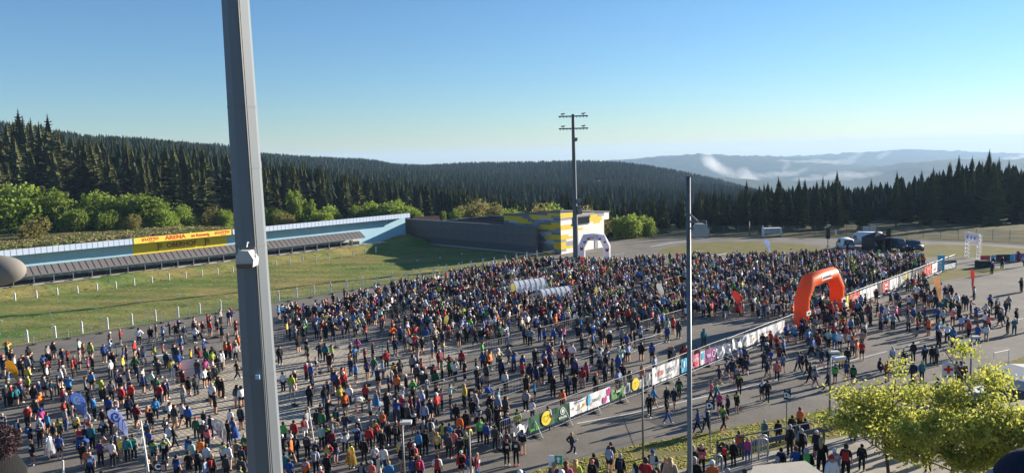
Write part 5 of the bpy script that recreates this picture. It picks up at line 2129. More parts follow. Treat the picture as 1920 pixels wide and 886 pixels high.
# ------------------------------------------------------------------ vehicles
CARW = mat('white car paint', (0.72, 0.73, 0.74), .3, spec=.5)
CARD = mat('dark blue car paint', (0.035, 0.048, 0.075), .25, spec=.5)
TYRE = mat('tyre', (.02, .02, .02), .8)
RIM = mat('rim', (.4, .4, .41), .4, metal=.6)
LAMPW = mat('headlamp glass', (.7, .7, .68), .2)
LAMPR = mat('tail lamp', (.35, .01, .01), .3)
def vehicle(name, lab, cat, p, rz, L_, W_, prof, paint, win, wheels, glass_ends):
    """prof: side outline (x along, z up) ; local +x = front"""
    t = thing(name, lab, cat, p, rz)
    zmax = max(z for x, z in prof)
    def half(z):
        return W_ / 2 * (1 - .14 * max(0, (z - zmax * .52) / (zmax * .48)))
    mm = MB()
    n = len(prof)
    vs = [(x, -half(z), z) for x, z in prof] + [(x, half(z), z) for x, z in prof]
    mm.add(vs, [tuple(reversed(range(n))), tuple(range(n, 2 * n))] + [(i, (i + 1) % n, n + (i + 1) % n, n + i) for i in range(n)])
    bm = bmesh.new()
    me = mm.mesh('body', paint)
    bm.from_mesh(me)
    bmesh.ops.recalc_face_normals(bm, faces=bm.faces[:])
    bmesh.ops.bevel(bm, geom=[e for e in bm.edges], offset=.06, segments=2, affect='EDGES', clamp_overlap=True)
    bm.to_mesh(me)
    bm.free()
    me.polygons.foreach_set('use_smooth', [True] * len(me.polygons))
    link('body', me, t)
    for s in (-1, 1):
        for (x0, x1, x2, x3, z0, z1) in win:
            mm = MB()
            mm.add([(x0, s * (half(z0) + .012), z0), (x1, s * (half(z0) + .012), z0), (x2, s * (half(z1) + .012), z1), (x3, s * (half(z1) + .012), z1)], [(0, 1, 2, 3) if s < 0 else (3, 2, 1, 0)])
            mm.build('side_window', GLASSD, t)
        for x, r in wheels:
            wm = MB()
            wm.tube([(x, s * (W_ / 2 - .2), r), (x, s * (W_ / 2 + .02), r)], r, 14)
            wh = wm.build('wheel', TYRE, t)
            wm = MB()
            wm.tube([(x, s * (W_ / 2 + .0), r), (x, s * (W_ / 2 + .03), r)], r * .6, 10)
            wm.build('rim', RIM, wh)
        mm = MB()
        mm.box((max(x for x, z in prof) - .05, s * (W_ / 2 - .28), zmax * .38), (.1, .3, .16))
        mm.build('headlight', LAMPW, t)
        mm = MB()
        mm.box((min(x for x, z in prof) + .02, s * (W_ / 2 - .16), zmax * .48), (.08, .16, .34))
        mm.build('tail_light', LAMPR, t)
        mm = MB()
        mm.box((L_ * .22, s * (W_ / 2 + .12), zmax * .57), (.1, .16, .2))
        mm.build('wing_mirror', BLACK, t)
    for nm, (xa, za, xb, zb) in zip(('windscreen', 'rear_window'), glass_ends):
        ha, hb_2 = half(za) - .12, half(zb) - .14
        d = Vector((zb - za, 0, -(xb - xa))).normalized() * .02
        if nm == 'rear_window':
            d = -d
        mm = MB()
        mm.add([(xa + d.x, -ha, za + d.z), (xa + d.x, ha, za + d.z), (xb + d.x, hb_2, zb + d.z), (xb + d.x, -hb_2, zb + d.z)], [(0, 1, 2, 3)] if nm == 'windscreen' else [(3, 2, 1, 0)])
        mm.build(nm, GLASSD, t)
    mm = MB()
    xs = max(x for x, z in prof)
    mm.box((xs - .02, 0, zmax * .2), (.14, W_ * .94, .22))
    mm.box((min(x for x, z in prof) + .02, 0, zmax * .2), (.14, W_ * .94, .22))
    mm.build('bumper', BLACK, t)
    return t
VAN = [(-2.4, .35), (-2.45, 1.0), (-2.3, 2.0), (-2.1, 2.1), (.9, 2.1), (1.6, 1.25), (2.4, 1.0), (2.5, .4)]
BOXV = [(-2.9, .4), (-2.95, 1.2), (-2.9, 2.75), (1.2, 2.75), (1.9, 2.3), (2.4, 1.3), (2.95, 1.05), (3.0, .4)]
SUV = [(-2.2, .4), (-2.25, 1.0), (-1.9, 1.72), (.2, 1.78), (1.0, 1.12), (2.1, .95), (2.25, .4)]
def v_at(px, py):
    p = at_z(px, py)
    return (p.x, p.y, .004)
vehicle('white_van', 'small white van seen from behind at the far edge of the crowd', 'van', v_at(1584, 467), math.radians(82), 4.9, 2.0, VAN, CARW, [(-.5, .5, .4, -.5, 1.25, 1.85), (.6, 1.4, .95, .6, 1.25, 1.85)], [(-1.5, .36), (1.6, .36)], [(1.6, 1.27, .95, 2.05), (-2.42, 1.1, -2.3, 1.95)])
vehicle('box_van', 'tall white delivery van parked behind the black party tent', 'van', v_at(1621, 462), math.radians(150), 6.0, 2.2, BOXV, CARW, [(1.3, 2.2, 1.75, 1.3, 1.4, 2.2)], [(-1.8, .38), (2.0, .38)], [(2.38, 1.36, 1.92, 2.25), (-2.93, 1.4, -2.9, 2.5)])
vehicle('people_carrier', 'dark people carrier with bright headlights beside the black party tent', 'car', v_at(1679, 468), math.radians(-70), 4.8, 2.0, VAN, CARD, [(-2.1, -.9, -.9, -2.0, 1.25, 1.9), (-.8, .4, .4, -.8, 1.25, 1.9), (.5, 1.4, .95, .5, 1.25, 1.85)], [(-1.5, .36), (1.6, .36)], [(1.6, 1.27, .95, 2.05), (-2.42, 1.1, -2.3, 1.95)])
vehicle('dark_suv', 'dark SUV parked alone just past the dark people carrier', 'car', v_at(1714, 468.5), math.radians(-100), 4.4, 1.95, SUV, CARD, [(-1.8, -.6, -.6, -1.6, 1.1, 1.62), (-.5, .7, .2, -.5, 1.1, 1.62)], [(-1.35, .37), (1.4, .37)], [(.98, 1.16, .25, 1.7), (-2.2, 1.05, -1.92, 1.66)])

# black party tent
TENT = mat('black tent cloth', (.014, .015, .02), .7, var=.2)
p = at_z(1643, 469)
t = thing('party_tent', 'black pointed party tent among the parked vans', 'tent', (p.x, p.y, 0), math.radians(12))
m_ = MB()
h_ = 1.75
m_.add([(-h_, -h_, 2.05), (h_, -h_, 2.05), (h_, h_, 2.05), (-h_, h_, 2.05), (0, 0, 3.45), (-h_, -h_, 2.35), (h_, -h_, 2.35), (h_, h_, 2.35), (-h_, h_, 2.35)],
       [(5, 6, 4), (6, 7, 4), (7, 8, 4), (8, 5, 4), (0, 1, 6, 5), (1, 2, 7, 6), (2, 3, 8, 7), (3, 0, 5, 8)])
m_.build('roof', TENT, t)
m_ = MB()
m_.box((0, h_ - .04, 1.03), (2 * h_, .03, 2.04))
m_.box((-h_ + .04, 0, 1.03), (.03, 2 * h_ - .1, 2.04))
m_.box((h_ - .04, 0, 1.03), (.03, 2 * h_ - .1, 2.04))
m_.build('side_wall', TENT, t)
for sx_ in (-1, 1):
    for sy in (-1, 1):
        m_ = MB()
        m_.tube([(sx_ * h_ * .97, sy * h_ * .97, 0), (sx_ * h_ * .97, sy * h_ * .97, 2.1)], .03, 5)
        m_.build('leg', GALVD, t)

# loudspeaker towers
def speaker(px, py, lab):
    p = at_z(px, py)
    t = thing('loudspeaker_stand', lab, 'loudspeaker', (p.x, p.y, 0), math.radians(-8))
    mm = MB()
    mm.box((0, 0, 3.1), (.62, .6, 2.1))
    for q in range(3):
        mm.box((0, -.31, 2.4 + q * .7), (.56, .03, .6))
    mm.build('cabinet', BLACK, t)
    mm = MB()
    mm.tube([(0, 0, 0), (0, 0, 2.1)], .06, 6)
    mm.build('pole', STEELD, t)
    mm = MB()
    for k in range(3):
        an = k * 2.094
        mm.tube([(0, 0, .8), (math.cos(an) * .8, math.sin(an) * .8, .02)], .03, 5)
    mm.build('tripod', STEELD, t)
speaker(1552, 468, 'black loudspeaker stack on a pole beside the small distant lamp post')
speaker(1665, 469, 'black loudspeaker stack on a pole between tent and dark people carrier')

# shelters by the fence
p = at_z(1447, 442.5)
simple('fence_shelter', 'white open fronted shelter standing at the wire fence', 'shelter', (p.x, p.y, 0), math.radians(2), [
    ('roof', lambda mm: mm.box((0, 0, 1.75), (3.9, 1.4, .1)), WHITEP),
    ('side_wall', lambda mm: [mm.box((s * 1.9, 0, .86), (.1, 1.4, 1.7)) for s in (-1, 1)], WHITEP),
    ('back_board', lambda mm: mm.box((0, .3, 1.1), (3.6, .08, 1.2)), mat('blue grey board', (.42, .5, .56), .6, var=.08)),
    ('end_post', lambda mm: mm.box((-2.1, -.5, 1.2), (.22, .22, 2.4)), WHITEP)])
p = at_z(1630, 441)
simple('notice_boards', 'pair of pale blue grey boards at the wire fence above the vans', 'board', (p.x, p.y, 0), math.radians(3), [
    ('board', lambda mm: mm.box((-.75, 0, 1.2), (1.3, .1, 1.5)), mat('pale board face', (.45, .53, .57), .6)),
    ('board', lambda mm: mm.box((.75, 0, 1.2), (1.3, .1, 1.5)), mat('pale board face', (.45, .53, .57), .6)),
    ('post', lambda mm: [mm.box((x, .1, 1.0), (.1, .1, 2.0)) for x in (-1.45, 0, 1.9)], GALV)])
p = at_z(1567, 440)
m_ = MB()
m_.box((p.x, p.y, .55), (.3, .3, 1.1))
m_.prism([(-.15, 1.1), (.15, 1.1), (0, 1.25)], (p.x, p.y - .15, 0), (1, 0, 0), (0, 0, 1), (0, 1, 0), .3)
tag(m_.build('marker_post', WHITEP), 'single white marker post at the wire fence behind the loudspeaker', 'post')

# white truss gate
TRW = mat('white truss tube', (.66, .67, .68), .5, metal=.2)
g0, g1 = at_z(1813, 483), at_z(1835, 489)
d = g1 - g0
tg = thing('truss_gate', 'white truss gate with a banner across its top over the far road', 'gate', g0, math.atan2(d.y, d.x))
Lg = d.length
Hg = at_d(1813, 434, g0.y).z
def truss(mm, p0, p1, w_):
    p0, p1 = Vector(p0), Vector(p1)
    tt = (p1 - p0).normalized()
    e1 = tt.cross(Vector((0, 1, 0))).normalized()
    e2 = Vector((0, 1, 0))
    cs = [p0 + e1 * a * w_ + e2 * b * w_ for a in (-1, 1) for b in (-1, 1)]
    for c in cs:
        mm.tube([c, c + (p1 - p0)], .045, 5)
    n_ = int((p1 - p0).length / .55)
    for i in range(n_):
        f0, f1 = (p1 - p0) * (i / n_), (p1 - p0) * ((i + 1) / n_)
        mm.tube([cs[0] + f0, cs[2] + f1], .025, 4, cap=False)
        mm.tube([cs[1] + f1, cs[3] + f0], .025, 4, cap=False)
        mm.tube([cs[0] + f1, cs[1] + f0], .025, 4, cap=False)
for x in (0, Lg):
    m_ = MB()
    truss(m_, (x, 0, 0), (x, 0, Hg), .26)
    m_.build('upright', TRW, tg)
m_ = MB()
m_.box((Lg / 2, -.33, Hg - .75), (Lg + .5, .04, 1.5))
m_.build('banner_sheet', WINFL, tg)
for i, x in enumerate((.2, .5, .8)):
    logo('print', [(u * .9, v * .9) for u, v in petal], LB_, tg, (Lg * x, -.36, Hg - .75), RX90, -.01)
m_ = MB()
truss(m_, (0, 0, Hg - .3), (Lg, 0, Hg - .3), .2)
m_.build('crossbeam', TRW, tg)
p = at_z(1847, 502)
m_ = MB()
m_.box((p.x, p.y + .6, .5), (1.7, 1.3, 1.0))
m_.box((p.x, p.y + .6, 1.03), (1.5, 1.1, .08))
tag(m_.build('black_crate', TENT), 'black covered crate at the foot of the white truss gate', 'crate')

# grey stall at the right-hand verge with a rail frame
STALL = mat('grey tarpaulin', (.42, .42, .41), .7, var=.1)
p = at_d(1945, 720, 46.0)
simple('market_stall', 'grey roofed stall behind the terrace trees at the road edge', 'stall', (p.x, p.y, 0), math.radians(20), [
    ('roof', lambda mm: mm.prism([(-2.4, 4.3), (2.4, 4.3), (2.0, 4.75), (0, 5.0), (-2.0, 4.75)], (0, -1.8, 0), (1, 0, 0), (0, 0, 1), (0, 1, 0), 3.6), STALL),
    ('side_wall', lambda mm: [mm.box((-2.3, 0, 3.2), (.05, 3.4, 2.2)), mm.box((0, 1.7, 2.2), (4.6, .05, 4.2))], mat('dark stall cloth', (.06, .065, .07), .8)),
    ('counter', lambda mm: mm.box((0, -1.6, 1.6), (4.4, .5, .5)), mat('red counter cloth', (.35, .03, .04), .7)),
    ('post', lambda mm: [mm.box((x, y, 2.1), (.1, .1, 4.2)) for x in (-2.25, 2.25) for y in (-1.6, 1.6)], GALVD)])
p = at_z(1862, 706)
simple('rail_frame', 'white tube frame standing on the road edge before the stall', 'frame', (p.x, p.y, 0), math.radians(25), [
    ('frame', lambda mm: [mm.tube([(0, 0, 0), (0, 0, 2.0), (1.9, 0, 2.0), (1.9, 0, 0)], .04, 6), mm.tube([(0, 0, 1.0), (1.9, 0, 1.0)], .03, 6)], WHITEP)])
p = at_z(1828, 752)
simple('drinks_table', 'blue and white covered table half hidden by leaves below the red cross sign', 'table', (p.x + .8, p.y, 0), math.radians(20), [
    ('cloth', lambda mm: mm.prism([(-1.6, 0), (1.6, 0), (1.5, .95), (-1.5, .95)], (0, -.5, 0), (1, 0, 0), (0, 0, 1), (0, 1, 0), 1.0), mat('blue table cloth', (.05, .14, .4), .7, var=.1)),
    ('top', lambda mm: mm.box((0, 0, .98), (3.1, 1.05, .05)), WHITEP)])
# barrel foot of the cream flag, small service table
p = at_z(1764, 579)
m_ = MB()
m_.lathe([(0.01, 0), (.5, 0), (.52, .5), (.6, .55), (.6, .75), (.5, .78), (.01, .78)], 14, 0, (p.x, p.y, 0.005))
tag(m_.build('flag_barrel', mat('dark teal barrel', (.05, .16, .22), .6)), 'dark teal barrel holding the cream beach flag', 'barrel')
p = at_z(1572, 693)
simple('service_table', 'small white table with a crate beside the person in the golden cape', 'table', (p.x, p.y, 0), .3, [
    ('top', lambda mm: mm.box((0, 0, 1.05), (1.0, .7, .3)), WHITEP),
    ('leg', lambda mm: [mm.tube([(x, y, 0), (x, y, .9)], .03, 5) for x in (-.4, .4) for y in (-.28, .28)], GALV)])

# terrace railing, hoop barriers, concrete block
BLUES = mat('blue grey steel', (.07, .095, .15), .5, var=.1)
def rail_pt(px, py):
    D = 30.0
    for _ in range(8):
        p = at_d(px, py, D)
        D = 29.0 + 0.387 * (p.x - 3.8) - .25
    return Vector((p.x, D, 0))
rpx = [(1345, 848), (1440, 833), (1545, 808), (1640, 789), (1720, 772), (1830, 750)]
R_ = [rail_pt(*q) for q in rpx]
BLUES2 = mat('blue grey rail', (.16, .18, .22), .5, var=.1)
tr = thing('terrace_railing', 'blue grey steel railing along the edge of the spectators terrace', 'railing', (R_[0].x, R_[0].y, TZ))
def rloc(p, z):
    return Vector((p.x - R_[0].x, p.y - R_[0].y, z))
m_ = MB()
m_.tube([rloc(p, 1.02) for p in R_], .03, 8)
m_.build('top_rail', BLUES2, tr, True)
m_ = MB()
for i in range(len(R_) - 1):
    a, b = rloc(R_[i], .62), rloc(R_[i + 1], .62)
    d = b - a
    m_.box((a + b) / 2, (d.length, .05, .22), 0, math.atan2(d.y, d.x))
m_.build('kick_board', BLUES, tr)
for i in range(len(R_) - 1):
    a, b = R_[i], R_[i + 1]
    n_ = max(1, int((b - a).length / 1.25))
    for k in range(n_):
        q = rloc(a.lerp(b, k / n_), 0)
        m_ = MB()
        m_.box(q + Vector((0, 0, .5)), (.07, .07, 1.0))
        m_.build('post', BLUES, tr)
HOOP = mat('galvanised hoop', (.38, .42, .48), .4, metal=.4)
def hoop(px, py, D, wd, ht, lab, rz=.25):
    p = at_d(px, py, D)
    t = thing('hoop_barrier', lab, 'barrier', (p.x, p.y, TZ), rz, 'hoop barriers on the terrace')
    mm = MB()
    r = .18
    pts_ = [(0, 0, 0), (0, 0, ht - r)] + [(r - r * math.cos(a), 0, ht - r + r * math.sin(a)) for a in (.5, 1.0, 1.57)] + [(wd - r + r * math.sin(a), 0, ht - r + r * math.cos(a)) for a in (0, .57, 1.07)] + [(wd, 0, ht - r), (wd, 0, 0)]
    mm.tube(pts_, .028, 7)
    mm.build('tube', HOOP, t, True)
    mm = MB()
    for k in range(1, 6):
        mm.tube([(wd * k / 6, 0, .12), (wd * k / 6, 0, ht - .03)], .009, 4)
    mm.tube([(0, 0, .14), (wd, 0, .14)], .014, 5)
    mm.build('bars', HOOP, t)
hoop(1218, 862, 28.3, 1.0, 1.0, 'rounded hoop barrier in front of the green jacket with blue cap')
hoop(1336, 858, 28.8, .42, 1.05, 'rounded hoop barrier beside the white capped person in orange')
hoop(1409, 842, 30.4, .75, 1.0, 'rounded hoop barrier next to the child in pink')
hoop(1422, 840, 30.9, .42, 1.0, 'second rounded hoop barrier near the child in pink')
BEIGE = mat('beige concrete', (.42, .385, .32), .85, var=.1, scale=2, bump=.1, bscale=40)
D_ = 20.0
zt_ = at_d(1510, 863, D_).z
def bl(px, py):
    return at_z(px, py, zt_)
q = [bl(1412, 872), bl(1510, 862.5), bl(1562, 900), bl(1400, 915)]
m_ = MB()
o = q[0]
m_.add([(p.x, p.y, zt_) for p in q] + [(p.x, p.y, TZ) for p in q], [(3, 2, 1, 0), (0, 1, 5, 4), (1, 2, 6, 5), (2, 3, 7, 6), (3, 0, 4, 7)])
tag(m_.build('concrete_block', BEIGE), 'beige concrete block with a bare flat top at the lower edge', 'block')
# ------------------------------------------------------------------ people
SKINM = [mat('skin fair', (.52, .31, .22), .55), mat('skin tan', (.38, .21, .14), .55)]
EYEM = mat('eye', (.03, .02, .02), .4)
CLOTH = {}
for k_, c_ in dict(k=(.014, .014, .017), n=(.02, .028, .065), b=(.03, .08, .28), c=(.05, .21, .45), t=(.035, .18, .21), w=(.70, .70, .70), g=(.23, .235, .25), d=(.055, .058, .062), r=(.44, .035, .035), m=(.15, .022, .035), o=(.68, .15, .035), y=(.60, .47, .08), l=(.38, .49, .07), v=(.10, .46, .09), e=(.03, .13, .06), p=(.46, .07, .22), s=(.64, .17, .16), u=(.075, .05, .16), i=(.40, .34, .25), q=(.30, .39, .60), f=(.38, .56, .48)).items():
    CLOTH[k_] = mat('cloth ' + k_, c_, .8, var=.08, scale=6, spec=.15)
GOLDF = mat('gold foil', (.75, .50, .12), .22, metal=.85, var=.15, scale=8)
SILVF = mat('silver foil', (.62, .66, .74), .2, metal=.8, var=.1, scale=8)
HAIRM = {'k': mat('dark hair', (.018, .014, .012), .7), 'b': mat('brown hair', (.06, .035, .02), .7), 'y': mat('blonde hair', (.38, .27, .12), .7), 'g': mat('grey hair', (.33, .32, .31), .7), 'i': mat('auburn hair', (.14, .05, .02), .7)}
CAPM = {'W': CLOTH['w'], 'K': CLOTH['k'], 'B': CLOTH['b'], 'R': CLOTH['r'], 'P': CLOTH['s'], 'L': CLOTH['l'], 'T': CLOTH['f']}
SHOEM = [mat('white shoes', (.6, .6, .6), .6), mat('dark shoes', (.03, .03, .035), .6), mat('red shoes', (.6, .06, .04), .6)]

def V3(*a):
    return Vector(a)

def joints(pose):
    J = dict(pel=V3(0, 0, .95), spi=V3(0, 0, 1.12), che=V3(0, 0, 1.32), nec=V3(0, -.01, 1.49), hd1=V3(0, .015, 1.585), hd2=V3(0, .012, 1.665), top=V3(0, .0, 1.735))
    for s, n in ((-1, 'L'), (1, 'R')):
        J['hip' + n] = V3(s * .095, 0, .90)
        J['kne' + n] = V3(s * .115, .02, .50)
        J['ank' + n] = V3(s * .125, -.02, .085)
        J['toe' + n] = V3(s * .14, .15, .035)
        J['sho' + n] = V3(s * .165, -.01, 1.405)
        J['elb' + n] = V3(s * .235, -.03, 1.13)
        J['wri' + n] = V3(s * .25, .05, .89)
    up, fw = V3(0, 0, 1), V3(0, 1, 0)
    def arm(n, e, w_):
        s = -1 if n == 'L' else 1
        J['elb' + n] = V3(s * e[0], e[1], e[2])
        J['wri' + n] = V3(s * w_[0], w_[1], w_[2])
    def leg(n, k, a, t=None):
        s = -1 if n == 'L' else 1
        J['kne' + n] = V3(s * k[0], k[1], k[2])
        J['ank' + n] = V3(s * a[0], a[1], a[2])
        t = t or (a[0] + .01, a[1] + .165, a[2] - .05)
        J['toe' + n] = V3(s * t[0], t[1], t[2])
    if pose == 'a':
        arm('L', (.24, .05, 1.16), (-.06, .22, 1.17))
        arm('R', (.24, .05, 1.17), (-.04, .24, 1.21))
    elif pose == 'k':
        arm('L', (.38, -.08, 1.16), (.19, .02, .99))
        arm('R', (.38, -.08, 1.16), (.19, .02, .99))
    elif pose == 'h':
        arm('L', (.34, .10, 1.45), (.10, .16, 1.66))
        arm('R', (.34, .10, 1.45), (.10, .16, 1.66))
    elif pose == 'f':
        arm('L', (.23, .03, 1.15), (.10, .24, 1.12))
        arm('R', (.23, .03, 1.15), (.08, .26, 1.14))
    elif pose == 'x':
        arm('L', (.22, .20, 1.36), (.14, .44, 1.36))
        arm('R', (.40, .12, 1.40), (.62, .22, 1.38))
    elif pose == 'w':
        leg('L', (.105, .15, .52), (.11, .30, .10))
        leg('R', (.105, -.04, .50), (.11, -.30, .16), (.12, -.16, .05))
        arm('L', (.24, -.14, 1.15), (.24, -.16, .91))
        arm('R', (.24, .08, 1.14), (.22, .24, .95))
    elif pose == 'r':
        leg('L', (.10, .30, .62), (.10, .22, .22), (.11, .38, .17))
        leg('R', (.10, -.12, .52), (.10, -.48, .42), (.10, -.46, .26))
        arm('L', (.25, -.24, 1.20), (.20, -.10, 1.02))
        arm('R', (.25, .06, 1.14), (.16, .28, 1.20))
    elif pose == 'l':
        leg('R', (.12, .36, .86), (.12, .46, .48), (.13, .62, .44))
        arm('L', (.23, .16, 1.18), (.05, .34, 1.02))
        arm('R', (.23, .16, 1.18), (.10, .36, .98))
    elif pose == 'b':
        J.update(spi=V3(0, .12, 1.02), che=V3(0, .32, 1.03), nec=V3(0, .48, .99), hd1=V3(0, .56, .93), hd2=V3(0, .62, .88), top=V3(0, .67, .83))
        for s, n in ((-1, 'L'), (1, 'R')):
            J['sho' + n] = V3(s * .17, .40, .99)
            J['elb' + n] = V3(s * .20, .44, .72)
            J['wri' + n] = V3(s * .15, .50, .48)
            J['hip' + n] = V3(s * .095, -.06, .90)
            J['kne' + n] = V3(s * .13, -.02, .49)
        J['pel'] = V3(0, -.05, .95)
        up, fw = V3(0, .75, -.66), V3(0, -.5, -.86)
    elif pose == 'c':
        dz = V3(0, 0, -.52)
        for k in ('pel', 'spi', 'che', 'nec', 'hd1', 'hd2', 'top', 'shoL', 'shoR', 'elbL', 'elbR', 'wriL', 'wriR', 'hipL', 'hipR'):
            J[k] = J[k] + dz
        for k in ('che', 'nec', 'hd1', 'hd2', 'top', 'shoL', 'shoR'):
            J[k] = J[k] + V3(0, .12, 0)
        leg('L', (.16, .34, .46), (.15, .12, .09))
        leg('R', (.16, .34, .46), (.15, .12, .09))
        arm('L', (.24, .26, .66), (.14, .40, .52))
        arm('R', (.24, .26, .66), (.14, .40, .50))
    return J, up, fw

RAD = dict(pel=(.145, .125), spi=(.135, .115), che=(.15, .125), nec=(.06, .06), hd1=(.10, .106), hd2=(.108, .114), top=(.066, .066))
for n in 'LR':
    RAD.update({'hip' + n: (.10, .10), 'kne' + n: (.064, .064), 'ank' + n: (.045, .045), 'toe' + n: (.042, .038), 'sho' + n: (.072, .072), 'elb' + n: (.048, .048), 'wri' + n: (.034, .034)})
BONES = [('pel', 'spi', 'torso'), ('spi', 'che', 'torso'), ('che', 'nec', 'neck'), ('nec', 'hd1', 'neck'), ('hd1', 'hd2', 'head'), ('hd2', 'top', 'head')]
for n in 'LR':
    BONES += [('pel', 'hip' + n, 'pelvis'), ('hip' + n, 'kne' + n, 'thigh'), ('kne' + n, 'ank' + n, 'calf'), ('ank' + n, 'toe' + n, 'foot'), ('che', 'sho' + n, 'torso'), ('sho' + n, 'elb' + n, 'uparm'), ('elb' + n, 'wri' + n, 'forearm')]

def skin_mesh(pose, level):
    J, up, fw = joints(pose)
    keys = list(J)
    me = bpy.data.meshes.new('tmp')
    me.from_pydata([J[k] for k in keys], [(keys.index(a), keys.index(b)) for a, b, _ in BONES], [])
    o = bpy.data.objects.new('tmp', me)
    COL.objects.link(o)
    sk = o.modifiers.new('skin', 'SKIN')
    sk.use_smooth_shade = True
    if not me.skin_vertices:
        bm = bmesh.new()
        bm.from_mesh(me)
        bm.verts.layers.skin.verify()
        bm.to_mesh(me)
        bm.free()
    for i, k in enumerate(keys):
        d = me.skin_vertices[0].data[i]
        d.radius = RAD[k]
        d.use_root = (k == 'pel')
        d.use_loose = False
    if level:
        ss = o.modifiers.new('sub', 'SUBSURF')
        ss.levels = level
        ss.render_levels = level
    dg = bpy.context.evaluated_depsgraph_get()
    ev = o.evaluated_get(dg)
    m2 = bpy.data.meshes.new_from_object(ev)
    bpy.data.objects.remove(o)
    bpy.data.meshes.remove(me)
    n = len(m2.vertices)
    P = np.empty(n * 3, np.float32)
    m2.vertices.foreach_get('co', P)
    P = P.reshape(-1, 3).astype(float)
    m2.calc_loop_triangles()
    polys = [tuple(p.vertices) for p in m2.polygons]
    Nn = np.array([tuple(v.normal) for v in m2.vertices])
    bpy.data.meshes.remove(m2)
    segs = [(np.array(J[a]), np.array(J[b]), t, a, b) for a, b, t in BONES]
    C = np.array([P[list(f)].mean(0) for f in polys])
    def nearest(Q):
        best = np.full(len(Q), 1e9)
        idx = np.zeros(len(Q), int)
        par = np.zeros(len(Q))
        for i, (A, B, t, a, b) in enumerate(segs):
            d = B - A
            u = np.clip(((Q - A) @ d) / (d @ d), 0, 1)
            r = RAD[a][0] + (RAD[b][0] - RAD[a][0]) * u
            dist = np.linalg.norm(Q - (A + u[:, None] * d), axis=1) - r
            s = dist < best
            best[s], idx[s], par[s] = dist[s], i, u[s]
        return idx, par
    vi, _ = nearest(P)
    if pose != 'b':
        tv = np.array([segs[i][2] in ('torso', 'pelvis') for i in vi])
        cy = np.array([J['spi'].y] * n)
        P[tv, 1] = cy[tv] + (P[tv, 1] - cy[tv]) * .80
    fi, fp_ = nearest(C)
    tags = [segs[i][2] for i in fi]
    return J, up, fw, P, Nn, polys, C, tags, fp_

def sub_mesh(name, P, Nn, polys, sel, off, mtl, smooth=True):
    used = sorted({v for f in sel for v in polys[f]})
    mp = {v: i for i, v in enumerate(used)}
    vs = [tuple(P[v] + Nn[v] * off) for v in used]
    me = bpy.data.meshes.new(name)
    me.from_pydata(vs, [], [tuple(mp[v] for v in polys[f]) for f in sel])
    me.materials.append(mtl)
    me.polygons.foreach_set('use_smooth', [smooth] * len(me.polygons))
    return me

def hand_tubes(J, n):
    s = -1 if n == 'L' else 1
    w_, e = J['wri' + n], J['elb' + n]
    d = (w_ - e).normalized()
    side = d.cross(V3(1, 0, 0) if abs(d.x) < .8 else V3(0, 0, 1)).normalized()
    nrm = d.cross(side).normalized()
    mm = MB()
    mm.tube([w_ - d * .01, w_ + d * .045, w_ + d * .095], [.03, .038, .034], 6)
    for i, ln in enumerate((.066, .078, .072, .055)):
        b0 = w_ + d * .088 + side * (-.027 + .018 * i)
        k1 = b0 + d * ln * .5 + nrm * .008
        mm.tube([b0, k1, k1 + d * ln * .38 + nrm * .02], [.0095, .0085, .006], 5)
    b0 = w_ + d * .03 - side * .032
    mm.tube([b0, b0 + d * .035 - side * .025, b0 + d * .065 - side * .03 + nrm * .012], [.0115, .010, .007], 5)
    return mm

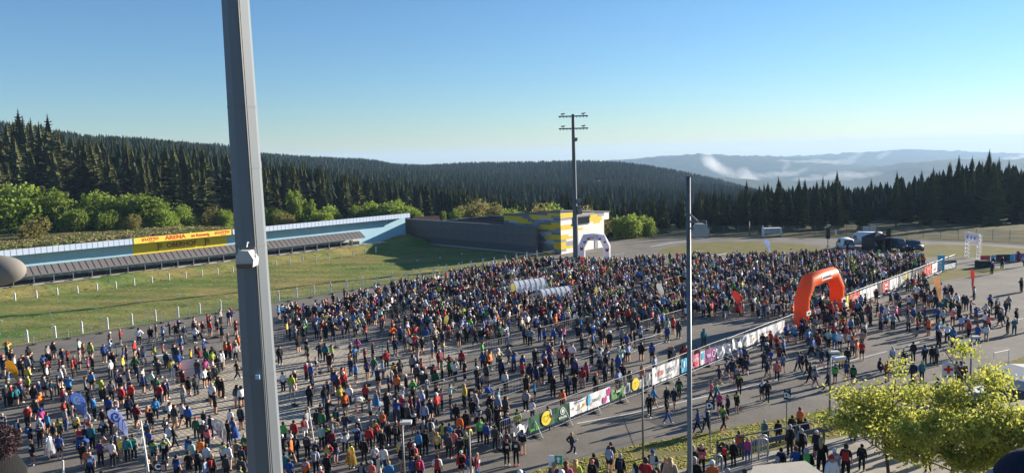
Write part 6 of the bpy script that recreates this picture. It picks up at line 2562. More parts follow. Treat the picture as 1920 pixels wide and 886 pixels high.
PT = {}
def pose_parts(pose):
    if pose in PT:
        return PT[pose]
    J, up, fw, P, Nn, polys, C, tags, par = skin_mesh(pose, 1)
    n = len(polys)
    # continuous body with hands and face
    mm = MB()
    mm.add([tuple(p) for p in P], polys)
    for q in 'LR':
        h = hand_tubes(J, q)
        mm.add(h.v, h.f)
    hc = (J['hd1'] + J['hd2']) / 2
    sx_ = V3(1, 0, 0)
    f0 = hc + fw * .098
    mm.add([f0 - sx_ * .018 - up * .035, f0 + sx_ * .018 - up * .035, f0 + up * .018, f0 + fw * .026 - up * .028], [(0, 1, 3), (1, 2, 3), (2, 0, 3)])
    for s in (-1, 1):
        b0 = hc + sx_ * s * .092 - up * .005
        mm.add([b0 - fw * .018 - up * .03, b0 + fw * .016 - up * .025, b0 + fw * .018 + up * .025, b0 - fw * .02 + up * .03, b0 + sx_ * s * .018], [(0, 1, 4), (1, 2, 4), (2, 3, 4), (3, 0, 4)])
        e0 = hc + fw * .092 + sx_ * s * .036 + up * .022
        mm.add([e0 - sx_ * .014, e0 + sx_ * .014, e0 + up * .009 + fw * .004, e0 - up * .009 + fw * .004], [(0, 3, 1, 2)], 1)
    m0 = hc + fw * .088 - up * .062
    mm.add([m0 - sx_ * .025, m0 + sx_ * .025, m0 + up * .007 + fw * .006, m0 - up * .007 + fw * .006], [(0, 3, 1, 2)], 1)
    D = {'body': mm.mesh('person', [SKINM[0], EYEM], True)}
    T = np.array(tags)
    upn, fwn = np.array(up), np.array(fw)
    hcn = np.array(hc)
    rel = C - hcn
    hh, hf = rel @ upn, rel @ fwn
    head = T == 'head'
    neckish = (T == 'neck') & (hh < -.06)
    S_ = CLOTH['k']
    low = (T == 'neck') & (np.linalg.norm(C - np.array(J['nec']), axis=1) > .085)
    D['shirt_s'] = sub_mesh('shirt', P, Nn, polys, np.nonzero((T == 'torso') | (T == 'pelvis') & (C[:, 2] > J['pel'].z - .06) | (T == 'uparm') & (par < .85) | low)[0], .014, S_)
    D['shirt_l'] = sub_mesh('jacket', P, Nn, polys, np.nonzero((T == 'torso') | (T == 'pelvis') | (T == 'uparm') | (T == 'forearm') & (par < .93) | low)[0], .024, S_)
    D['vest'] = sub_mesh('vest', P, Nn, polys, np.nonzero((T == 'torso') | (T == 'pelvis') & (C[:, 2] > J['pel'].z - .06) | low)[0], .02, S_)
    D['yoke'] = sub_mesh('yoke', P, Nn, polys, np.nonzero((T == 'torso') & (C[:, 2] > J['che'].z - .02) if pose != 'b' else (T == 'torso') & (C[:, 1] > .3))[0], .029, S_)
    D['sides'] = sub_mesh('side_panel', P, Nn, polys, np.nonzero((T == 'uparm') | (T == 'torso') & (np.abs(C[:, 0]) > .12))[0], .029, S_)
    bm2 = MB()
    if pose == 'b':
        bc = (J['spi'] + J['che']) / 2 + V3(0, 0, .17)
        bm2.box(bc, (.26, .38, .14))
    else:
        bc = (J['spi'] + J['che']) / 2 - V3(0, .19, -.02)
        bm2.box(bc, (.27, .14, .40))
        bm2.box(bc - V3(0, .08, .08), (.20, .05, .18))
        for s in (-1, 1):
            bm2.tube([bc + V3(s * .1, .05, .18), J['che'] + V3(s * .11, -.02, .13), J['che'] + V3(s * .12, .14, 0), J['spi'] + V3(s * .13, .10, 0)], .018, 4)
    D['pack'] = bm2.mesh('backpack', S_)
    bb = MB()
    fb_ = J['che'] * .62 + J['spi'] * .38 + (V3(0, .152, 0) if pose != 'b' else V3(0, 0, -.15))
    bb.box(fb_, (.20, .008, .15))
    D['bib'] = bb.mesh('race_number', WHITEP)
    D['shorts'] = sub_mesh('shorts', P, Nn, polys, np.nonzero((T == 'pelvis') | (T == 'thigh') & (par < .72))[0], .022, S_)
    D['trousers'] = sub_mesh('trousers', P, Nn, polys, np.nonzero((T == 'pelvis') | (T == 'thigh') | (T == 'calf') & (par < .95))[0], .014, S_)
    D['shoes'] = sub_mesh('shoes', P, Nn, polys, np.nonzero((T == 'foot') | (T == 'calf') & (par > .93))[0], .012, SHOEM[0])
    hs = np.nonzero((head | (T == 'neck') & (hh > -.11)) & ((hh > .035) & (hf < .075) | (hf < .0) & (hh > -.085)))[0]
    D['hair'] = sub_mesh('hair', P, Nn, polys, hs, .014, HAIRM['k'])
    cs = np.nonzero(head & (hh > .015))[0]
    cap = sub_mesh('cap', P, Nn, polys, cs, .02, CLOTH['w'])
    bm = bmesh.new()
    bm.from_mesh(cap)
    vs = [bm.verts.new(hc + up * .035 + fw * (.09 + a * .085) + sx_ * b_ * (.085 - .03 * a)) for a, b_ in ((0, -1), (0, 1), (1, 1), (1, -1))]
    bm.faces.new(vs)
    bm.to_mesh(cap)
    bm.free()
    D['cap'] = cap
    lm_ = MB()
    lm_.add([tuple(P[v] + Nn[v] * .018) for f in hs for v in polys[f]], [tuple(range(4 * i, 4 * i + 4)) for i in range(len(hs))] if all(len(polys[f]) == 4 for f in hs) else [])
    bk = hc - fw * .085
    lm_.tube([bk + up * .05, bk - up * .08 - fw * .03, bk - up * .24 - fw * .03, bk - up * .34 - fw * .01], [.075, .085, .07, .03], 8)
    D['hair_l'] = lm_.mesh('hair', HAIRM['k'], True)
    def drape(name, z0, z1, r0, r1, nn, mt_):
        mm2 = MB()
        V, F = [], []
        R = 9
        for i in range(R):
            f = i / (R - 1)
            for k in range(nn):
                an = 2 * math.pi * k / nn
                r = r0 + (r1 - r0) * f ** .7
                r *= 1 + .10 * f * math.sin(an * 5 + f * 3) + .05 * f * math.sin(an * 9)
                V.append((r * math.cos(an), r * .78 * math.sin(an), z0 + (z1 - z0) * f))
        for i in range(R - 1):
            for k in range(nn):
                F.append((i * nn + k, i * nn + (k + 1) % nn, (i + 1) * nn + (k + 1) % nn, (i + 1) * nn + k))
        mm2.add(V, F)
        return mm2.mesh(name, mt_, True)
    if pose == 's':
        D['poncho'] = drape('poncho', 1.50, .55, .09, .36, 28, S_)
        D['foil'] = drape('foil_cape', 1.52, .35, .10, .42, 28, GOLDF)
    PT[pose] = D
    return D

SHIRT_N = dict(k='black', n='navy', b='royal blue', c='sky blue', t='teal', w='white', g='grey', d='dark grey', r='red', m='maroon', o='orange', y='yellow', l='lime', v='neon green', e='dark green', p='pink', s='coral', u='purple', i='beige', q='pale blue', f='mint')
HAIR_N = dict(k='dark haired', b='brown haired', y='blond', g='grey haired', i='auburn haired', W='white capped', K='black capped', B='blue capped', R='red capped', P='pink capped', L='lime capped', T='mint capped')
POSE_N = dict(s='standing', a='with folded arms', k='with hands on hips', h='with raised hands', f='with hands held before the chest', x='with outstretched arms', w='walking', r='running', l='with one leg lifted', b='bending over', c='crouching', P='in a poncho', G='wrapped in gold foil', S='in a silver foil cape', Q='in a long cape', H='with long hair')
FACE_N = dict(a='seen from behind', t='facing the camera', l='turned to the stands', r='turned to the road', u='looking towards the arches')
NP = [0]
PLIST = []
def person(p, S_, B_, H_, pose, face, place, scale=1.0, rz=None):
    r_ = random.Random(NP[0] * 7 + 3)
    NP[0] += 1
    gp = {'P': 's', 'G': 's', 'S': 's', 'Q': 's', 'H': 's'}.get(pose, pose)
    D = pose_parts(gp)
    base = dict(a=-8, t=180, l=80, r=-85, u=-45)[face] + r_.uniform(-28, 28)
    o = link('person', D['body'], None, p, math.radians(base if rz is None else rz))
    s = scale * r_.uniform(.94, 1.04)
    w_ = s * r_.uniform(.90, 1.05)
    o.scale = (w_, w_, s)
    def m_obj(ob, mtl, slot=0):
        ob.material_slots[slot].link = 'OBJECT'
        ob.material_slots[slot].material = mtl
    m_obj(o, SKINM[0 if r_.random() < .7 else 1])
    long_b = B_.isupper()
    sm_ = CLOTH[S_]
    long_s = (pose in 'PQ' or r_.random() < (.75 if long_b else .35)) or S_ in 'kdnm' and r_.random() < .4
    garm = 'jacket' if long_s else 'shirt'
    if pose == 'P':
        g = link('poncho', D['poncho'], o)
        m_obj(g, GOLDF if S_ == 'y' else sm_)
    elif pose == 'Q':
        g = link('cape', D['foil'], o)
        m_obj(g, sm_)
    elif pose in 'GS':
        g = link('foil_cape', D['foil'], o)
        m_obj(g, GOLDF if pose == 'G' else SILVF)
        g = link('shirt', D['shirt_s'], o)
        m_obj(g, sm_)
    else:
        g = link(garm, D['shirt_l' if long_s else 'shirt_s'], o)
        m_obj(g, sm_)
    acc = r_.random()
    if pose not in 'PQGSH':
        if acc < .16:
            k2 = r_.choice('kkndbrg')
            m_obj(link('backpack', D['pack'], o), CLOTH[k2])
        elif acc < .40:
            m_obj(link('yoke', D['yoke'], o), CLOTH[r_.choice('kwngdql')])
        elif acc < .56:
            m_obj(link('side_panel', D['sides'], o), CLOTH[r_.choice('kkndwg')])
        if place != 'terrace' and r_.random() < .7:
            link('race_number', D['bib'], o)
    b = link('trousers' if long_b else 'shorts', D['trousers' if long_b else 'shorts'], o)
    m_obj(b, CLOTH[B_.lower()])
    sh = link('shoes', D['shoes'], o)
    m_obj(sh, SHOEM[r_.choice((0, 0, 1, 1, 2))])
    if H_.isupper():
        h = link('cap', D['cap'], o)
        m_obj(h, CAPM[H_])
    else:
        h = link('hair', D['hair_l' if pose == 'H' else 'hair'], o)
        m_obj(h, HAIRM[H_])
    o['category'] = 'person'
    low = ('trousers' if long_b else 'shorts')
    desc = [HAIR_N[H_], 'person', POSE_N[pose] if pose in 'wrbchxlkafPGSQH' else '', 'in %s %s and %s %s' % (SHIRT_N[S_], garm if pose not in 'PQ' else ('poncho' if pose == 'P' else 'cape'), SHIRT_N[B_.lower()], low)]
    PLIST.append((o, desc, face, place, (p[0], p[1]), SHIRT_N[S_], NP[0]))
    return o
PEOPLE = {
 (0,646): "380,10,kKk,s,a 730,-40,dik,s,a 95,80,ekk,b,l 150,90,kKk,s,a 265,165,dnk,s,a 370,160,gng,s,r 590,120,bkk,s,a 635,175,mKk,s,a 1140,-30,okb,s,a 1090,90,ikb,s,a 1250,70,lkk,b,l 1430,0,bkb,s,a 1500,70,nob,h,a 1690,150,ygb,s,a 1700,40,bkk,s,r 920,60,rkb,h,a 820,185,mgb,s,l 990,205,rKb,s,a 1215,250,pkb,c,a 105,350,cKb,s,u 370,285,ykb,s,a 370,400,lkk,s,a 100,480,lKy,s,a 70,560,dKg,s,t 130,545,rKk,s,a 205,560,tkb,w,r 270,510,bKk,s,a 545,650,oby,s,a 1255,350,ckk,s,u 1170,440,gkk,s,a 1390,480,lKb,h,t 1530,490,gKk,s,a 1665,560,rkb,s,a 1720,500,qkb,s,a 985,620,nKb,s,a 1225,600,kKk,s,r 1290,730,cKk,h,a 1490,700,bKb,s,a 690,480,nKk,s,r 790,420,dKk,s,a 870,780,rKb,s,t 990,830,gKg,s,a 735,545,fgb,b,l",
 (240,646): "90,160,eKb,w,r 130,270,nKb,s,r 190,300,wKb,w,r 315,350,fkb,w,r 400,210,dKk,w,l 675,40,nKk,s,a 475,-40,sKk,s,a 860,30,ymb,s,a 1070,60,eKk,s,a 1155,70,lik,s,a 1290,70,wik,s,a 1400,-40,rKk,s,a 1340,-50,oKk,s,a 1480,-20,gKk,w,r 595,190,yBb,s,a 705,225,skb,s,t 745,330,mkk,s,a 1050,310,wkk,s,a 1165,190,wib,s,a 1060,180,pkb,s,a 1120,310,kkb,s,a 1190,270,dKy,s,a 825,420,kkk,s,t 930,410,dKb,s,t 520,450,bKg,s,a 490,490,nkb,s,a 1190,450,lkb,s,a 1250,440,kkb,s,a 1300,450,kKg,s,a 1190,650,kkk,s,a 1500,560,dwk,s,a 1560,560,wkk,s,a 30,530,rKk,a,t 365,710,cKi,s,a 95,790,kKb,s,a 570,790,wkk,w,r 740,800,wkk,w,l 820,820,bKk,s,a 1560,840,kKk,s,a",
 (510,646): "260,415,lwb,s,t 550,390,nKL,s,t 465,225,rKg,s,t 530,250,bKg,s,t 600,150,gib,l,r 830,300,dKk,k,a 870,370,bkb,s,a 905,430,mKb,s,r 985,370,rKW,s,a 1000,290,okk,s,a 965,310,oKk,s,a 1150,240,ckb,s,a 1310,190,ukb,w,r 1395,190,wkb,c,l 1580,160,rKb,c,l 1525,200,qky,s,a 1680,220,yKk,s,t 1605,400,nKg,s,t 1720,400,oKb,s,a 765,480,nkb,s,a 935,550,yby,s,a 1000,650,okk,s,a 1030,500,kkb,s,a 1435,620,cky,P,a 1580,660,kKb,s,a 1680,720,bKg,s,a 1715,630,dKb,s,t 665,810,dKk,s,a 1160,750,wkg,b,r 1240,770,iKb,b,l 490,-10,ekk,s,a 820,0,lKk,s,a 1065,100,rKk,s,t 1140,0,cKk,s,a 1280,30,mKk,s,a 730,-20,tKk,s,a",
 (750,646): "170,140,gkk,s,a 290,170,sKk,k,a 540,70,mkg,s,a 850,70,rKb,s,a 1140,80,bKb,s,a 1240,90,oKk,s,a 1570,90,bKk,h,a 460,250,mKb,s,a 490,340,eKb,s,t 690,200,eKk,s,a 755,230,wNb,h,r 890,210,kKk,s,t 1190,240,dkk,s,a 1400,200,nKk,s,t 1690,210,rrk,s,a 1450,350,wKb,s,r 1740,400,kKb,s,a 175,470,vKg,s,a 500,530,kKb,s,t 570,590,sKb,s,a 690,520,fKb,x,r 885,545,yKy,s,a 960,620,kKb,b,r 500,660,rKW,s,a 1085,420,kkk,s,a 1225,520,bwb,l,r 1355,590,tKk,s,a 1240,690,kKb,s,t 1460,720,dKb,s,t 140,680,mKk,s,t 250,710,uKb,s,a 40,590,qKg,s,a 25,690,rKg,s,a 330,810,qKk,s,a 775,790,kKb,s,a 1080,830,wKg,s,a 1220,810,dKb,s,a",
 (980,646): "510,40,sKb,s,t 610,40,mKk,s,t 300,90,bKb,s,a 390,100,nKb,s,a 725,190,uKg,s,a 370,250,bKb,s,a 545,230,kKk,s,a 825,310,rwk,s,a 880,220,pKb,s,a 1010,380,kKR,s,t 1065,160,nkk,s,a 1140,240,nKb,s,t 1245,190,kKk,s,a 1320,140,bBb,s,a 1320,340,qkb,s,a 1380,250,kkk,s,a 1455,-30,qkb,s,a 1640,-40,kkb,s,a 1650,265,okk,s,a 1480,345,kKP,s,a 1170,40,gkL,s,a 160,480,ckk,s,a 415,420,kKb,s,t 720,380,kKb,s,t 620,410,nKb,s,a 545,600,okb,s,a 130,740,wKb,s,a 345,840,rKk,s,a 55,410,kKb,s,a 40,600,gKb,s,a 100,250,nKk,s,a 950,20,kKk,s,a",
 (1200,646): "165,-20,bkk,s,a 410,20,kKR,s,a 450,20,iiy,s,a 590,0,rKk,s,a 625,-10,rKk,s,a 790,20,rKk,s,a 940,0,lkb,s,a 200,140,qky,s,a 190,570,ckb,w,r 370,560,dKg,w,a 470,565,nkg,w,a 540,440,eKb,w,a 130,670,kKk,w,t 375,760,kBb,w,r 985,480,sKk,w,l 1050,505,tKk,w,l 1100,630,pkg,s,a 1215,690,kKk,s,l 1340,620,kkk,s,r 1095,270,nkb,w,r 1200,190,dnb,w,a 1275,190,nkk,w,a 1330,280,ukb,w,a 1375,390,kKk,w,a 1380,20,qkb,s,a 1440,0,bkb,s,a 1395,120,kKb,w,a 1465,170,nnb,r,a 1690,470,nkg,w,a 1765,480,kKk,w,a 1760,180,nkk,w,l",
 (1420,646): "150,160,nky,w,t 275,215,sKk,w,a 355,110,ckk,w,a 570,100,uKb,w,a 605,90,ukk,w,a 680,150,kKb,w,r 735,240,kKb,w,l 800,290,gng,w,r 895,40,nkk,w,a 1000,40,nKy,s,a 980,330,kKk,w,l 1080,240,vkk,s,a 1240,200,bkb,s,a 1330,255,ekk,s,a 1680,180,nNb,c,r 1160,50,yKb,P,a 1250,30,kKk,s,a 140,-120,kkb,w,a 270,-140,rkb,w,a 760,-110,bKb,w,a 1380,-90,oib,s,a 1450,-50,rkb,s,a",
 (1660,646): "100,20,qkg,s,a 265,60,kBb,w,a 390,-40,kKk,s,a 550,0,kKk,s,a 650,0,kKk,s,a 710,10,kKk,s,r 390,225,nKB,s,a 510,220,tKy,s,t 410,430,nNb,c,l 730,460,bKb,s,a 895,490,eKb,s,a 990,215,yKb,s,a 1050,230,mKb,s,a 1090,220,dKg,s,a 30,220,rkb,s,a 950,-90,nib,s,a 1090,20,nKb,b,l",
 (0,766): "365,-60,rKb,s,a 560,-30,pkB,s,a 640,40,ckk,s,a 890,-20,gBb,s,a 1040,50,ykb,s,a 730,180,kiy,s,a 800,140,dKb,s,a 540,130,qkW,s,a 530,195,kKb,s,a 1195,10,qrb,s,t 1080,230,rKb,s,t 1170,210,nKB,s,a 1255,215,tKy,s,a 1400,-30,kKk,w,r 430,410,knb,s,t 665,330,wkb,S,r 805,350,bkb,s,a 1185,430,bNb,b,l 1190,540,oNb,s,a 1235,590,bKg,s,t 1370,420,uKb,s,a 1540,440,wKk,s,a 1650,370,ygg,s,a 1745,370,tKk,s,a 1600,330,dKg,s,a 150,610,wkk,s,a 225,640,rKk,s,a 1390,830,rKb,s,a 400,190,kkb,s,a 230,140,qkb,s,a 25,50,dKg,s,t",
 (240,766): "250,140,dBk,s,a 300,0,kkk,s,a 100,-60,mkk,w,a 60,340,tKb,s,a 340,400,tkk,s,a 490,410,kKk,s,t 620,210,kKb,w,r 550,200,wgb,s,t 640,40,dib,c,r 930,90,eKR,s,a 1030,170,dKW,s,a 1085,210,sNg,s,a 1130,80,nNb,s,a 835,370,cKk,s,a 870,440,fKb,s,a 990,385,okb,s,a 1075,480,wKb,s,a 1370,140,kKk,s,a 1440,110,bBk,Q,a 1410,-10,wkb,s,a 1550,-40,dkk,s,a 1600,330,eKg,s,a 1630,400,mKk,s,a 1490,410,ikb,s,a 1310,460,wkb,s,a 1380,480,wik,s,a 1560,490,dKb,s,a 660,630,bkk,s,a 830,590,kkb,s,a 950,560,kKb,s,a 1050,680,qKb,s,l 1160,620,dKy,s,a 1350,620,dKk,s,a 1560,660,dKb,s,a 1540,800,bKb,s,a 275,690,wNy,s,t 940,840,mKb,s,a",
 (520,766): "75,175,vkb,s,a 220,150,rkk,s,a 370,85,wWb,s,a 600,210,fKb,s,a 610,20,eNb,s,a 540,0,kkk,s,a 810,-20,ekk,s,a 680,210,kKk,s,a 740,270,mKb,s,a 400,325,dKk,s,a 525,410,kkg,s,a 175,390,oky,w,r 240,350,kKk,s,a 790,380,kbk,s,a 690,490,rKy,h,a 520,530,qKb,s,a 680,610,kKb,s,a 385,670,okb,s,a 160,690,bKk,s,a 90,580,tNk,s,a 1010,445,yKb,G,a 1190,390,kKb,s,a 1260,220,rKb,s,a 1350,140,rKb,k,a 1440,280,kKy,s,a 1530,160,kKy,s,a 1640,170,kKb,s,a 1700,130,oKk,s,a 1340,470,wNb,a,t 1460,500,wNb,s,a 1390,620,fWb,s,a 1300,700,sKg,s,a 1165,720,gBb,s,a 1540,730,cKy,s,a 1450,0,oNg,s,a 1700,390,ykb,s,a 1720,500,kib,s,a 590,770,sKW,s,a",
 (750,766): "320,140,gKg,s,a 420,140,dib,s,a 590,180,lbb,s,a 680,180,cKk,s,a 250,300,cKk,s,a 340,280,kKk,s,a 510,300,yky,s,t 740,270,sKb,s,a 820,220,nKb,s,a 910,300,dKg,s,a 820,330,kKk,s,a 1100,130,vKb,s,t 1190,160,bKb,s,a 1310,210,dKk,s,a 1380,80,kKb,s,a 1480,60,nKy,s,a 1620,-10,lkb,s,a 820,60,oKb,s,a 910,10,kKb,s,a 840,560,rkT,s,a 510,630,rKk,s,a 960,590,mWk,s,a 1060,615,mBy,s,r 1470,400,kKb,s,t 1600,400,kKb,s,t 1690,260,kib,s,a 1470,290,mKb,s,a 190,470,sKW,s,a 170,640,bKb,s,a 265,640,pKy,s,a 145,380,mKb,s,a",
 (980,766): "675,300,nNy,r,r 1220,460,kkk,s,a 1195,500,qkb,s,a",
 (1200,766): "800,-10,bKb,w,l 920,-20,nKg,w,a 1150,-50,eKk,w,r 1725,125,tkg,s,a",
 (1420,766): "290,130,kKk,s,a 485,65,kKk,s,a 520,150,nKb,s,a 590,-20,okb,s,a 665,100,nNk,s,a 1450,-20,kKk,s,a",
}
TERRACE = {  # on the raised terrace: head top, D, codes
 (980,766): "430,730,27.4,uKy,H,a 600,700,27.0,pKi,H,a 730,700,27.6,lKy,H,a 540,850,26.0,qKW,s,a 960,670,28.3,kKP,s,a 985,600,29.0,dKk,s,a 1350,600,28.5,kKg,s,a 1560,710,27.2,wKk,H,a 1700,680,27.2,rKb,s,a 25,855,27.5,nKB,s,a -40,830,26.5,gKW,s,a",
 (1200,766): "175,555,28.6,fKB,s,a 240,770,26.2,gKb,s,a 360,640,27.8,sKy,s,a 415,635,27.3,iKy,H,a 850,480,29.6,sKg,f,t 735,470,28.6,kKg,s,a 750,650,26.8,kKg,s,a 1000,710,26.8,oKW,s,a 1160,460,29.9,kKk,h,a 1295,435,30.2,kKW,s,a 1370,420,31.2,oKb,s,a 1490,470,30.6,pBy,c,a 1210,790,26.3,iRg,s,a 1450,830,26.6,wKb,s,a 200,860,25.6,rKb,s,a",
 (1420,766): "455,215,31.0,kKg,s,a 610,250,30.5,kKg,s,a 820,280,30.8,nKW,s,a 890,370,28.8,kKy,H,a 330,510,28.8,kKk,s,a 280,630,27.6,dKg,s,a 535,520,28.6,bKi,s,a 680,550,27.8,vKg,s,a 1070,545,28.2,gKW,s,a 1030,640,27.0,wKR,s,a 1230,480,28.6,nKb,s,a 1330,110,32.4,kKb,s,a 1450,530,29.4,kKk,s,a 1620,300,31.8,bKb,s,a",
 (1660,766): "290,0,32.0,bKg,s,a 100,80,31.0,nKb,s,a 850,120,30.5,kKk,s,a 880,-10,32.0,bKb,s,a 1870,420,28.0,vKk,s,a 1080,-30,32.5,sKP,s,a 600,420,29.0,kKb,s,a",
}
FACES_ = 'atlru'
ENT = []
for (cx, cy), txt in PEOPLE.items():
    for tk in txt.split():
        xx, yy, cd, ps, fc = tk.split(',')
        px, py = cx + float(xx) / 7.383, cy + float(yy) / 7.383
        zh = {'c': 1.22, 'b': 1.02}.get(ps, 1.76)
        p = at_z(px, py, zh)
        a_, b_ = to_ab(p)
        place = 'lot' if b_ > 35.2 else 'road'
        if (cx, cy) in ((980, 766), (1420, 766)) and cd not in ('nNy',) or cd == 'tkg':
            place = 'verge'
        # seen largest first; the road and the odd capes are kept whatever their distance
        ENT.append((p.y - (14 if place != 'lot' or ps in 'PGSQlxb' else 0), (p.x, p.y, .01), cd, ps, fc, place, 1.0))
for (cx, cy), txt in TERRACE.items():
    for tk in txt.split():
        xx, yy, D, cd, ps, fc = tk.split(',')
        px, py = cx + float(xx) / 7.383, cy + float(yy) / 7.383
        p = at_d(px, py, float(D))
        if cd == 'pBy':
            ps = 's'
        ENT.append((0, (p.x, p.y, TZ), cd, ps, fc, 'terrace', min(1.08, max(.62, (p.z - TZ) / 1.76))))
rx = random.Random(99)
def inpoly(poly, x, y):
    c = False
    j = len(poly) - 1
    for i in range(len(poly)):
        (xi, yi), (xj, yj) = poly[i], poly[j]
        if (yi > y) != (yj > y) and x < (xj - xi) * (y - yi) / (yj - yi) + xi:
            c = not c
        j = i
    return c
for poly, cnt, pl in [([(20, 740), (448, 700), (448, 886), (120, 886)], 24, 'lot'), ([(30, 690), (448, 640), (448, 710), (40, 760)], 30, 'lot'), ([(530, 700), (985, 690), (960, 790), (820, 886), (530, 886)], 44, 'lot'), ([(1300, 650), (1480, 622), (1620, 660), (1500, 690), (1340, 705)], 16, 'road'), ([(1000, 650), (1180, 640), (1180, 700), (1000, 740)], 14, 'lot')]:
    k_ = 0
    while k_ < cnt:
        px, py = rx.uniform(0, 1700), rx.uniform(620, 886)
        if not inpoly(poly, px, py):
            continue
        p = at_z(px, py, 0)
        a_, b_ = to_ab(p)
        if abs(b_ - 35.1) < .9 or any((e[1][0] - p.x) ** 2 + (e[1][1] - p.y) ** 2 < .45 for e in ENT):
            continue
        k_ += 1
        cd = rx.choices('kndgwbcrmoyletpsuiqf', [30, 15, 12, 8, 7, 6, 3, 4, 3, 1.5, 1.5, 1, 2, 2, .7, 1, 1, 2, 3, 1])[0] + rx.choice('KKKKNGkkkknB') + rx.choice('kkbbbygWK')
        ENT.append((p.y - (14 if pl == 'road' else 0), (p.x, p.y, .01), cd, rx.choice('sssssssakwwhfxb'), rx.choice('aaaatlru'), pl, 1.0))
ENT.sort(key=lambda e: e[0])
EXTRA = []
for k_, e in enumerate(ENT):
    if k_ < 296:
        person(e[1], e[2][0], e[2][1], e[2][2], e[3], e[4], e[5], e[6])
    else:
        EXTRA.append(e)

# labels: look first, then what stands beside, so that each one is a single person
LANDM = [('the D1 board', at_z(1333, 770)), ('the orange arch', AB(80, 34)), ('the red cross sign', at_z(1776, 752)), ('the heart banner', AB(41, 36)), ('the purple banner', AB(58, 36)), ('the yellow flag', at_z(36, 720)), ('the blue flag', at_z(162, 792)), ('the pale curl flag', at_z(241, 826)), ('the grey flag', at_z(424, 836)), ('the white screen', at_z(345, 712)), ('the thick mast', at_z(500, 800)), ('the verge lamp', at_z(1553, 808)), ('the leaning stick', at_z(588, 826)), ('the C board', at_z(320, 900)), ('the fence corner', at_z(950, 840)), ('the paving edge', at_z(760, 710))]
PLACE_N = {'lot': 'on the lot', 'road': 'on the road', 'verge': 'on the verge', 'terrace': 'on the terrace'}
def variants(i):
    o, desc, face, place, xy, sn, k = PLIST[i]
    base = ' '.join(x for x in desc if x)
    yield base + ' ' + PLACE_N[place]
    lm = min(LANDM, key=lambda q: (q[1].x - xy[0]) ** 2 + (q[1].y - xy[1]) ** 2)[0]
    yield base + ' near ' + lm
    ns = sorted((j for j in range(len(PLIST)) if j != i and (PLIST[j][3] == 'terrace') == (place == 'terrace')), key=lambda j: (PLIST[j][4][0] - xy[0]) ** 2 + (PLIST[j][4][1] - xy[1]) ** 2)
    for j in ns[:3]:
        yield base + ' beside ' + PLIST[j][5] + ' top near ' + lm
    for j in ns[:4]:
        for j2 in ns[:4]:
            if j != j2:
                yield base + ' between ' + PLIST[j][5] + ' and ' + PLIST[j2][5]
opts = [list(variants(i)) for i in range(len(PLIST))]
level = [0] * len(PLIST)
for _ in range(14):
    seen = {}
    for i, o_ in enumerate(opts):
        seen.setdefault(o_[level[i]], []).append(i)
    ch = False
    for v in seen.values():
        if len(v) > 1:
            for i in v:
                if level[i] < len(opts[i]) - 1:
                    level[i] += 1
                    ch = True
    if not ch:
        break
PGRP = {'lot': 'people standing in the start blocks', 'road': 'people on the road beside the banner fence', 'verge': 'people on the grass verge', 'terrace': 'spectators on the terrace'}
for i, rec in enumerate(PLIST):
    w_ = opts[i][level[i]]
    if len(w_.split()) > 16:
        w_ = ' '.join(w_.replace(' a ', ' ').split()[:16])
    rec[0]['label'] = w_
    rec[0]['group'] = PGRP[rec[3]]

# the rest of the crowd: one mass of small figures
CROWDM = bpy.data.materials.new('crowd clothing')
CROWDM.use_nodes = True
_t = CROWDM.node_tree
_b = _t.nodes['Principled BSDF']
_b.inputs['Roughness'].default_value = .8
_b.inputs['Specular IOR Level'].default_value = .15
_a = _t.nodes.new('ShaderNodeAttribute')
_a.attribute_name = 'tint'
_t.links.new(_a.outputs['Vector'], _b.inputs['Base Color'])

def low_poly(pose):
    J, up, fw, P, Nn, polys, C, tags, par = skin_mesh(pose, 0)
    tri, tg = [], []
    upn, fwn = np.array(up), np.array(fw)
    hc = np.array((J['hd1'] + J['hd2']) / 2)
    for f, c, t, u in zip(polys, C, tags, par):
        k = {'torso': 0, 'pelvis': 1, 'thigh': 1 if u < .7 else 2, 'calf': 2, 'foot': 5, 'uparm': 0, 'forearm': 3, 'neck': 4, 'head': 4}[t]
        if t == 'head':
            r = c - hc
            if r @ upn > .03 or r @ fwn < -.02:
                k = 6
        if t == 'neck' and (c - hc) @ upn < -.12:
            k = 0
        for i in range(1, len(f) - 1):
            tri.append((f[0], f[i], f[i + 1]))
            tg.append(k)
    sel = np.isin(np.array(tg), (0, 1))
    P2 = P + Nn * .012
    return P2, np.array(tri), np.array(tg)
LP = [low_poly(p) for p in ('s', 's', 'a', 'k', 'w', 'h', 'x')]
rc = np.random.default_rng(77)
TOPC = np.array([CLOTH[k].node_tree.nodes['Principled BSDF'].inputs['Base Color'].default_value[:3] for k in 'kndgwbcrmoylvetpsuiqf'])
TOPW = np.array([31, 15, 11, 10, 13, 6.5, 4, 4.5, 3, 2, 1.6, 1.6, .9, 2, 2, 1, 1.6, 1.5, 3, 4, 1.5])
BOTC = np.array([(.014, .014, .017), (.018, .028, .06), (.06, .06, .07), (.05, .09, .2), (.4, .4, .4), (.3, .25, .18)])
BOTW = np.array([58, 14, 12, 7, 4, 5.])
HAIRC = np.array([(.018, .014, .012), (.06, .035, .02), (.30, .22, .10), (.33, .32, .31), (.65, .65, .65), (.5, .03, .03), (.02, .08, .35)])
HAIRW = np.array([34, 34, 12, 12, 6, 2, 3.])
SKC = np.array([(.52, .31, .22), (.40, .23, .15)])

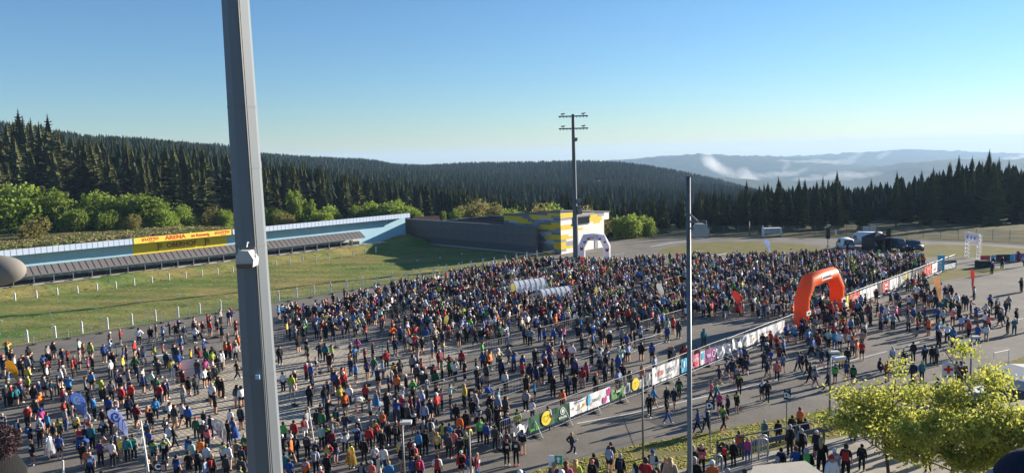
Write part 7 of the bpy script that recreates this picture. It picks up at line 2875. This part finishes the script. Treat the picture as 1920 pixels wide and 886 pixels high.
PXD = [  # regions of the picture filled by the crowd mass: column/row polygons with people per square metre
    ([(520, 597), (640, 566), (800, 534), (985, 496), (1150, 500), (1300, 489), (1560, 484), (1735, 489), (1745, 500), (1590, 560), (1585, 590), (1500, 604), (1380, 598), (1200, 610), (1000, 622), (800, 628), (522, 636)], .86),
    ([(522, 634), (800, 626), (1000, 620), (1200, 606), (1290, 604), (1290, 636), (1180, 652), (980, 652), (800, 650), (640, 648), (522, 650)], .42),
    ([(300, 630), (445, 600), (448, 640), (250, 648), (120, 664), (140, 654)], .40),
    ([(0, 668), (120, 660), (130, 690), (0, 706)], .22),
    ([(1500, 604), (1600, 575), (1665, 600), (1690, 640), (1610, 662), (1500, 650)], .52),
    ([(1665, 560), (1790, 545), (1880, 575), (1850, 640), (1760, 652), (1690, 640)], .30),
    ([(1600, 578), (1660, 556), (1740, 530), (1765, 545), (1680, 600), (1640, 600)], .30),
    ([(1850, 560), (1930, 540), (1930, 650), (1880, 650)], .17),
    ([(1770, 500), (1920, 488), (1920, 512), (1850, 520)], .10),
    ([(1555, 469), (1660, 468), (1660, 472), (1555, 474)], .22),
    ([(-150, 720), (0, 690), (0, 870), (-150, 900)], .09),
    ([(985, 640), (1190, 632), (1190, 690), (985, 700)], .20),
    ([(545, 650), (985, 648), (985, 668), (560, 676)], .20),
    ([(560, 800), (800, 770), (940, 770), (930, 840), (800, 880), (600, 886)], .10),
    ([(0, 700), (110, 690), (130, 740), (0, 790)], .16),
    ([(120, 670), (448, 640), (448, 700), (260, 720), (100, 750)], .07),
    ([(525, 665), (985, 665), (985, 735), (525, 745)], .075),
]
def inside(poly, x, y):
    c = False
    n = len(poly)
    j = n - 1
    for i in range(n):
        xi, yi = poly[i]
        xj, yj = poly[j]
        if (yi > y) != (yj > y) and x < (xj - xi) * (y - yi) / (yj - yi) + xi:
            c = not c
        j = i
    return c
def gen_crowd():
    pts = [(e[1][0], e[1][1]) for e in EXTRA]
    cell = {}
    for q in pts:
        cell.setdefault((int(q[0] // 1), int(q[1] // 1)), []).append(q)
    for _, d_, _, _, xy, _, _ in PLIST:
        cell.setdefault((int(xy[0] // 1), int(xy[1] // 1)), []).append(xy)
    avoid = [(AB(77.6, 35.2), 1.1), (AB(88.6, 35.2), 1.1), (at_z(1080, 487), .9)]
    for poly, dens in PXD:
        W_ = [at_z(*q) for q in poly]
        x0, x1 = min(q.x for q in W_), max(q.x for q in W_)
        y0, y1 = min(q.y for q in W_), max(q.y for q in W_)
        wp2 = [(q.x, q.y) for q in W_]
        n = int((x1 - x0) * (y1 - y0) * dens * 1.35)
        for _ in range(n):
            x, y = rc.uniform(x0, x1), rc.uniform(y0, y1)
            if not inside(wp2, x, y):
                continue
            cl = noise.noise(Vector((x * .22, y * .22, 3.3)))
            if cl < -.22 and rc.random() < .75 or dens < .35 and cl < 0 and rc.random() < .7:
                continue
            a_, b_ = (x + y) / R2, (y - x) / R2
            if b_ > 96.0 or abs(b_ - 35.1) < .8 and not 79 < a_ < 87.5:
                continue
            if a_ > 106 and b_ > 94:
                continue
            if any((q.x - x) ** 2 + (q.y - y) ** 2 < r * r for q, r in avoid):
                continue
            cx, cy = int(x // 1), int(y // 1)
            if any((q[0] - x) ** 2 + (q[1] - y) ** 2 < .30 for i in (-1, 0, 1) for j in (-1, 0, 1) for q in cell.get((cx + i, cy + j), ())):
                continue
            cell.setdefault((cx, cy), []).append((x, y))
            pts.append((x, y))
    return np.array(pts)
CP = gen_crowd()
n = len(CP)
print('crowd figures', n, 'people', len(PLIST))
VV, FF, TT = [], [], []
off = 0
which = rc.integers(0, len(LP), n)
ci = rc.choice(len(TOPC), n, p=TOPW / TOPW.sum())
bi = rc.choice(len(BOTC), n, p=BOTW / BOTW.sum())
hi_ = rc.choice(len(HAIRC), n, p=HAIRW / HAIRW.sum())
si = rc.integers(0, 2, n)
shorts = rc.random(n) < .5
lsl = rc.random(n) < .6
shoe = rc.random(n) < .5
KEYS_ = 'kndgwbcrmoylvetpsuiqf'
XC = {k: np.array(CLOTH[k].node_tree.nodes['Principled BSDF'].inputs['Base Color'].default_value[:3]) for k in CLOTH}
for i, e in enumerate(EXTRA):
    ci[i] = KEYS_.index(e[2][0])
    shorts[i] = e[2][1].islower()
    bi[i] = {'k': 0, 'n': 1, 'g': 2, 'b': 3, 'w': 4, 'i': 5}.get(e[2][1].lower(), 0)
    hi_[i] = {'k': 0, 'b': 1, 'y': 2, 'g': 3, 'W': 4, 'R': 5, 'B': 6}.get(e[2][2], 1)
    which[i] = {'w': 4, 'h': 5, 'x': 6}.get(e[3], 0)
for i in range(n):
    P, T, G = LP[which[i]]
    an = math.radians(rc.choice((-45, -30, -60, 0, 20, 120, 180, -90)) + rc.normal(0, 25))
    s = rc.uniform(.92, 1.05)
    wd = s * rc.uniform(.95, 1.12)
    c_, s_ = math.cos(an) * wd, math.sin(an) * wd
    Q = np.stack([P[:, 0] * c_ - P[:, 1] * s_ + CP[i, 0], P[:, 0] * s_ + P[:, 1] * c_ + CP[i, 1], P[:, 2] * s + .01], -1)
    top, bot, sk = TOPC[ci[i]] * rc.uniform(.7, 1.2), BOTC[bi[i]], SKC[si[i]]
    pal = np.array([top, bot, sk if shorts[i] else bot, top if lsl[i] else sk, sk, (.55, .55, .55) if shoe[i] else (.04, .04, .05), HAIRC[hi_[i]]])
    VV.append(Q)
    FF.append(T + off)
    TT.append(pal[G])
    off += len(P)
stuff(link('crowd', np_mesh('crowd', np.concatenate(VV), np.concatenate(FF), CROWDM, tint=np.concatenate(TT), smooth=True)))

# ------------------------------------------------------------------ the two neighbours on the tribune, and the bird
FLEECE = mat('brown fleece', (.12, .078, .085), .95, var=.25, scale=60, bump=.6, bscale=160)
BKNIT = mat('black knit', (.006, .006, .007), .9, bump=.4, bscale=220)
NKNIT = mat('navy knit', (.012, .016, .035), .9, bump=.3, bscale=220)
LAV = mat('lavender trim', (.22, .24, .33), .8)
def blob(name, c, r, mt, parent, seg=24, ring=14, squash=(1, 1, 1), fuzz=0.0):
    bm = bmesh.new()
    bmesh.ops.create_uvsphere(bm, u_segments=seg, v_segments=ring, radius=r)
    for v in bm.verts:
        f = 1 + fuzz * noise.noise(v.co * (40 / max(r, .02) * .02)) if fuzz else 1
        v.co = Vector((v.co.x * squash[0], v.co.y * squash[1], v.co.z * squash[2])) * f + Vector(c)
    me = bpy.data.meshes.new(name)
    bm.to_mesh(me)
    bm.free()
    me.materials.append(mt)
    me.polygons.foreach_set('use_smooth', [True] * len(me.polygons))
    return link(name, me, parent)
# pompom hat, lower edge
pb_ = at_d(6, 822, 2.5)
h_top = pb_.z - .05
o1 = person((pb_.x - .06, pb_.y, h_top - 1.76), 'k', 'K', 'k', 's', 'a', 'terrace', 1.0, 0)
o1.scale = (1, 1, 1)
del PLIST[-1]
tag(o1, 'person in a black hat with a purple brown bobble, cut off by the lower corner', 'person')
def fuzz_ball(name, c, r, mt, parent, nh=2600):
    b = blob(name, c, r * .86, mt, parent, 20, 12)
    r_ = np.random.default_rng(5)
    V, F = [], []
    for i in range(nh):
        d = r_.normal(0, 1, 3)
        d /= np.linalg.norm(d)
        t = np.cross(d, r_.normal(0, 1, 3))
        t /= np.linalg.norm(t)
        b0 = d * r * .82
        q = len(V)
        V += [b0 - t * .0022, b0 + t * .0022, d * r * r_.uniform(.95, 1.1) + t * r_.normal(0, .006)]
        F.append((q, q + 1, q + 2))
    V = np.array(V) + np.array(c)
    o = link('wool', np_mesh('wool', V, F, mt), b)
    return b
fuzz_ball('bobble', (.055, 0, 1.80), .056, FLEECE, o1)
blob('hat', (-.02, 0, 1.655), .125, BKNIT, o1, 24, 14, (1, 1.05, 1.0))
# navy cap, other corner
pn_ = at_d(1958, 928, 2.0)
o2 = person((pn_.x, pn_.y, pn_.z - 1.66), 'n', 'K', 'k', 's', 'a', 'terrace', 1.0, 30)
o2.scale = (1, 1, 1)
del PLIST[-1]
tag(o2, 'person in a navy cap with a pale lavender rim, cut off by the lower corner', 'person')
blob('cap_crown', (0, -.005, 1.665), .125, NKNIT, o2, 28, 16, (1, 1.08, 1.0))
m_ = MB()
m_.lathe([(.128, -.06), (.142, -.05), (.142, .03), (.124, .045)], 28, 0, (-.012, -.012, 1.665))
m_.build('rim', LAV, o2, True)
# grey rounded cover on a boom
pg = at_d(-8, 507, 2.2)
gc = thing('grey_cover', 'smooth grey brown rounded foam cover poking in halfway up the edge', 'foam cover', (pg.x - .55, 2.2, 16.3))
GFO = mat('grey foam', (.20, .185, .165), .95, var=.04, scale=6)
blob('foam', (.55, 0, pg.z - 16.3), .048, GFO, gc, 24, 16, (1.75, 1, .92))
m_ = MB()
m_.tube([(0, 0, 0), (0, 0, pg.z - 16.35), (.1, 0, pg.z - 16.3), (.5, 0, pg.z - 16.3)], .012, 6)
m_.build('stand', BLACK, gc)
# bird in flight
pbd = at_d(1122, 340, 60.0)
bd = thing('bird', 'small dark bird gliding above the valley past the tall floodlight mast', 'bird', pbd, math.radians(75))
m_ = MB()
m_.tube([(-.32, 0, 0), (-.2, 0, .01), (0, 0, .02), (.2, 0, .02), (.29, 0, .03), (.36, 0, .02)], [.006, .05, .085, .075, .045, .004], 8)
m_.add([(-.28, -.03, .0), (-.28, .03, 0), (-.55, .1, 0), (-.55, -.1, 0), (-.42, 0, .012)], [(0, 1, 4), (1, 2, 4), (2, 3, 4), (3, 0, 4)])
m_.build('body', mat('bird feathers', (.03, .032, .036), .7), bd, True)
for s in (-1, 1):
    m_ = MB()
    m_.add([(.15, s * .05, .05), (-.12, s * .05, .03), (-.18, s * .38, .08), (.08, s * .42, .12), (-.2, s * .72, .05), (-.05, s * .75, .07), (.15, s * .05, .035), (-.12, s * .05, .015), (-.18, s * .38, .065), (.08, s * .42, .10)], [(0, 1, 2, 3), (3, 2, 4, 5), (9, 8, 7, 6), (5, 4, 8, 9)])
    m_.build('wing', mat('bird feathers', (.03, .032, .036)), bd)

# ------------------------------------------------------------------ smoke and mist over the far valley, haze
def vol_mat(name, dens, col, aniso=.2):
    mt = bpy.data.materials.new(name)
    mt.use_nodes = True
    t = mt.node_tree
    for n_ in list(t.nodes):
        t.nodes.remove(n_)
    v = t.nodes.new('ShaderNodeVolumePrincipled')
    v.inputs['Density'].default_value = dens
    v.inputs['Color'].default_value = (*col, 1)
    v.inputs['Anisotropy'].default_value = aniso
    oo = t.nodes.new('ShaderNodeOutputMaterial')
    t.links.new(v.outputs[0], oo.inputs['Volume'])
    return mt
def mist(name, blobs, dens, mtname):
    mt = vol_mat(mtname, dens, (.95, .96, 1.0), .3)
    for (px, py, D, rx, rz_, rot) in blobs:
        p = at_d(px, py, D)
        bm = bmesh.new()
        bmesh.ops.create_icosphere(bm, subdivisions=3, radius=1.0)
        k = D / FPX
        for v in bm.verts:
            f = 1 + .35 * noise.noise(v.co * 1.7 + Vector((px, py, 0)))
            v.co = v.co * f
            x, z = v.co.x * rx * k, v.co.z * rz_ * k
            c_, s_ = math.cos(rot), math.sin(rot)
            v.co = Vector((x * c_ - z * s_, v.co.y * (rx + rz_) * .5 * k, x * s_ + z * c_)) + p
        me = bpy.data.meshes.new(name)
        bm.to_mesh(me)
        bm.free()
        me.materials.append(mt)
        stuff(link(name, me))
def plume(px, py, D, hgt, lean, wid, n, seed):
    r_ = random.Random(seed)
    out = []
    for k in range(n):
        f = k / max(1, n - 1)
        w_ = wid * (.35 + .9 * f) * r_.uniform(.7, 1.25)
        out.append((px + lean * f * hgt + r_.uniform(-2, 2), py - hgt * f, D + r_.uniform(-120, 120), w_, w_ * r_.uniform(.55, .9), -.9 + r_.uniform(-.4, .4)))
    return out
SM = plume(1412, 346, 3250, 40, -2.0, 13, 16, 1) + plume(1380, 340, 3200, 38, -1.3, 12, 13, 2) + plume(1456, 350, 3400, 44, .45, 6, 12, 3) + plume(1432, 352, 3300, 24, -1.6, 18, 10, 4) + plume(1350, 326, 3300, 26, -.9, 12, 8, 6)
mist('smoke', SM, .0019, 'smoke air')
MS = []
for (x0, x1, y0, y1, D, h_, n) in [(1470, 1590, 305, 303, 5100, 4, 9), (1590, 1612, 300, 291, 5300, 4, 4), (1648, 1664, 296, 284, 6200, 4, 4), (1420, 1500, 330, 322, 4100, 5, 6), (1500, 1640, 336, 326, 3400, 6, 8), (1880, 1925, 300, 295, 5000, 4, 4)]:
    for k in range(n):
        f = k / (n - 1)
        MS.append((x0 + (x1 - x0) * f, y0 + (y1 - y0) * f + random.uniform(-2, 2), D, (abs(x1 - x0) + 14) / n * random.uniform(.8, 1.3), h_ * random.uniform(.6, 1.3), random.uniform(-.25, .35)))
mist('mist', MS, .0024, 'mist air')
HAZE = True
if HAZE:
    m_ = MB()
    m_.box((0, 4000, -210), (14000, 12400, 2 * 250.0))
    o = m_.build('haze', vol_mat('haze air', 0.0001, (.46, .70, 1.0), .1))
    # top just over the hills, bottom under the lowest ground
    for v in o.data.vertices:
        v.co.z = 78.0 if v.co.z > -100 else -460.0
    stuff(o)
